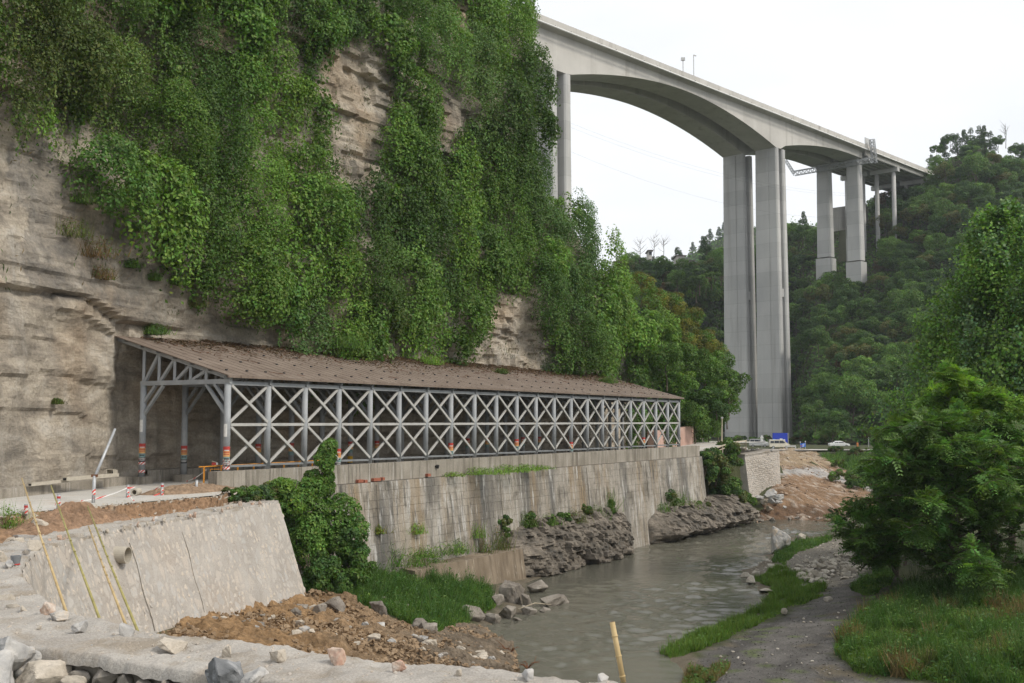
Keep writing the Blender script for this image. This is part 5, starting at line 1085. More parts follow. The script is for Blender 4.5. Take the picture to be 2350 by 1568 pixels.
# trees on the spur below the cliff
r = np.random.default_rng(31)
YL, GL = 'olive-yellow bushy tree on the spur above the pink wall', 'green bushy tree on the spur beside the main viaduct piers'
for kd, x, y, dp_, s0 in (('yellow', 1470, 655, 148, .62), ('yellow', 1500, 690, 146, .6), ('yellow', 1535, 705, 150, .72), ('yellow', 1575, 745, 152, .78), ('yellow', 1608, 790, 153, .72), ('yellow', 1560, 790, 148, .66), ('yellow', 1640, 812, 156, .6), ('mid', 1650, 850, 154, .72), ('mid', 1672, 888, 154, .72), ('bright', 1645, 905, 150, .74), ('mid', 1615, 860, 149, .72), ('mid', 1580, 830, 146, .66), ('dark', 1648, 952, 152, .7), ('dark', 1610, 925, 146, .72), ('bright', 1565, 885, 143, .72), ('mid', 1530, 830, 140, .66), ('mid', 1595, 972, 144, .62), ('mid', 1668, 930, 157, .6), ('bright', 1520, 770, 143, .6), ('mid', 1625, 990, 148, .55), ('mid', 1560, 950, 142, .6), ('bright', 1490, 740, 139, .6)):
    lb_ = {'yellow': 'olive-yellow bushy tree', 'mid': 'mid-green bushy tree', 'bright': 'fresh bright green tree', 'dark': 'dark green dense tree'}[kd] + (' high on the spur beside the cliff' if y < 760 else ' on the spur edge against the main pier' if x > 1638 else ' low on the spur above the pink wall' if y > 900 else ' on the middle of the spur above the gallery end')
    cm = KIND[kd][0]; H0, rz0 = {'yellow': (8.0, 3.4), 'mid': (9.0, 3.6), 'bright': (7.5, 3.0), 'dark': (8.5, 3.3)}[kd]; c = at(x, y, dp_)
    put_tree(cm, (c.x, c.y, c.z - (H0 - rz0) * s0), s0, r.uniform(0, 6), 'spur_tree', lb_, 'tree', lb_)
# bushes along the valley road
SH = [make_kind(460, 3.2, 2.6, 1.6, 18, 2600, 0.3, [DARK, MID * 0.9, MID]), make_kind(461, 3.6, 2.3, 1.8, 16, 2600, 0.3, [MID, MID * 1.2, OLIVE]), make_kind(462, 2.8, 2.4, 1.4, 14, 2200, 0.28, [OLIVE * 0.8, DARK * 1.2, RUSSET * 0.6])]
for k in range(64):
    x = r.uniform(1668, 2030); y = r.uniform(985, 1022) if x > 1830 else r.uniform(996, 1018); d = r.uniform(262, 305); b = at(x, y + 6, d); b.z = max(b.z - 1, 6.5)
    put_tree(SH[r.integers(3)], b, r.uniform(0.5, 0.95) * (0.6 if x < 1830 else 1.2), r.uniform(0, 6), 'roadside_bush', 'leafy green bush in the thicket behind the valley road', 'bush', 'bushes behind the valley road')
for k in range(16):
    x = r.uniform(1900, 2040); d = r.uniform(160, 225); q = on(x, 1040 + (225 - d) * 0.5, 5); b = Vector((at(x, 1000, d).x, d, 0)); b.z = float(ground_z(np.array([b.x]), np.array([b.y]))[0]) - 0.1
    put_tree(SH[r.integers(3)], b, r.uniform(0.4, 0.75), r.uniform(0, 6), 'slope_bush', 'low bush on the grassy slope right of the earth ramp', 'bush', 'bushes on the grassy slope')

# ---- compound-leaved trees built branch by branch
def spray(P, D, r, L=0.55, nl=6, lw=0.16, col_=MID, droop=0.35, asp=0.46):
    """pinnate sprays: rachis from P along D with leaflet pairs"""
    n = len(P); D = unit(D); side = unit(np.cross(D, np.array([0, 0, 1.0]) + r.normal(size=(n, 3)) * 0.35)); nn = np.cross(side, D); parts = []
    C = jitter(col_, n, r, 0.22)
    for k in range(nl):
        f = (k + 0.6) / nl
        for sg in (-1, 1):
            c = P + D * L * f - np.array([0, 0, 1]) * droop * L * f * f; ax = unit(side * sg + D * 0.55 - np.array([0, 0, 0.25]) + r.normal(size=(n, 3)) * 0.12); ln = lw * (1.15 - 0.5 * f) * r.uniform(0.8, 1.2, n)[:, None]
            wv = np.cross(nn, ax) * ln * asp * 0.5; a0, a1 = c, c + ax * ln; mid = c + ax * ln * 0.45 + nn * ln * 0.06
            V = np.stack([a0, mid + wv, a1, mid - wv], 1).reshape(-1, 3); i = np.arange(n)[:, None] * 4; F = np.concatenate([i + np.array([[0, 1, 2]]), i + np.array([[0, 2, 3]])], 1).reshape(-1, 3)
            parts.append((V, F, np.repeat(C * r.uniform(0.9, 1.1), 2, 0)))
    return merge(parts)
def limb_tree(name, base, stems, label, cat, pal, r, nsub=9, nspr=14, L=0.55, lw=0.17, nl=6, twig=0.03, droop=0.35, fill=None, wild=0.45, group=None, up0=0.25):
    """stems: list of (start offset, limb list[(z fraction dir vector, length)]) given as polylines of points; sprays grow on twigs along them"""
    root = empty(name, base, label, cat, group); wood = MB(); PP, DD, CC = [], [], []; bs = np.array(base)
    for pts, rad, leafy in stems:
        pts = np.asarray(pts, float); sp = spline(pts, 14); rr = np.linspace(rad, max(rad * 0.18, 0.015), 14); wood.tube([Vector(q) for q in sp], list(rr), 6)
        if not leafy: continue
        k0 = int(14 * leafy[0]); ln = leafy[1]
        for k in range(nsub):
            f = r.uniform(k0, 13); i = int(min(f, 12)); p = sp[i] + (sp[i + 1] - sp[i]) * (f - i); t = unit(sp[min(i + 1, 13)] - sp[i]); d = unit(t * 0.5 + r.normal(size=3) * wild * np.array([1, 1, 0.5]) + np.array([0, 0, up0])); l = ln * r.uniform(0.5, 1.0) * (1.1 - 0.5 * f / 13)
            e = p + d * l - np.array([0, 0, 0.10 * l * l]); m_ = (p + e) / 2 + np.array([0, 0, 0.08 * l]); wood.tube([Vector(p), Vector(m_), Vector(e)], [twig, twig * 0.7, twig * 0.3], 4, False)
            g = r.uniform(0.12, 1.0, nspr)[:, None]; Q = p * (1 - g) ** 2 + 2 * m_ * g * (1 - g) + e * g ** 2; PP.append(Q + r.normal(size=Q.shape) * 0.05)
            sd = np.cross(d, [0, 0, 1.0]); DD.append(unit(d * 0.5 + sd * r.choice([-1, 1], (nspr, 1)) * r.uniform(0.3, 1.1, (nspr, 1)) + r.normal(size=(nspr, 3)) * 0.3)); CC.append(np.repeat(pal[r.integers(len(pal))][None] * r.uniform(0.8, 1.2), nspr, 0))
    P, D, C = np.concatenate(PP), np.concatenate(DD), np.concatenate(CC)
    V, F, Cc = spray(P, D, r, L, nl, lw, C, droop)
    me = plant_mesh('foliage', (V - bs, F, Cc)); place('foliage', me, None, root)
    wood.v = [tuple(np.array(q) - bs) for q in wood.v]; wood.build('branches', 'bark', root)
    return root
def radial_stems(base, H, spread, n, r, z0=0.1, z1=0.97, rise=(0.1, 0.5), shape=lambda f: math.sin(math.pi * (0.25 + 0.7 * f)), trunk_r=0.16, lean=(0, 0), arms=2.0):
    b = np.array(base); top = b + np.array([lean[0], lean[1], H]); st = [([b - [0, 0, .4], b + (top - b) * 0.5 + r.normal(size=3) * 0.25, top], trunk_r, (0.75, 1.0))]
    for k in range(n):
        f = z0 + (z1 - z0) * (k + r.uniform(0, 1)) / n; a = k * 2.4 + r.uniform(-0.5, 0.5); L = spread * shape(f) * r.uniform(0.75, 1.15); s0 = b + (top - b) * f * 0.93; ri = r.uniform(*rise)
        e = s0 + np.array([math.cos(a) * L, math.sin(a) * L, L * ri]); m_ = s0 + (e - s0) * 0.55 + np.array([0, 0, 0.10 * L]); st.append(([s0, m_, e], trunk_r * 0.4, (0.15, arms)))
    return st
def gnd(px, py, z): q = on(px, py, z); return Vector((q.x, q.y, float(ground_z(np.array([q.x]), np.array([q.y]))[0])))
r = np.random.default_rng(41)
DKF, FRESH = np.array((0.098, 0.190, 0.042)), np.array((0.20, 0.34, 0.055))
b = gnd(2190, 1372, 1.8)
limb_tree('wingnut_tree', b, radial_stems(b, 11.0, 7.0, 36, r, 0.06, 0.97, (-0.05, 0.35), lambda f: 0.55 + 0.5 * math.sin(math.pi * min(1, f * 1.0 + 0.12)), 0.22, (0.6, 0), 2.3), 'dark feathery-leaved tree sprawling over the gravel bank beside the track', 'tree', [DKF, DKF * 1.25, MID * 0.8, DKF * 0.75], r, 18, 12, 0.8, 0.32, 5, droop=0.35, wild=0.62)
b = gnd(2060, 1330, 1.3)
st = []
for (x, y, d) in ((1915, 1218, 70), (1985, 1190, 69), (1950, 1258, 70), (2035, 1120, 70), (2070, 1055, 71), (2020, 1230, 68), (1990, 1290, 69)):
    e = np.array(at(x, y, d)); bb = np.array(b); st.append(([bb, bb + (e - bb) * 0.5 + [0, 0, 0.9], e], 0.09, (0.25, 1.5)))
limb_tree('wingnut_tree', b, st, 'low dark leaning tree with fingers of foliage reaching over the cobbles', 'tree', [DKF, DKF * 1.3, MID * 0.8], r, 22, 13, 0.7, 0.31, 5, droop=0.3)
b = gnd(2270, 1330, 2.2); b = Vector((b.x, b.y, b.z))
limb_tree('walnut_tree', b, radial_stems(b, 13.6, 5.2, 26, r, 0.3, 0.98, (0.0, 0.4), lambda f: 0.9 - 0.35 * f, 0.2, (-1.2, 0), 1.9), 'fresh light green layered tree rising behind the dark bank tree', 'tree', [FRESH, FRESH * 0.8, MID], r, 16, 11, 0.8, 0.36, 5, droop=0.2)
b = gnd(2075, 1300, 1.5)
limb_tree('walnut_sapling', b, radial_stems(b, 12.0, 3.4, 16, r, 0.55, 0.98, (0.0, 0.5), lambda f: 1.0 - 0.4 * f, 0.14, (1.2, 0), 1.5), 'light green sapling top standing left of the tall poplar', 'tree', [FRESH * 0.9, MID], r, 12, 12, 0.65, 0.28, 5)
# poplar: rounder single leaves on rising twigs
def poplar(px, py, depth, ytop, wdt, label, r, nlf=34000):
    q = at(px, py, depth); b = Vector((q.x, q.y, float(ground_z(np.array([q.x]), np.array([q.y]))[0]))); topz = at(px, ytop, depth).z; H = topz - b.z
    root = empty('poplar', b, label, 'tree'); wood = MB(); wood.tube([(0, 0, -.3), (0.1, 0, H * 0.5), (0, 0, H * 0.97)], [0.28, 0.16, 0.02], 7); parts = []; nb = 190
    for k in range(nb):
        f = 0.22 + 0.77 * (k + r.uniform()) / nb; a = r.uniform(0, 6.28); L = wdt * (1.02 - f) ** 0.75 * r.uniform(0.6, 1.15) + 0.3; s0 = Vector((0.05, 0, H * (f - 0.12 * (1 - f)))); e = s0 + Vector((math.cos(a) * L, math.sin(a) * L, L * r.uniform(0.5, 1.0) + 0.3)); wood.tube([s0, e], [0.04, 0.01], 4, False)
        m_ = int(nlf / nb * (0.5 + 0.9 * (1 - f))); g = r.uniform(0.2, 1.05, (m_, 1)); P = np.array(s0) * (1 - g) + np.array(e) * g + r.normal(size=(m_, 3)) * (0.14 + 0.075 * L)
        c = (MID * 1.35 if r.uniform() < 0.6 else PALE * 1.2) * r.uniform(0.75, 1.3); parts.append(leaves(P, unit(P - np.array([0, 0, 1]) * P[:, 2:] * 0.9 + 1e-3), 0.28 * r.uniform(0.7, 1.2, m_), jitter(c, m_, r, 0.22), r, 0.5, 0.85, 0.8, 0.2))
    place('foliage', plant_mesh('foliage', parts), None, root); wood.build('branches', 'bark', root); return root
poplar(2325, 1300, 84, 484, 8.2, 'tall poplar with the highest slender tip on the right bank', r, 58000)
poplar(2283, 1300, 88, 508, 7.6, 'tall poplar with a narrow second tip beside the tallest poplar', r, 46000)
poplar(2420, 1300, 80, 610, 8.0, 'broad poplar at the edge of the bank right of the tall poplars', r, 30000)
poplar(2200, 1300, 94, 690, 8.0, 'shorter spreading poplar left of the tall poplars', r, 42000)

# ---- bush mass between the two retaining walls
r = np.random.default_rng(51)
def leafy_bush(name, p, rx, ry, rz, label, pal, nl=24, nleaf=5200, leaf=0.2, cat='bush', group=None, stems=5, **kw):
    """rounded broadleaf bush: lobed leaf crown over a few bent stems"""
    o = empty(name, p, label, cat, group); place('foliage', plant_mesh('foliage', crown_parts(r, rx, ry, rz, nl, nleaf, leaf, [np.asarray(c_) for c_ in pal], 'round', rz * (0.72 if name != 'sapling' else 0.92), **kw)), None, o); mb = MB()
    for k in range(stems): a = r.uniform(0, 6.28); f = r.uniform(0.3, 0.7); mb.tube([(0, 0, -0.3), (math.cos(a) * rx * f * .5, math.sin(a) * ry * f * .5, rz * 0.7), (math.cos(a) * rx * f, math.sin(a) * ry * f, rz * 1.5)], [0.05, 0.035, 0.012], 5)
    mb.build('stems', 'bark', o); return o
BSH = [MID * 1.1, MID * 0.85, DARK * 1.4, MID * 1.35]
for (x, y, d, rx, ry, rz, nl_, nf, lab, pal) in (
    (688, 1320, 64.5, 1.9, 1.8, 3.4, 44, 15000, 'dense green bush against the end of the curved pale wall', BSH),
    (765, 1330, 66.0, 1.9, 1.6, 2.9, 40, 13000, 'dense leafy bush hanging in front of the streaked block wall', BSH),
    (812, 1355, 66.5, 1.3, 1.1, 1.7, 26, 6500, 'lower leafy bush spilling onto the grassy bank', [MID, MID * 0.85, DARK * 1.4]),
    (792, 1385, 65.0, 1.5, 1.0, 1.3, 24, 5200, 'low spreading bush at the edge of the grass bank', [MID, MID * 0.8]),
    (735, 1385, 62.0, 1.5, 1.0, 1.7, 26, 6400, 'dark bush at the foot of the curved wall end', [DARK * 1.3, MID * 0.8]),
    (655, 1200, 63.6, 1.2, 1.2, 1.55, 24, 6000, 'bright leafy bush beside the top corner of the curved wall', [MID * 1.2, MID, BRIGHT * 0.8]),
    (722, 1180, 66.0, 1.1, 1.0, 1.5, 22, 5200, 'light green bush crown below the slender sapling', [MID * 1.25, MID, BRIGHT * 0.8])):
    leafy_bush('bush', at(x, y, d), rx, ry, rz, lab, pal, nl_, nf, 0.2, lob=(0.3, 0.5), flat=0.85)
q = at(746, 1150, 66.2); sp_o = leafy_bush('sapling', q, 0.55, 0.55, 2.1, 'slender sapling rising in front of the gallery braces', [MID * 1.25, MID], 22, 3200, 0.22, 'tree', lob=(0.55, 0.85), flat=1.0)
for (x, y, d, rx, rz) in ((530, 1140, 60.3, 0.75, 0.6), (560, 1142, 61.2, 0.85, 0.7), (592, 1142, 62.2, 0.85, 0.75), (618, 1138, 63.0, 0.8, 0.8)):
    leafy_bush('shrub', at(x, y + 14, d), rx * 1.2, 0.6, rz * 0.8, 'low weedy shrub along the foot of the gallery parapet', [PALE * 0.75, MID, OLIVE], 26, 2400, 0.13, group='weedy shrubs along the parapet', stems=2)
# bush over the wall end, downstream
for (x, y, d, rx, rz, lab) in ((1642, 1112, 134, 2.3, 2.9, 'large green bush overhanging the rocks beside the grey stone wall'), (1676, 1078, 141, 2.0, 2.3, 'leafy bush under the cream railing above the river rocks'), (1617, 1090, 131.5, 1.3, 2.0, 'dark bush at the end of the streaked block wall'), (1665, 1140, 135, 2.0, 1.6, 'low shrubs hanging over the layered rocks'), (1700, 1172, 140, 1.8, 1.5, 'olive scrub between the layered rocks and the stone wall')):
    leafy_bush('bush', at(x, y, d), rx, rx * 0.8, rz, lab, [MID, MID * 0.8, OLIVE * (1.0 if 'olive' not in lab else 1.3), DARK * 1.3], 34, 6500, 0.32, lob=(0.28, 0.45), flat=0.85)

# ---- tufts of weeds on the walls, roof and rocks (each one a thing)
def tuft(p, w_, h_, label, pal, n_=420, leaf=0.14, name='weed_clump', group=None, tall=0.5, grass=0.3):
    o = empty(name, p, label, 'plant', group); m_ = int(n_ * (1 - grass)); u = unit(r.normal(size=(m_, 3))); u[:, 2] = np.abs(u[:, 2]); P = u * r.uniform(0.35, 1.05, (m_, 1)) ** 0.5 * np.array([w_, w_ * 0.6, h_]); c = np.array([pal[i] for i in r.integers(len(pal), size=m_)])
    pts = [leaves(P, u, leaf * r.uniform(0.6, 1.3, m_), jitter(c, m_, r, 0.25), r, 0.2, 0.45, 0.5, 0.4)]
    g_ = int(n_ * grass) + 5; Pb = np.stack([r.normal(size=g_) * w_ * 0.5, r.normal(size=g_) * w_ * 0.3, np.zeros(g_)], 1); pts.append(blades(Pb, r.uniform(0.5, 1.25, g_) * h_, np.full(g_, leaf * 0.1 + 0.008), jitter(pal[0] * 1.1, g_, r), r, 0.4))
    place('foliage', plant_mesh('foliage', pts), None, o)
    st_ = MB()
    for k in range(7): a = r.uniform(0, 6.28); st_.tube([(0, 0, -0.05), (math.cos(a) * w_ * 0.4, math.sin(a) * w_ * 0.3, h_ * 0.7)], [0.015, 0.008], 4, False)
    st_.build('stems', 'bark', o); return o
for s, z, w_, h_, lab, pal, nn_ in ((26.5, 8.62, 2.4, 0.6, 'bright grass clump on the wall ledge under the gallery parapet', [BRIGHT, MID], 900), (30.5, 8.62, 2.2, 0.65, None, [BRIGHT, MID], 900), (22.8, 8.62, 1.2, 0.35, None, [BRIGHT, OLIVE], 400), (37, 8.62, 1.2, 0.4, None, [BRIGHT, MID], 300), (34, 8.62, 1.6, 0.6, None, [BRIGHT, MID], 600)):
    tuft(gp(s, wallt(z) - 0.05, z - 0.05), w_, h_, 'bright grass clump on the wall ledge under the gallery parapet', pal, nn_, 0.15, group='grass clumps on the parapet ledge')
for px, py, w_, h_, lab, pal in ((858, 1215, 0.55, 0.5, 'yellow-green clump low on the block wall beside the bush', [YEL, BRIGHT]), (940, 1215, 0.85, 0.7, 'yellow-green cushion growing from a wall joint above the grass bank', [BRIGHT, YEL]), (1075, 1225, 1.0, 1.0, 'rounded green shrub on the wall foot beside the rock outcrop', [BRIGHT * .8, MID]), (1010, 1262, 1.6, 0.8, 'wide weed patch on the stepped wall foot', [MID, BRIGHT, PALE]), (960, 1270, 1.2, 0.7, 'mixed weeds on the stepped wall foot near the grass', [MID, BRIGHT]), (1130, 1255, 0.9, 1.4, 'tall brownish weeds beside the rock outcrop', [OLIVE, MID, RUSSET]),
                                   (1195, 1200, 0.8, 0.9, 'dark shrub on top of the rock outcrop', [MID * 0.8, OLIVE]), (1245, 1195, 0.9, 0.7, 'green weeds along the outcrop top', [MID, BRIGHT * .8]), (1300, 1190, 1.0, 0.9, 'brown and green scrub on the outcrop crest', [OLIVE, RUSSET, MID]), (1350, 1190, 1.0, 1.2, 'scrubby shrub at the far end of the outcrop', [MID, OLIVE]), (1388, 1165, 0.7, 1.4, 'upright shrub against the block wall past the outcrop', [MID, MID * .8]), (1450, 1240, 0.6, 0.5, 'small green clump on the flat slab', [MID, BRIGHT]), (1180, 1300, 0.5, 1.2, 'pale weeds trailing down the outcrop', [PALE, MID]),
                                   (1530, 1150, 1.6, 1.2, 'scrub cap on the second rock outcrop', [MID * .9, OLIVE]), (1570, 1160, 1.4, 0.9, 'olive scrub along the second outcrop edge', [OLIVE, MID]), (1500, 1165, 1.1, 0.8, 'green scrub at the near end of the second outcrop', [MID, DARK * 1.3]), (1250, 1320, 0.5, 0.6, 'weeds at the waterline rocks', [MID, BRIGHT]), (888, 1290, 0.9, 1.3, 'tall weeds in front of the pale wall foot', [MID, PALE * .8]), (1060, 1310, 0.9, 0.8, 'green weeds below the brown wall foot', [MID, BRIGHT]), (1040, 1258, 1.2, 0.8, 'bushy weeds on the brown wall footing', [MID, OLIVE]), (1095, 1262, 1.0, 1.1, 'brown-tipped weeds at the end of the wall footing', [OLIVE, RUSSET, MID]), (930, 1290, 1.3, 1.0, 'leafy weeds burying the near end of the wall footing', [MID, BRIGHT * .8]), (985, 1290, 1.0, 0.6, 'small weeds trailing over the wall footing', [MID, PALE * .8])):
    i = (px - 523.78) / (120.526 - 0.04584 * px); s = i * BAY; oc = 1120 < px < 1400 or px > 1480; d = gp(s, -2.0 if oc else -2.7 if 925 < px < 1120 and py > 1235 else -1.3, 0).y - (0.5 if oc else 0.3); p = at(px, py + 10, d); k_ = 1.6 if oc else 1.35
    tuft((p.x, p.y, p.z), w_ * k_, h_ * k_, lab, pal, 900 if oc else 560, 0.17)
for px, py, sz, lab, pal in ((355, 768, 0.9, 'rounded green shrub on the debris at the top of the gallery roof', [MID * 1.1, PALE * .7]), (985, 838, 1.1, 'vivid green shrub on the gallery roof edge', [BRIGHT, BRIGHT * 1.2]), (800, 800, 1.5, 'dark green shrub where creepers meet the roof', [MID, DARK * 1.3]), (725, 805, 0.9, 'grey-green shrub beside hanging creepers on the roof', [PALE * .7, MID]), (1250, 852, 1.6, 'grey-green scrub along the roof edge under the pale rock', [PALE * .6, MID]), (1310, 860, 1.5, 'low scrub on the roof debris under the dark ledge', [MID, PALE * .6]), (1395, 880, 1.2, 'green shrub at the far end of the gallery roof', [MID, MID * .8]), (1150, 858, 0.7, 'small weed on the leaf-strewn roof', [OLIVE, MID])):
    i = (px - 523.78) / (120.526 - 0.04584 * px); p = None
    rr_ = ray(px, py); best = None
    for t in np.arange(2, 10.6, 0.1):     # where the sight line meets the roof
        A = F0 + t * PV; k = (roofz(t) - EYE) / rr_[2]; q = rr_[:2] * k; tt = (q - F0) @ PV
        if best is None or abs(tt - t) < best[0]: best = (abs(tt - t), q, roofz(t))
    tuft((best[1][0], best[1][1], best[2]), sz, sz * 0.8, lab, pal, 620, 0.17)
for px, py, sz, lab, pal in ((265, 612, 0.6, 'small fern on the bare grey rock face', [MID, DARK]), (95, 545, 1.3, 'dry scrub on the rock shoulder of the bare face', [OLIVE, MID, RUSSET]), (150, 590, 1.5, 'brownish scrub hanging down the bare face', [RUSSET, OLIVE, MID]), (175, 640, 1.0, 'trailing brown weeds above the dark rock ledge', [RUSSET, MID]), (120, 470, 1.0, 'green scrub high on the bare shoulder', [MID, OLIVE]), (270, 530, .7, 'little green plant near the rock corner', [MID, PALE]), (320, 640, 0.6, 'leafy plant in the rock cleft', [MID, MID * .8]), (380, 650, 0.8, 'trailing plant on the pale rock recess', [MID, BRIGHT]), (440, 700, 1.0, 'brown and green plant hanging on the grey buttress', [OLIVE, MID, RUSSET]), (60, 920, .35, 'moss cushion on the smooth cliff foot', [OLIVE, MID])):
    s, h = cliff_sh(px, py); p = cliff(np.array([s]), np.array([h + 0.4]))[0]; tuft((p[0] + 0.25, p[1] - 0.2, p[2] - 0.2), sz, sz * 1.0, lab, pal, 420, 0.15, name='cliff_plant')
tuft(on(10, 1235, 8.0), 0.9, 1.5, 'green creeper patch at the end of the dirt bank', [BRIGHT * .8, MID], 520, 0.13)
for px, py in ((205, 1172), (262, 1166), (283, 1163), (95, 1180)): tuft(on(px, py + 4, ROAD - 0.35), 0.28, 0.4, 'small weed sprouting from the broken road edge', [MID, OLIVE], 120, 0.09, group='weeds on the broken road edge')

for (x, y, t_, rx, rz, lab) in ((1210, 1205, -2.4, 1.1, 0.8, 'green shrub on the shoulder of the nearer rock outcrop'), (1270, 1200, -2.3, 1.3, 0.7, 'olive shrub row on the nearer rock outcrop'), (1335, 1195, -2.2, 1.2, 0.9, 'bushy scrub near the far end of the nearer outcrop'), (1390, 1185, -1.6, 0.9, 1.3, 'upright shrub between the outcrop and bare wall'), (1525, 1160, -2.4, 2.0, 1.0, 'dark scrub crown on the second outcrop'), (1585, 1168, -2.8, 1.9, 0.9, 'brown-green scrub on the second outcrop'), (1150, 1235, -2.2, 1.0, 1.2, 'mixed shrub where the footing meets the outcrop'), (1165, 1290, -2.9, 0.6, 1.1, 'pale flowering weeds hanging down the outcrop face')):
    i = (x - 523.78) / (120.526 - 0.04584 * x); d = gp(i * BAY, t_, 0).y - 0.4
    leafy_bush('shrub', at(x, y + 8, d - 0.3), rx * 1.4, rx * 0.7, rz * 1.2, lab, [MID * 0.9, OLIVE, DARK * 1.3] if 'pale' not in lab else [PALE, MID], 20, 2600, 0.2, stems=2)
# ---- grass as stuff
def scatter(poly, n_, r, zlim=0.05):
    xs_ = [p[0] for p in poly]; ys_ = [p[1] for p in poly]; pts = []
    c = [on(x, y, 1.0) for x, y in poly]; x0, x1, y0, y1 = min(q.x for q in c), max(q.x for q in c), min(q.y for q in c), max(q.y for q in c); got = 0
    while got < n_:
        X = r.uniform(x0 - 2, x1 + 2, n_ * 2); Y = r.uniform(y0 - 3, y1 + 3, n_ * 2); Z = ground_z(X, Y); px, py = proj(np.stack([X, Y, Z], -1)); ok = inpoly(px + 7 * fbm(X, Y, 3, 3), py + 5 * fbm(X, Y, 3, 4), poly) & (Z > zlim)
        P = np.stack([X, Y, Z], -1)[ok]; pts.append(P); got += len(P)
        if len(P) == 0: break
    return np.concatenate(pts)[:n_]
G1 = np.array((0.150, 0.250, 0.050)); G2 = np.array((0.078, 0.155, 0.040)); G3 = np.array((0.23, 0.175, 0.085))
def grass(name, poly, n_, h, label, r, cols=(G1, G2), wd=0.022, weeds=0.25, zlim=0.05):
    P = scatter(poly, n_, r, zlim); tuftv = fbm(P[:, 0] * 1.3, P[:, 1] * 1.3, 2, 23); P = P[tuftv > -0.45]; n_ = len(P); v = np.clip(1.6 * fbm(P[:, 0] / 1.1, P[:, 1] / 1.1, 4, 7), -1, 1); c = cols[0] + (cols[1] - cols[0]) * np.clip(v + 0.5, 0, 1)[:, None]
    if len(cols) > 2: d = fbm(P[:, 0] / 2.2, P[:, 1] / 2.2, 3, 19) > 0.28; c[d] = cols[2]
    hh = h * r.uniform(0.4, 1.4, n_) * np.clip(1 + 1.4 * v, 0.25, 2.3); pts = [blades(P, hh, np.full(n_, wd) * r.uniform(0.7, 1.4, n_), jitter(c, n_, r, 0.22), r, 0.38)]
    m_ = int(n_ * weeds); Q = P[:m_].copy(); Q[:, 2] += hh[:m_] * r.uniform(0.3, 0.9, m_); pts.append(leaves(Q, np.repeat([[0, 0, 1.0]], m_, 0), r.uniform(0.1, 0.28, m_), jitter(np.where(r.uniform(size=(m_, 1)) < 0.8, G2, G1 * 0.8), m_, r, 0.3), r, 0.1, 0.45, 0.6))
    return place(name, plant_mesh(name, pts, 'grass_blade'), None, label=label, kind='stuff')
r = np.random.default_rng(61)
grass('meadow_grass', [(1925, 1455), (2000, 1400), (2100, 1365), (2420, 1330), (2420, 1620), (2200, 1572), (1970, 1545), (1915, 1500)], 52000, 0.55, 'long green grass on the mound right of the gravel track', r, (G1, G2, G3), 0.026, 0.4)
grass('tall_grass', [(2050, 1365), (2400, 1300), (2400, 1400), (2080, 1410)], 9000, 0.9, 'tall dark grass under the bank trees', r, (G2, G2 * 0.7), 0.025, 0.3)
grass('bank_grass', [(1480, 1508), (1600, 1455), (1690, 1420), (1750, 1395), (1775, 1350), (1725, 1335), (1790, 1300), (1830, 1320), (1895, 1345), (1885, 1372), (1810, 1398), (1750, 1430), (1650, 1475), (1570, 1508), (1500, 1520)], 34000, 0.34, 'bright grass strip along the water edge', r, (G1 * 1.1, G1 * 0.8), 0.022, 0.05, 0.02)
grass('cobble_grass', [(1770, 1290), (1790, 1250), (1850, 1232), (1920, 1228), (1900, 1245), (1830, 1268), (1800, 1295)], 7000, 0.35, 'green grass around the boulders on the cobble bar', r, (G1, G2), 0.03)
grass('track_grass', [(1950, 1352), (2010, 1310), (2060, 1312), (2040, 1345), (1990, 1370)], 6000, 0.3, 'grass tongue in the middle of the gravel track', r, (G1, G2), 0.025)
grass('track_edge_grass', [(1560, 1545), (1600, 1530), (1680, 1530), (1640, 1568), (1570, 1590)], 4000, 0.25, 'grass tufts beside the gravel track at the water edge', r, (G1, G3), 0.02)
grass('riverside_grass', [(770, 1345), (850, 1300), (930, 1318), (1050, 1335), (1120, 1362), (1140, 1392), (1060, 1440), (1000, 1452), (960, 1438), (860, 1402), (790, 1378)], 32000, 0.6, 'lush green grass bank below the block wall', r, (G1 * 1.15, G2 * 1.15), 0.028, 0.45)
grass('slope_grass', [(1880, 1045), (2060, 1040), (2060, 1140), (2010, 1135), (1960, 1085), (1900, 1062)], 16000, 0.6, 'green grass slope right of the earth ramp', r, (G1, G2), 0.07, 0.1)

for k in range(26):
    x, y = r.uniform(1960, 2360), r.uniform(1395, 1560)
    if x < 1960 + (y - 1395) * 0: continue
    q = on(x, y, 1.8); z = float(ground_z(np.array([q.x]), np.array([q.y]))[0]); q = on(x, y, z); dry = r.uniform() < 0.3
    tuft((q.x, q.y, z), r.uniform(0.3, 0.9), r.uniform(0.35, 1.0), 'clump of weeds standing in the long grass mound' if not dry else 'dry straw-coloured weed clump in the long grass mound', [OLIVE * 1.4, G3] if dry else [MID, G1, PALE * .8], 300, 0.1, group='weed clumps in the grass mound', grass=0.6)

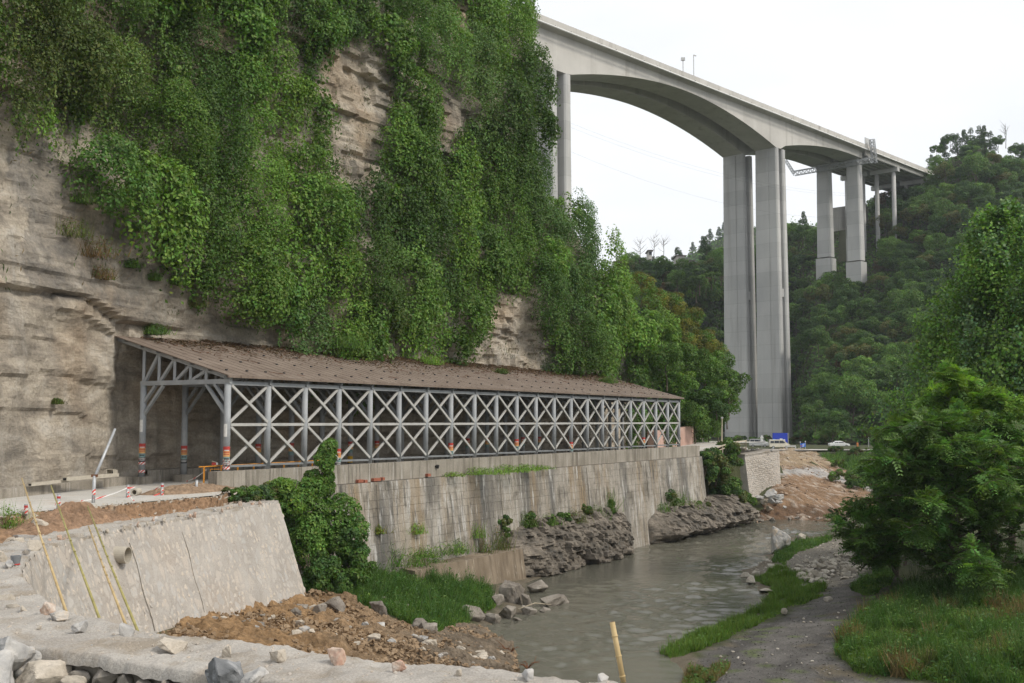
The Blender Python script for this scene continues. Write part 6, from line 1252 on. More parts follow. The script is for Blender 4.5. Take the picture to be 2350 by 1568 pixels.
# ================================================================== THINGS
r = np.random.default_rng(71); random.seed(71)
RK = {}
def rocks(mat, seed, n, sq=(1, 1, 1), rd=0.03, pts=16):
    RK[mat + str(seed)] = []
    for k in range(n):
        me = rock_mesh('rock', seed + k, pts, sq, rd); me.materials.append(MATS[mat]); RK[mat + str(seed)].append(me)
    return RK[mat + str(seed)]
RIV = rocks('river_stone', 540, 7); COB = rocks('pale_cobble', 550, 6, (1, 0.85, 0.75), 0.09, 20)
def rrocks(mat, seed, n):
    out_ = []
    for k in range(n): me = rough_rock('rock', seed + k); me.materials.append(MATS[mat]); out_.append(me)
    return out_
GREY, TAN, RED = rrocks('grey_limestone', 500, 5), rrocks('tan_stone', 520, 5), rrocks('reddish_stone', 530, 3)
BGREY, BDARK, BTAN, BRIV = rrocks('grey_limestone', 800, 4), rrocks('dark_limestone', 803, 2), rrocks('tan_stone', 820, 3), rrocks('river_stone', 830, 6)
def put_rock(me, p, size, label, group=None, name='stone', cat='stone', sink=0.25):
    o = place(name, me, None, label=label, cat=cat, group=group, loc=(p[0], p[1], p[2] + size[2] * (0.5 - sink))); o.scale = size; o.rotation_euler = (r.uniform(-.2, .2), r.uniform(-.2, .2), r.uniform(0, 6.28)); return o
def px2m(px, p): return px * p[1] / FPX
# stones standing on the cement ledge
for x, y, w_, h_, ms, lab in ((288, 1462, 29, 33, GREY, 'upright grey stone on the cement ledge beside the bamboo poles'), (395, 1490, 56, 24, TAN, 'long flat tan stone lying on the cement ledge'), (520, 1505, 24, 24, TAN, 'small squarish tan stone past the long flat stone'), (640, 1520, 38, 32, TAN, 'pale crumbly stone on the ledge near the soil heap'), (772, 1525, 40, 40, RED, 'pink and white block tilted on the ledge'), (915, 1540, 30, 24, RED, 'low salmon stone half set in cement'), (1052, 1556, 13, 20, TAN, 'small upright tan pebble on the ledge'), (1212, 1562, 30, 26, GREY, 'rounded cement-crusted stone near the ledge edge'), (1382, 1566, 24, 20, GREY, 'small grey stone beside the bamboo stake'),
                               (186, 1448, 32, 24, GREY, 'rounded grey lump embedded in the cement ledge'), (110, 1412, 30, 32, RED, 'reddish stone on the wide bend of the ledge'), (140, 1420, 40, 18, GREY, 'flat pale stone beside the reddish stone'), (54, 1405, 20, 18, TAN, 'small tan stone on the inside of the ledge bend'), (30, 1398, 28, 14, TAN, 'low tan stone at the back of the ledge bend'), (15, 1382, 32, 20, TAN, 'broad pale stone at the back of the ledge bend'), (88, 1442, 12, 8, TAN, 'tiny stone chip on the smooth ledge'),
                               (78, 1262, 26, 26, TAN, 'cement-splashed stone pile on the wall top'), (62, 1272, 18, 18, GREY, 'grey stone beside the cement-splashed pile'), (5, 1290, 18, 24, TAN, 'tan stone behind the mortar bucket'), (22, 1300, 20, 16, GREY, 'grey stone next to the mortar bucket'),
                               (137, 1240, 10, 13, RED, 'brick-red stone on the far wall top'), (147, 1240, 5, 7, RED, 'chip of red stone beside the brick-red stone'), (155, 1236, 8, 12, RED, 'small dark red stone on the far wall top'), (114, 1243, 8, 7, RED, 'little reddish cube on the wall top'), (74, 1245, 10, 10, GREY, 'brown-grey stone at the back of the wall top')):
    p = on(x, y, LEDGE); put_rock(ms[r.integers(len(ms))], p, (px2m(w_, p) * 1.2, px2m(w_, p) * 0.95, px2m(h_, p) * 1.35), lab)
for k in range(34):
    x = r.uniform(180, 632); y = np.interp(x, [180, 350, 640], [1236, 1203, 1152]) - r.uniform(-1, 8); p = on(x, y, LEDGE); w_ = r.uniform(5, 11)
    put_rock([GREY, TAN, TAN, RED][r.integers(4)][r.integers(3)], p, (px2m(w_, p), px2m(w_, p), px2m(w_, p) * r.uniform(0.9, 1.6)), 'small stone set along the top edge of the curved wall', 'stones along the curved wall top')
# loose rocks behind the near ledge
for x, y, w_, h_, z, ms, lab in ((8, 1565, 90, 90, 7.85, BGREY, 'large grey block with rusty faces behind the near ledge'), (70, 1568, 90, 72, 7.7, BGREY, 'grey and pink block leaning on the near ledge'), (-10, 1600, 120, 80, 7.7, BGREY, 'broad pale rock under the big grey block'), (95, 1598, 90, 60, 7.6, BTAN, 'tan topped boulder in the rock pile'), (170, 1590, 40, 30, 7.7, BTAN, 'small pale rock at the end of the rock pile'), (502, 1588, 98, 74, 8.1, BDARK, 'dark grey jagged rock poking above the near ledge'), (585, 1590, 70, 44, 8.1, BGREY, 'pale blue-grey rock beside the dark jagged rock'), (30, 1530, 50, 40, 7.75, TAN, 'ochre stone wedged between the grey blocks')):
    p = on(x, y, z); put_rock(ms[r.integers(len(ms))], p, (px2m(w_, p) * 1.35, px2m(w_, p) * 1.1, px2m(h_, p) * 1.45), lab, name='boulder', cat='rock', sink=0.1)

# rocks on the dirt bank by the road
for x, y, w_, h_, lab in ((72, 1222, 48, 55, 'big tan triangular rock on the dirt bank'), (100, 1232, 62, 40, 'slanted tan slab on the dirt bank'), (54, 1225, 36, 26, 'grey stone on the dirt bank'), (42, 1235, 30, 22, 'flat pale stone at the foot of the dirt bank'), (58, 1245, 50, 26, 'long grey stone at the foot of the dirt bank'), (36, 1262, 40, 26, 'tan stone near the green creeper patch'), (20, 1250, 34, 20, 'pale stone under the green creeper patch'), (128, 1240, 30, 20, 'small stone beside the slanted slab'), (218, 1190, 34, 24, 'speckled grey stone against the road cut'), (185, 1180, 14, 22, 'dark stone leaning in the road cut'), (108, 1193, 12, 30, 'pale concrete stub standing in the dirt bank')):
    p = on(x, y, LEDGE - 0.3); put_rock((TAN if 'tan' in lab or 'pale' in lab else GREY)[r.integers(4)], p, (px2m(w_, p), px2m(w_, p) * 0.8, px2m(h_, p) * 1.2), lab, name='boulder', cat='rock', sink=0.15)
# boulders at the water edge, left bank
def gz1(p): return float(ground_z(np.array([p[0]]), np.array([p[1]]))[0])
for x, y, w_, h_, lab in ((1172, 1385, 62, 60, 'angular grey boulder with a sloping face at the spit'), (1235, 1362, 52, 34, 'blocky pale boulder on the rock spit'), (1262, 1392, 70, 34, 'layered low boulder at the tip of the spit'), (1290, 1388, 36, 30, 'dark wet boulder at the water edge of the spit'), (1140, 1400, 34, 30, 'rounded brown boulder beside the grass'), (1205, 1392, 42, 34, 'grey boulder behind the layered boulder'), (1160, 1418, 60, 34, 'broad wet boulder below the spit'), (1082, 1422, 66, 40, 'slanted grey boulder at the grass edge'), (1130, 1430, 44, 26, 'small boulder beside the slanted boulder'), (1215, 1412, 44, 26, 'flat rock in the shallows'), (1260, 1405, 50, 14, 'thin slab just above the water'), (1185, 1425, 40, 10, 'low wet slab in the shallows'), (1130, 1378, 24, 22, 'brownish stone at the grass end'),
                          (765, 1345, 30, 24, 'tan stone high on the grass bank'), (760, 1362, 50, 34, 'brown boulder above the soil heap'), (770, 1392, 70, 50, 'large pale boulder at the top of the soil heap'), (735, 1395, 44, 44, 'squarish brown block on the soil heap'), (865, 1420, 60, 46, 'large grey-brown boulder between grass and soil'), (960, 1450, 60, 34, 'flat grey boulder at the soil edge'), (985, 1462, 54, 34, 'pale flat boulder beside the inlet'), (1010, 1420, 24, 14, 'half-buried stone in the grass'), (905, 1375, 34, 18, 'half-buried rock in the middle of the grass bank'), (872, 1362, 40, 20, 'low rock showing through the grass'), (840, 1365, 34, 14, 'pale slab lying in the grass'), (930, 1385, 26, 16, 'small grey rock showing in the grass')):
    p = on(x, y, 0.7); z = max(gz1(p), -0.1); p = on(x, y, z); z = max(gz1(p), -0.1)
    put_rock(BRIV[r.integers(6)], (p.x, p.y, z), (px2m(w_, p) * 0.88, px2m(w_, p) * 0.75, px2m(h_, p) * 0.98), lab, name='boulder', cat='rock', sink=0.2)
# stones on the soil heap
for k in range(80):
    x = r.uniform(480, 1150); y = r.uniform(np.interp(x, [480, 730, 860, 1000, 1100], [1440, 1385, 1420, 1475, 1460]), np.interp(x, [480, 1150], [1468, 1532])); p = on(x, y, 2.8); z = gz1(p); p = on(x, y, z); z = gz1(p); w_ = 7 + 24 * r.uniform() ** 2
    put_rock([TAN, BTAN, BRIV, GREY][r.integers(4)][r.integers(3)], (p.x, p.y, z + 0.25), (px2m(w_, p) * 1.2, px2m(w_, p), px2m(w_, p) * 0.8), 'loose stone lying in the brown soil heap', 'stones in the soil heap')
# cobble bar
for x, y, w_, h_, lab in ((1786, 1268, 60, 58, 'tall pale boulder standing in the river beside the grass'), (1838, 1243, 36, 24, 'long low boulder behind the tall river boulder'), (1712, 1330, 30, 20, 'rounded stone in the shallows'), (1735, 1326, 34, 22, 'pale rounded stone at the grass edge'), (1725, 1340, 44, 22, 'broad low boulder in the shallows'), (1760, 1358, 60, 10, 'white flat slab at the water edge'), (1800, 1412, 26, 22, 'curved pale stone on the bright grass strip'), (1900, 1380, 28, 14, 'pale flat stone at the track edge'), (1770, 1305, 26, 14, 'small white stone on the grass')):
    p = on(x, y, 0.2); z = max(gz1(p), 0); p = on(x, y, z); put_rock(COB[r.integers(6)] if h_ < 40 else BGREY[1], (p.x, p.y, z - 0.05), (px2m(w_, p), px2m(w_, p) * 0.8, px2m(h_, p) * 1.25), lab, name='boulder', cat='rock', sink=0.12)
cb = [(1810, 1312), (1850, 1292), (1900, 1282), (1990, 1268), (2000, 1300), (1960, 1325), (1900, 1350), (1840, 1340)]; cnt = 0
while cnt < 150:
    x, y = r.uniform(1800, 2005), r.uniform(1262, 1352)
    if not inpoly(np.array(x), np.array(y), cb): continue
    p = on(x, y, 0.7); z = gz1(p); p = on(x, y, z); w_ = 8 + 18 * r.uniform() ** 2
    put_rock(COB[r.integers(6)], (p.x, p.y, z), (px2m(w_, p) * 1.3, px2m(w_, p) * 1.15, px2m(w_, p) * 1.15), 'pale rounded cobble on the stony bar beside the gravel track', 'cobbles on the stony bar', 'cobble', 'cobble', 0.2); cnt += 1
for k in range(40):
    x, y = r.uniform(1600, 2000), r.uniform(1400, 1560); p = on(x, y, 1.0)
    if not inpoly(np.array(x), np.array(y), TRACK): continue
    z = gz1(p); w_ = r.uniform(4, 10); put_rock(COB[r.integers(6)], (p.x, p.y, z), (px2m(w_, p) * 1.2, px2m(w_, p), px2m(w_, p) * 0.8), 'pale pebble scattered on the dark gravel track', 'pebbles on the gravel track', 'cobble', 'cobble', 0.2)
# fine rubble as stuff: gravel on the track, clods and scree
def scree(name, poly, n_, size, mats_, label, zoff=0.0, raw=False, seed=1, zg=1.0):
    rr = np.random.default_rng(seed); geo_ = [(np.array([tuple(v.co) for v in me.vertices]), np.array([tuple(q.vertices) for q in me.polygons])) for me in [rock_mesh('chip', 600 + k, 8, (1, 1, 0.75), -1.0) for k in range(4)]]
    c = [on(x, y, zg) for x, y in poly]; x0, x1, y0, y1 = min(q.x for q in c), max(q.x for q in c), min(q.y for q in c), max(q.y for q in c); X = rr.uniform(x0 - 2, x1 + 2, n_ * 6); Y = rr.uniform(y0 - 4, y1 + 4, n_ * 6); Z = ground_z(X, Y, raw); px, py = proj(np.stack([X, Y, Z], -1)); ok = inpoly(px, py, poly); P = np.stack([X, Y, Z + zoff], -1)[ok][:n_]; SV, SF, b = [], [], 0
    for q in P:
        v, f = geo_[rr.integers(4)]; s0 = size * rr.uniform(0.4, 1.0) ** 1.5 * 1.6; a = rr.uniform(0, 6.28); M = np.array([[math.cos(a), -math.sin(a), 0], [math.sin(a), math.cos(a), 0], [0, 0, 1]]) * s0; SV.append(v @ M.T + q); SF.append(f + b); b += len(v)
    return place(name, mesh_np(name, np.concatenate(SV), np.concatenate(SF)), mats_, label=label, kind='stuff')
scree('track_gravel', TRACK, 3000, 0.11, 'track_stone', 'dark gravel chips covering the track', 0.0)
scree('bar_gravel', COBBLE, 900, 0.2, 'pale_cobble', 'small pebbles between the cobbles of the stony bar', 0.0, seed=2)
scree('soil_clods', SOIL, 3200, 0.26, 'soil_clod', 'clods and chips of the soil heap', 0.3, True, 3, 2.5)
scree('ramp_scree', RAMP, 2600, 0.5, 'ramp_chip', 'broken stone chips over the brown earth ramp', 0.2, True, 4, 3.0)
bf = np.array([v.co[:] for v in bpy.data.objects['backfill_earth'].data.vertices]); bi = r.integers(0, len(bf), 1500); SV, SF, b_ = [], [], 0
cg = [(np.array([tuple(v.co) for v in me.vertices]), np.array([tuple(q.vertices) for q in me.polygons])) for me in [rock_mesh('chip', 640 + k, 8, (1, 1, 0.75), -1.0) for k in range(3)]]
for i_ in bi:
    v, f = cg[r.integers(3)]; SV.append(v * r.uniform(0.05, 0.26) + bf[i_] + np.r_[r.normal(size=2) * 0.35, 0.02]); SF.append(f + b_); b_ += len(v)
place('bank_chips', mesh_np('bank_chips', np.concatenate(SV), np.concatenate(SF)), 'tan_stone', label='stone chips littering the dirt bank', kind='stuff')
for k in range(13):
    x, y = r.uniform(1738, 1800), r.uniform(1128, 1170); p = at(x, y, 143 + r.uniform(-3, 4)); w_ = r.uniform(10, 24)
    put_rock([GREY, TAN][r.integers(2)][r.integers(4)], (p.x, p.y, p.z - .3), (px2m(w_, p) * 1.2, px2m(w_, p), px2m(w_, p) * 0.8), 'rock tumbled at the foot of the small stone wall', 'rocks at the stone wall foot', 'boulder', 'rock')
for k in range(16):
    x, y = r.uniform(1690, 1775), r.uniform(1030, 1044); p = at(x, y, 156 + r.uniform(-3, 8)); w_ = r.uniform(6, 17)
    put_rock([GREY, TAN][r.integers(2)][r.integers(4)], (p.x, p.y, p.z), (px2m(w_, p) * 1.2, px2m(w_, p), px2m(w_, p) * 0.9), 'rubble stone heaped on top of the small stone wall', 'rubble on the stone wall', 'boulder', 'rock')
for k in range(18):
    x = r.uniform(1700, 1990); y = 1196 - 6 * r.uniform(); p = on(x, y, 0.1); w_ = r.uniform(7, 18); put_rock(RIV[r.integers(7)], (p.x, p.y, 0), (px2m(w_, p) * 1.3, px2m(w_, p), px2m(w_, p) * 0.9), 'brown rock at the waterline of the earth ramp', 'rocks at the ramp waterline', 'boulder', 'rock')

# ---- bamboo
def pole(name, pts, rad, mat, label, cat='pole', nodes=0, node_mat=None):
    a, b = Vector(pts[0]), Vector(pts[-1]); o = empty(name, b, label, cat); keep(MB().tube(pts, rad, 8).build('stem', mat, smooth=True), o)
    for k in range(nodes):
        f = (k + 0.7) / nodes; q = a.lerp(b, f); d = (b - a).normalized(); keep(MB().tube([q - d * 0.012, q + d * 0.012], (rad if np.isscalar(rad) else rad[0]) * 1.22, 8).build('node', node_mat or mat, smooth=True), o)
    return o
for (x0, y0, d0, x1, y1, d1, mt, lab) in ((50, 1098, 41, 152, 1404, 31.5, 'bamboo', 'long tan bamboo pole leaning on the curved wall with a splice'), (117, 1115, 42, 230, 1424, 32, 'bamboo_green', 'greenish bamboo pole leaning on the curved wall'), (203, 1208, 41, 288, 1432, 32.5, 'bamboo', 'short thin bamboo pole leaning on the wall below the dirt bank'), (201, 1162, 43, 316, 1448, 32, 'bamboo_green', 'yellow-green bamboo pole leaning nearest the drain pipe')):
    a, b = at(x0, y0, d0), at(x1, y1, d1); pole('bamboo_pole', [a, a.lerp(b, .5) + Vector((0, 0, -0.06)), b], [0.028, 0.035, 0.045], mt, lab, nodes=12)
a, b = at(98, 1270, 37.5), at(112, 1300, 36); 
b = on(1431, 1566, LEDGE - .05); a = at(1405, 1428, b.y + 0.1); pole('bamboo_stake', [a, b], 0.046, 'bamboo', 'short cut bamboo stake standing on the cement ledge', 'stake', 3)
keep(MB().tube([a + (a - b).normalized() * 0.002, a + (a - b).normalized() * 0.004], 0.034, 8).build('hollow_shade_disc', 'rust_brown'), bpy.data.objects['bamboo_stake'])  # flat dark disc paints the shade inside the cut stake
# ---- bucket
p = on(36, 1296, LEDGE + 0.02); bk = empty('mortar_bucket', p, 'dented grey mortar bucket with a red base on the wall top', 'bucket'); V = []; F = []
for (rr_, z) in ((0.115, 0), (0.16, 0.27), (0.15, 0.27), (0.105, 0.03)): V += [(rr_ * math.cos(a), rr_ * math.sin(a), z) for a in np.linspace(0, 2 * math.pi, 16, endpoint=False)]
F = [(i * 16 + k, i * 16 + (k + 1) % 16, (i + 1) * 16 + (k + 1) % 16, (i + 1) * 16 + k) for i in range(3) for k in range(16)] + [tuple(range(48, 64)), tuple(range(15, -1, -1))]
MB().add(V, F).build('body', 'grey_plastic', bk); MB().tube([(0, 0, 0.0), (0, 0, 0.035)], 0.125, 16).build('base_ring', 'red_paint', bk); MB().tube([(0.16, 0, 0.25), (0.1, 0, 0.33), (-0.1, 0, 0.33), (-0.16, 0, 0.25)], 0.006, 5).build('handle', 'galvanised', bk)
# ---- taped marker posts, tapes, leaning pole
tapes = []
for k, (x, yt, yb, lab) in enumerate(((133, 1135, 1168, 'grey marker post with red band beside the greenish bamboo top'), (292, 1114, 1142, 'grey marker post wrapped in red and white tape on the road edge'), (371, 1110, 1137, 'grey marker post in the gravel heap trailing tape'), (450, 1103, 1129, 'plain grey marker post in the gravel heap'), (58, 1159, 1178, 'short bent marker post with a dirty foot'), (514, 1096, 1117, 'white marker post with red tape at the parapet end'))):
    b = on(x, yb, ROAD); t = at(x, yt, b.y); po = empty('marker_post', b, lab, 'post'); H = t.z - b.z
    MB().tube([(0, 0, -0.1), (0.02, 0, H)], 0.075, 10).build('tube', 'galvanised' if k != 5 else 'white_paint', po, smooth=True); MB().tube([(0.02, 0, H), (0.02, 0, H + 0.03)], 0.08, 10).build('cap', 'galvanised', po)
    if k != 3:
        for z in (0.8, 0.45, 0.1): MB().tube([(0.02, 0, H * z - 0.05), (0.02, 0, H * z + 0.05)], 0.079, 10).build('reflective_band', 'red_paint' if z > 0.6 else 'hazard_stripe', po)
def tape(pts, label, w_=0.06):
    mb = MB(); V = []; F = []
    pts = [Vector(q) for q in pts]
    for i, q in enumerate(pts): tw = Vector((0.3 * math.sin(i), 0, 1)).normalized() * w_ / 2; V += [q - tw, q + tw]
    F = [(2 * i, 2 * i + 2, 2 * i + 3, 2 * i + 1) for i in range(len(pts) - 1)]; c = sum(pts, Vector()) / len(pts); o = place('warning_tape', MB().add([v - c for v in V], F).mesh('tape'), 'tape_stripe', label=label, cat='tape', loc=c); return o
def sag(a, b, n=9, s=0.25): return [Vector(a).lerp(Vector(b), k / (n - 1)) - Vector((0, 0, s * 4 * (k / (n - 1)) * (1 - k / (n - 1)))) for k in range(n)]
tape(sag(on(292, 1120, ROAD + 0.6), on(186, 1150, ROAD + 0.05), s=0.1), 'white tape sagging from the taped post across the road'); tape(sag(at(371, 1114, on(371, 1137, ROAD).y), on(350, 1124, ROAD + .2), s=0.05), 'short white tape tied to the post in the gravel heap'); tape(sag(on(296, 1136, ROAD + 0.3), on(339, 1172, LEDGE + .05), s=0.1), 'red and white tape hanging down from the road edge to the wall'); tape(sag(at(474, 1078, 63), on(427, 1105, ROAD + .1), s=0.1), 'white tape slanting from the orange notice board to the ground'); tape(sag(on(214, 1140, ROAD + .3), on(218, 1172, LEDGE + .2), s=0.02), 'torn tape at the foot of the leaning pole'); tape(sag(on(131, 1145, ROAD + .5), on(124, 1168, ROAD), s=0.02), 'torn tape beside the red banded post'); tape(sag(at(371, 1130, on(371, 1137, ROAD).y), on(352, 1138, ROAD), s=0.02), 'loose tape end on the gravel heap'); tape(sag(at(290, 1120, on(292, 1142, ROAD).y), on(310, 1118, ROAD + .5), s=0.02), 'short tape fluttering right of the taped post')
b = on(214, 1154, ROAD); k1 = at(217, 1092, b.y); t = at(264, 985, b.y + 2.0); lp = empty('leaning_pole', b, 'bent galvanised pole leaning over the road with tape at its foot', 'pole')
keep(MB().tube([b, k1], 0.08, 10).build('lower_tube', 'galvanised', smooth=True), lp); keep(MB().tube([k1 - Vector((0, 0, .1)), t], [0.075, 0.06], 10).build('upper_tube', 'galvanised', smooth=True), lp); keep(MB().box(k1, (0.3, 0.1, 0.12)).build('clamp', 'rust_brown'), lp); keep(MB().tube([b.lerp(k1, 0.3), b.lerp(k1, 0.5)], 0.083, 10).build('reflective_band', 'hazard_stripe'), lp)
# ---- notice board, tripod lamp, orange barrier
b = on(490, 1116, ROAD); nb_ = empty('notice_board', b, 'orange framed barrier with a white notice sheet at the gallery mouth', 'sign'); hh = 1.0; ww = 0.62; dx = Vector((0.95, 0.3, 0))
q = [Vector((0, 0, 0)) - dx * ww / 2, Vector((0, 0, 0)) + dx * ww / 2]
for nm, a, c in (('frame_leg', q[0], q[0] + Vector((0.12, 0, hh))), ('frame_leg', q[1], q[1] + Vector((0.12, 0, hh))), ('frame_bar', q[0] + Vector((.12, 0, hh)), q[1] + Vector((.12, 0, hh))), ('frame_bar', q[0] + Vector((.02, 0, .15)), q[1] + Vector((.02, 0, .15)))): MB().tube([a, c], 0.022, 6).build(nm, 'orange_paint', nb_)
for sg in (0.25, 0.75): MB().tube([q[0].lerp(q[1], sg) + Vector((0.1, 0.02, 0.6)), q[0].lerp(q[1], sg) + Vector((0.05, -0.45, 0))], 0.02, 6).build('stay', 'white_paint', nb_)
c = q[0].lerp(q[1], 0.45) + Vector((0.06, -0.03, 0.62)); MB().bar(c - dx * 0.2, c + dx * 0.2, 0.012, 0.5).build('notice_sheet', 'white_paint', nb_)
for k in range(5): MB().bar(c - dx * 0.15 + Vector((0, -0.012, 0.16 - k * 0.075)), c + dx * (0.15 - 0.03 * (k % 3)) + Vector((0, -0.012, 0.16 - k * 0.075)), 0.004, 0.02).build('print_line', 'reddish_stone', nb_)
b = on(493, 1117, ROAD); b.y -= 0.4; tl = empty('tripod_lamp', b, 'black tripod with a small boxy lamp beside the orange notice board', 'lamp'); MB().tube([(0, 0, 0.25), (0, 0, 1.3)], 0.018, 6).build('mast', 'black_metal', tl)
for a in (0.4, 2.5, 4.6): MB().tube([(0, 0, 0.5), (0.3 * math.cos(a), 0.3 * math.sin(a), 0)], 0.014, 5).build('leg', 'black_metal', tl)
MB().box((0.05, 0, 1.36), (0.26, 0.16, 0.15)).build('lamp_head', 'red_paint', tl); MB().box((0.2, 0, 1.36), (0.1, 0.14, 0.14)).build('lens', 'white_paint', tl); MB().bar((-0.1, 0, 1.52), (0.18, 0, 1.44), 0.2, 0.02).build('solar_panel', 'rail_cream', tl)
ob = empty('orange_barrier', gp(5, 0.55, PARA), 'orange pipe barrier running behind the first gallery columns', 'barrier')
keep(MB().tube([gp(-1.6, 0.55, PARA + 0.28), gp(10.5, 0.55, PARA + 0.34)], 0.035, 6).build('pipe', 'orange_paint'), ob)
for s in np.arange(-1.2, 10.5, 1.35): keep(MB().box(gp(s, 0.55, PARA - 0.3), (0.08, 0.08, 1.2)).build('post', 'orange_paint'), ob)
# ---- ducts and pipe by the road
def upipe(name, a, b, label, wd=0.22):
    a, b = Vector(a), Vector(b); c = (a + b) / 2; o = empty(name, c, label, 'duct'); d = (b - a).normalized(); x = d.cross(Vector((0, 0, 1))).normalized() * wd / 2
    mb = MB(); V = []; prof = [(-1, 0), (-1, 1.4), (1, 1.4), (1, 0), (0.85, 0.1), (0.85, 1.25), (-0.85, 1.25), (-0.85, 0.1)]
    for q in (a, b): V += [q - c + x * i + Vector((0, 0, wd * 0.5 * j)) for i, j in prof]
    mb.add(V, [(k, (k + 1) % 8, (k + 1) % 8 + 8, k + 8) for k in range(8)] + [tuple(range(8)), tuple(range(15, 7, -1))]); mb.build('channel', 'pipe_beige', o); MB().bar(a - c + d * 0.01 + Vector((0, 0, wd * .3)), a - c + d * 0.02 + Vector((0, 0, wd * .3)), wd * .7, wd * .4).build('mouth_shade_plate', 'black_metal', o); return o  # thin black plate stands in for the shade inside the duct mouth
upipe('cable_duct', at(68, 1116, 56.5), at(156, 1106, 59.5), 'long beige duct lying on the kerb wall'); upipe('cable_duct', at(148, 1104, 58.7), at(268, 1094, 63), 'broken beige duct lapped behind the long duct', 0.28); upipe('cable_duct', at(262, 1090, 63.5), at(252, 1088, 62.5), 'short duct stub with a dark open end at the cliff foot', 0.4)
p = on(313, 1137, ROAD); cp = empty('concrete_pipe', p, 'short round pipe lying at the road edge', 'pipe'); V = []
for (yy, rr_) in ((-0.35, 0.18), (0.35, 0.18), (0.35, 0.12), (-0.35, 0.12)): V += [(rr_ * math.cos(a), yy, 0.18 + rr_ * math.sin(a)) for a in np.linspace(0, 2 * math.pi, 14, endpoint=False)]
MB().add(V, [(i * 14 + k, i * 14 + (k + 1) % 14, ((i + 1) % 4) * 14 + (k + 1) % 14, ((i + 1) % 4) * 14 + k) for i in range(4) for k in range(14)]).build('barrel', 'pipe_beige', cp)
# debris bag hanging on the parapet
p = gp(21.2, -0.45, 9.35); place('black_bag', rock_mesh('bag', 900, 14, (0.5, 0.25, 0.4), 0.05), 'rubber', label='small black bag hanging on the gallery parapet', cat='bag', loc=p)

# ---- leaf litter on the roof
r = np.random.default_rng(81); nL = 20000; s = r.uniform(0, NB * BAY, nL); t = TR - 0.1 - np.abs(r.normal(size=nL)) * (1.3 + 0.7 * np.sin(s / 9) + 0.9 * (s > 20)); keepm = (t > -0.2) & (s > 1.5 + 4 * np.clip((9.2 - t) / 8, 0, 1) * 0 + np.where(t > 9.3, 6, 0)) ; strk = fbm(s * 1.2, t * 0.5, 3, 5); keepm &= strk > -0.35; s, t = s[keepm], t[keepm]; n_ = len(s); P = np.stack([F0[0] + s * DV[0] + t * PV[0], F0[1] + s * DV[1] + t * PV[1], EAVE + RSLOPE * (t + 0.4) + 0.06 + 0.10 * r.uniform(0, 1, n_) * (t > 7)], 1)
cc = jitter(np.array([0.155, 0.105, 0.065]), n_, r, 0.35); place('leaf_litter', plant_mesh('leaf_litter', leaves(P, np.repeat([[0, 0, 1.0]], n_, 0), r.uniform(0.12, 0.28, n_), cc, r, 0, 0.5, 0.35), 'dry_leaf'), label='dead brown leaves banked along the top of the gallery roof', kind='stuff')
nT = 320; s = r.uniform(2, NB * BAY, nT); t = np.clip(TR - 1 - np.abs(r.normal(size=nT)) * 3.2, 0.5, 10); mb = MB()
for k in range(nT): L = r.uniform(0.3, 1.1); a = r.normal() * 0.35 + 1.4; mb.bar(gp(s[k], t[k], roofz(t[k]) + 0.075), gp(s[k] + L * math.cos(a), t[k] - L * math.sin(a) * .6, roofz(t[k] - L * math.sin(a) * .6) + 0.075), 0.03, 0.02)
mb.build('roof_twigs', 'rust_brown', label='dead twigs strewn over the gallery roof', kind='stuff')

# ---- roadside downstream: guardrails, vehicles, signs
def rail(name, pts, mat, label, posth=0.75, double=False):
    o = empty(name, pts[len(pts) // 2], label, 'guardrail')
    for a, b in zip(pts[:-1], pts[1:]):
        a, b = Vector(a), Vector(b); keep(MB().bar(a + Vector((0, 0, posth - 0.1)), b + Vector((0, 0, posth - 0.1)), 0.1, 0.32 if not double else 0.14).build('beam', mat), o)
        if double: keep(MB().bar(a + Vector((0, 0, posth - 0.5)), b + Vector((0, 0, posth - 0.5)), 0.08, 0.12).build('beam', mat), o)
    for a in pts: keep(MB().box(Vector(a) + Vector((0, 0, posth / 2 - 0.2)), (0.14, 0.14, posth + 0.4)).build('post', mat), o)
    return o
rail('roadside_railing', [at(1601, 1044, 131.5) - Vector((0, 0, .9)), at(1622, 1036, 134) - Vector((0, 0, 1)), at(1640, 1029, 136.5) - Vector((0, 0, 1)), at(1658, 1021, 139) - Vector((0, 0, 1)), at(1675, 1016, 142) - Vector((0, 0, 1)), at(1693, 1012, 145) - Vector((0, 0, 1)), at(1712, 1010, 149) - Vector((0, 0, 1))], 'rail_cream', 'cream pipe railing curving past the end of the gallery', 1.0, True)
rail('guardrail', [at(x, 1036, 232 + (x - 1820) * 0.12) - Vector((0, 0, 0.4)) for x in range(1822, 2080, 22)], 'rail_grey', 'grey steel guardrail along the valley road')
rail('guardrail', [at(x, y, 226) - Vector((0, 0, 0.3)) for x, y in ((1806, 1028), (1826, 1028))], 'rail_grey', 'short guardrail piece in front of the white van')
vr = MB(); A_, B_ = at(1650, 1034, 250), at(2150, 1038, 250); vr.add([(A_.x, 224, 6.82), (B_.x - 4, 228, 6.82), (B_.x, 262, 6.82), (A_.x, 250, 6.82)], [(0, 1, 2, 3)]); vr.build('valley_road', 'road_concrete', kind='structure')
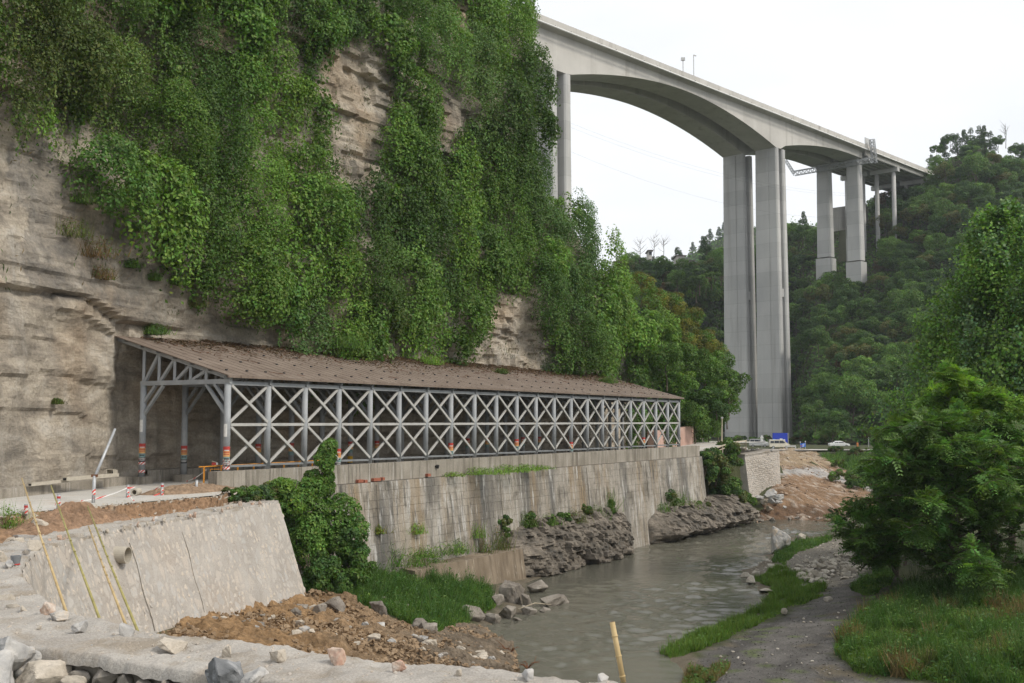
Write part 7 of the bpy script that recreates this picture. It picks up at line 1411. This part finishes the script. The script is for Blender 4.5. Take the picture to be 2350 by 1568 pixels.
def wheel(parent, p, rad):
    ty = MB(); V = []
    for yy, r_ in ((-0.1, rad * .9), (-0.1, rad), (0.1, rad), (0.1, rad * .9)): V += [(r_ * math.cos(a), yy, r_ * math.sin(a)) for a in np.linspace(0, 2 * math.pi, 18, endpoint=False)]
    ty.add(V, [(i * 18 + k, i * 18 + (k + 1) % 18, (i + 1) * 18 + (k + 1) % 18, (i + 1) * 18 + k) for i in range(3) for k in range(18)] + [tuple(range(18)), tuple(range(71, 53, -1))]); o = ty.build('wheel', 'rubber', parent); o.location = p
    h = MB().tube([(0, -0.115, 0), (0, 0.115, 0)], rad * 0.62, 14).build('rim', 'galvanised', o)
def vehicle(name, prof, width, belt, glass, wheels, mat, loc, rz, label, cat, sills=None):
    """prof: side outline (x, z); glass: list of side-window quads"""
    o = empty(name, loc, label, cat, rz=rz); n_ = len(prof); hw = width / 2; V = []
    for y in (-hw, hw): V += [(x, y * (0.86 if z > belt + 0.12 else 1.0), z) for x, z in prof]
    F = [tuple(range(n_))[::-1], tuple(range(n_, 2 * n_))] + [(k, (k + 1) % n_, (k + 1) % n_ + n_, k + n_) for k in range(n_)]
    me = MB().add(V, F).mesh('body'); bm = bmesh.new(); bm.from_mesh(me); bmesh.ops.bevel(bm, geom=[e for e in bm.edges if e.calc_face_angle(0) > 0.5], offset=0.06, segments=2, affect='EDGES', clamp_overlap=True); bm.to_mesh(me); bm.free(); me.materials.append(MATS[mat]); place('body', me, None, o)
    for q in glass:
        for sg in (-1, 1):
            V = [(x, sg * (hw * (0.86 if z > belt + 0.12 else 1.0) + 0.012), z) for x, z in q]; MB().add(V + [(x, y - sg * 0.03, z) for x, y, z in V], [tuple(range(4)), (4, 5, 6, 7)] + [(k, (k + 1) % 4, (k + 1) % 4 + 4, k + 4) for k in range(4)]).build('side_window', 'glass_dark', o)
    for x, rad in wheels:
        for sg in (-1, 1): wheel(o, (x, sg * (hw - 0.1), rad), rad)
    return o
def front_glass(o, a, b, w_, name='windscreen'): MB().add([(a[0], -w_, a[1]), (a[0], w_, a[1]), (b[0], w_ * .9, b[1]), (b[0], -w_ * .9, b[1])] + [(a[0] - .03, -w_, a[1] - .03), (a[0] - .03, w_, a[1] - .03), (b[0] - .03, w_ * .9, b[1] - .03), (b[0] - .03, -w_ * .9, b[1] - .03)], [(0, 1, 2, 3), (4, 7, 6, 5), (0, 4, 5, 1), (2, 6, 7, 3)]).build(name, 'glass_dark', o)
VZ = 6.86
q = at(1793, 1030, 236); VAN = vehicle('minivan', [(-2.1, 0.35), (-2.15, 1.0), (-2.05, 1.85), (-1.8, 1.95), (0.75, 1.95), (1.55, 1.25), (2.05, 1.05), (2.15, 0.6), (2.1, 0.32)], 1.7, 1.1, [[(-1.95, 1.2), (-1.2, 1.2), (-1.2, 1.72), (-1.9, 1.72)], [(-1.1, 1.2), (-0.15, 1.2), (-0.15, 1.72), (-1.1, 1.72)], [(-0.05, 1.2), (1.2, 1.2), (0.7, 1.72), (-0.05, 1.72)]], [(-1.35, 0.31), (1.35, 0.31)], 'cream_paint', (q.x - 0.4, 236, VZ), R(-8), 'cream white minivan parked in front of the blue billboard', 'van')
front_glass(VAN, (1.58, 1.27), (0.88, 1.86), 0.68); MB().box((2.13, -0.55, 0.8), (0.06, 0.3, 0.16)).build('headlight', 'white_paint', VAN); MB().box((2.13, 0.55, 0.8), (0.06, 0.3, 0.16)).build('headlight', 'white_paint', VAN); MB().box((2.12, 0, 0.45), (0.1, 1.6, 0.18)).build('bumper', 'grey_plastic', VAN)
q = at(1742, 1028, 243); SUV = vehicle('silver_van', [(-2.1, 0.4), (-2.15, 1.1), (-1.95, 1.85), (0.8, 1.88), (1.6, 1.25), (2.1, 1.05), (2.1, 0.4)], 1.7, 1.1, [[(-1.9, 1.2), (-1.0, 1.2), (-1.0, 1.7), (-1.8, 1.7)], [(-0.9, 1.2), (0.0, 1.2), (0.0, 1.7), (-0.9, 1.7)], [(0.1, 1.2), (1.3, 1.2), (0.75, 1.7), (0.1, 1.7)]], [(-1.3, 0.32), (1.3, 0.32)], 'rail_grey', (q.x, 243, VZ + 0.1), R(-14), 'silver van half hidden behind the rubble and cream minivan', 'van'); front_glass(SUV, (1.63, 1.27), (0.92, 1.8), 0.68)
q = at(1926, 1034, 246); SED = vehicle('white_car', [(-2.25, 0.35), (-2.3, 0.95), (-1.6, 1.05), (-0.9, 1.45), (0.4, 1.47), (1.25, 1.0), (2.15, 0.82), (2.25, 0.4)], 1.8, 0.98, [[(-1.3, 1.06), (-0.3, 1.06), (-0.3, 1.38), (-0.85, 1.38)], [(-0.2, 1.06), (1.0, 1.06), (0.4, 1.38), (-0.2, 1.38)]], [(-1.4, 0.33), (1.4, 0.33)], 'white_paint', (q.x, 246, VZ), R(-4), 'white saloon car behind the grey guardrail', 'car'); front_glass(SED, (1.28, 1.03), (0.5, 1.44), 0.65); front_glass(SED, (-1.55, 1.09), (-0.95, 1.43), 0.65, 'rear_window')
# billboard
q0, q1 = at(1773, 994, 250), at(1808, 994, 252); zb = at(1773, 1022, 250).z; bb = empty('blue_billboard', ((q0.x + q1.x) / 2, 251, VZ), 'large plain blue billboard behind the cream minivan', 'billboard')
keep(MB().bar(Vector((q0.x, 250, (q0.z + zb) / 2)), Vector((q1.x, 252, (q0.z + zb) / 2)), 0.12, q0.z - zb).build('panel', 'blue_board'), bb); keep(MB().bar(Vector((q1.x, 251.9, q0.z)), Vector((q1.x, 251.9, zb - 1)), 0.12, 0.12).build('frame_edge', 'rail_grey'), bb)
for x in (1780, 1800): g = at(x, 1010, 250.6); keep(MB().box((g.x, 250.9, VZ + 0.7), (0.15, 0.15, 1.6)).build('post', 'rail_grey'), bb)
for (xa, ya, xb, yb, mt) in ((1792, 1007, 1798, 1015, 'paper_white'), (1800, 1009, 1805, 1016, 'paper_white'), (1773.5, 1008, 1779, 1017, 'light_blue')):
    a, b = at(xa, ya, 249.8), at(xb, yb, 250.3); keep(MB().bar(Vector((a.x, 249.75 + (xa - 1773) * 0.055, (a.z + b.z) / 2)), Vector((b.x, 249.75 + (xb - 1773) * 0.055, (a.z + b.z) / 2)), 0.03, a.z - b.z).build('pasted_notice', mt), bb)
    if mt == 'paper_white': keep(MB().bar(Vector((a.x + .1, 249.70 + (xa - 1773) * 0.055, (a.z + b.z) / 2)), Vector((b.x - .1, 249.70 + (xb - 1773) * 0.055, (a.z + b.z) / 2)), 0.03, (a.z - b.z) * .35).build('notice_picture', 'grey_plastic'), bb)
# blue direction board on two posts
q0, q1 = at(1837, 1018, 229), at(1848.5, 1016.5, 229); zb = at(1837, 1027, 229).z; bs = empty('blue_sign', (q0.x, 229, VZ), 'small blue board with white lettering on two posts', 'sign')
keep(MB().bar(Vector((q0.x, 229, (q0.z + zb) / 2)), Vector((q1.x, 229, (q0.z + zb) / 2 + .12)), 0.06, q0.z - zb).build('panel', 'sign_blue'), bs)
for g in (q0, q1): keep(MB().tube([Vector((g.x, 229.1, VZ - .5)), Vector((g.x, 229.1, g.z + 0.25))], 0.05, 6).build('post', 'galvanised'), bs); keep(MB().box(Vector((g.x, 229.1, g.z + .3)), (0.16, 0.16, 0.16)).build('post_cap', 'white_paint'), bs)
for k in range(3): z = q0.z - 0.2 - k * 0.22; keep(MB().bar(Vector((q0.x + .35, 228.95, z)), Vector((q1.x - .15 - .1 * k, 228.95, z + .1)), 0.02, 0.07).build('lettering', 'white_paint'), bs)
keep(MB().box(Vector((q0.x + .15, 228.95, q0.z - .5)), (0.18, 0.03, 0.22)).build('red_mark', 'red_paint'), bs)
# warning triangles
g = at(1748.5, 1030, 238); ts = empty('triangle_sign', (g.x, 238, VZ), 'two white triangular warning signs stacked on one post', 'sign'); keep(MB().tube([Vector((g.x, 238, VZ - .5)), Vector((g.x, 238, at(1748, 998, 238).z))], 0.05, 6).build('post', 'galvanised'), ts)
for yy in (1000.5, 1007.5):
    c = at(1748.5, yy, 237.9); keep(MB().add([(c.x - .42, 237.9, c.z - .55), (c.x + .42, 237.9, c.z - .55), (c.x, 237.9, c.z + .2), (c.x - .42, 237.93, c.z - .55), (c.x + .42, 237.93, c.z - .55), (c.x, 237.93, c.z + .2)], [(0, 1, 2), (5, 4, 3), (0, 3, 4, 1), (1, 4, 5, 2), (2, 5, 3, 0)]).build('triangle_plate', 'white_paint'), ts); keep(MB().bar((c.x, 237.88, c.z - .42), (c.x, 237.88, c.z - .12), 0.08, 0.02).build('symbol', 'black_print'), ts)
g = at(1656, 1018, 144); up = empty('utility_pole', (g.x, 144, g.z), 'thin pale utility pole beside the curving road', 'pole'); keep(MB().tube([g - Vector((0, 0, .5)), at(1657, 957, 144)], [0.11, 0.07], 8).build('shaft', 'rail_cream'), up); keep(MB().box(at(1657, 959, 144), (0.3, 0.12, 0.2)).build('top_fitting', 'rail_grey'), up)
g = at(1994, 1036, 238); up = empty('reflector_post', (g.x, 238, VZ), 'thin grey reflector post at the valley road edge', 'post'); keep(MB().tube([Vector((g.x, 238, VZ - .2)), Vector((g.x, 238, VZ + 2.4))], 0.06, 6).build('shaft', 'rail_grey'), up); keep(MB().box((g.x, 237.93, VZ + 2.2), (0.12, 0.04, 0.3)).build('reflector', 'white_paint'), up)
g = at(1968, 1032, 238); up = empty('litter_bin', (g.x, 238, VZ), 'small orange bin standing beside the guardrail', 'bin'); keep(MB().tube([Vector((g.x, 238, VZ + .1)), Vector((g.x, 238, VZ + 1.1))], [0.16, 0.22], 10).build('drum', 'orange_clay'), up); keep(MB().tube([Vector((g.x, 238, VZ + 1.1)), Vector((g.x, 238, VZ + 1.25))], [0.24, 0.1], 10).build('lid', 'orange_clay'), up)
# hillside house
def house(x0, y0, x1, y1, d, label, dep=7):
    a, b = at(x0, y0, d), at(x1, y1, d); hx_, hz_ = b.x - a.x, a.z - b.z; o = empty('white_house', (a.x, d, b.z), label, 'house')
    MB().box((hx_ / 2, dep / 2, hz_ / 2 - 0.75), (hx_, dep, hz_ + 1.5)).build('wall', 'house_wall', o); MB().box((hx_ / 2, dep / 2, hz_ + 0.15), (hx_ + 1.0, dep + 1.0, 0.35)).build('roof', 'house_roof', o); MB().box((hx_ * .55, -0.03, hz_ * .45), (1.0, 0.08, 1.2)).build('window', 'glass_dark', o); MB().box((hx_ * .55, -0.06, hz_ * .45 - .68), (1.2, 0.12, 0.1)).build('window_sill', 'white_paint', o)
house(1553, 588, 1571, 606, 402, 'small white house peeping from the trees left of the main piers'); house(1489, 576, 1496, 586, 402, 'tiny grey roof hut on the ridge among bare trees'); house(1581, 600, 1591, 612, 403, 'second pale house wall beside the white house')
# power lines
for k, (xa, ya, xb, yb) in enumerate(((1290, 275, 1960, 445), (1290, 285, 1960, 450), (1290, 340, 1960, 500))):
    a, b = at(xa, ya, 270), at(xb, yb, 372); w_ = MB().tube(sag(a, b, 14, 4.0 if k < 2 else 5.0), 0.015, 4, False).build('power_line', 'wire', label='thin power line strung across the valley under the viaduct', cat='cable', group='power lines under the viaduct')
# driftwood in the water
for x, y, lab in ((1170, 1500, 'tangle of brown roots at the tip of the soil heap'), (1210, 1535, 'clump of rusty driftwood in the shallow water')):
    p = on(x, y, 0.1); o = empty('driftwood', p, lab, 'driftwood'); mb = MB()
    for k in range(12): a = r.uniform(0, 6.28); L = r.uniform(0.3, 0.8); mb.tube([(0, 0, 0), (math.cos(a) * L * .6, math.sin(a) * L * .3, L * .5), (math.cos(a + .5) * L, math.sin(a + .5) * L * .5, L * r.uniform(.2, 1))], [0.03, 0.02, 0.01], 5)
    mb.build('roots', 'rust_brown', o)
p = on(1190, 1398, 0.5); q = on(1265, 1388, 0.5); pole('driftwood_branch', [p, p.lerp(q, .5) + Vector((0, 0, .25)), q], [0.04, 0.035, 0.02], 'plank_wood', 'long pale branch lying across the spit boulders', 'branch')

# ---- valley haze
hz_m = bpy.data.materials.new('haze'); hz_m.use_nodes = True; hz_m.node_tree.nodes.clear()
ho = hz_m.node_tree.nodes.new('ShaderNodeOutputMaterial'); hv = hz_m.node_tree.nodes.new('ShaderNodeVolumePrincipled'); hv.inputs['Density'].default_value = 0.00012; hv.inputs['Color'].default_value = (0.86, 0.93, 1.0, 1); hv.inputs['Anisotropy'].default_value = 0.1
hz_m.node_tree.links.new(hv.outputs['Volume'], ho.inputs['Volume']); MATS['haze'] = hz_m
MB().box((0, 520, 112), (2600, 1720, 230)).build('haze', 'haze', kind='stuff', label='thin pale haze filling the valley')
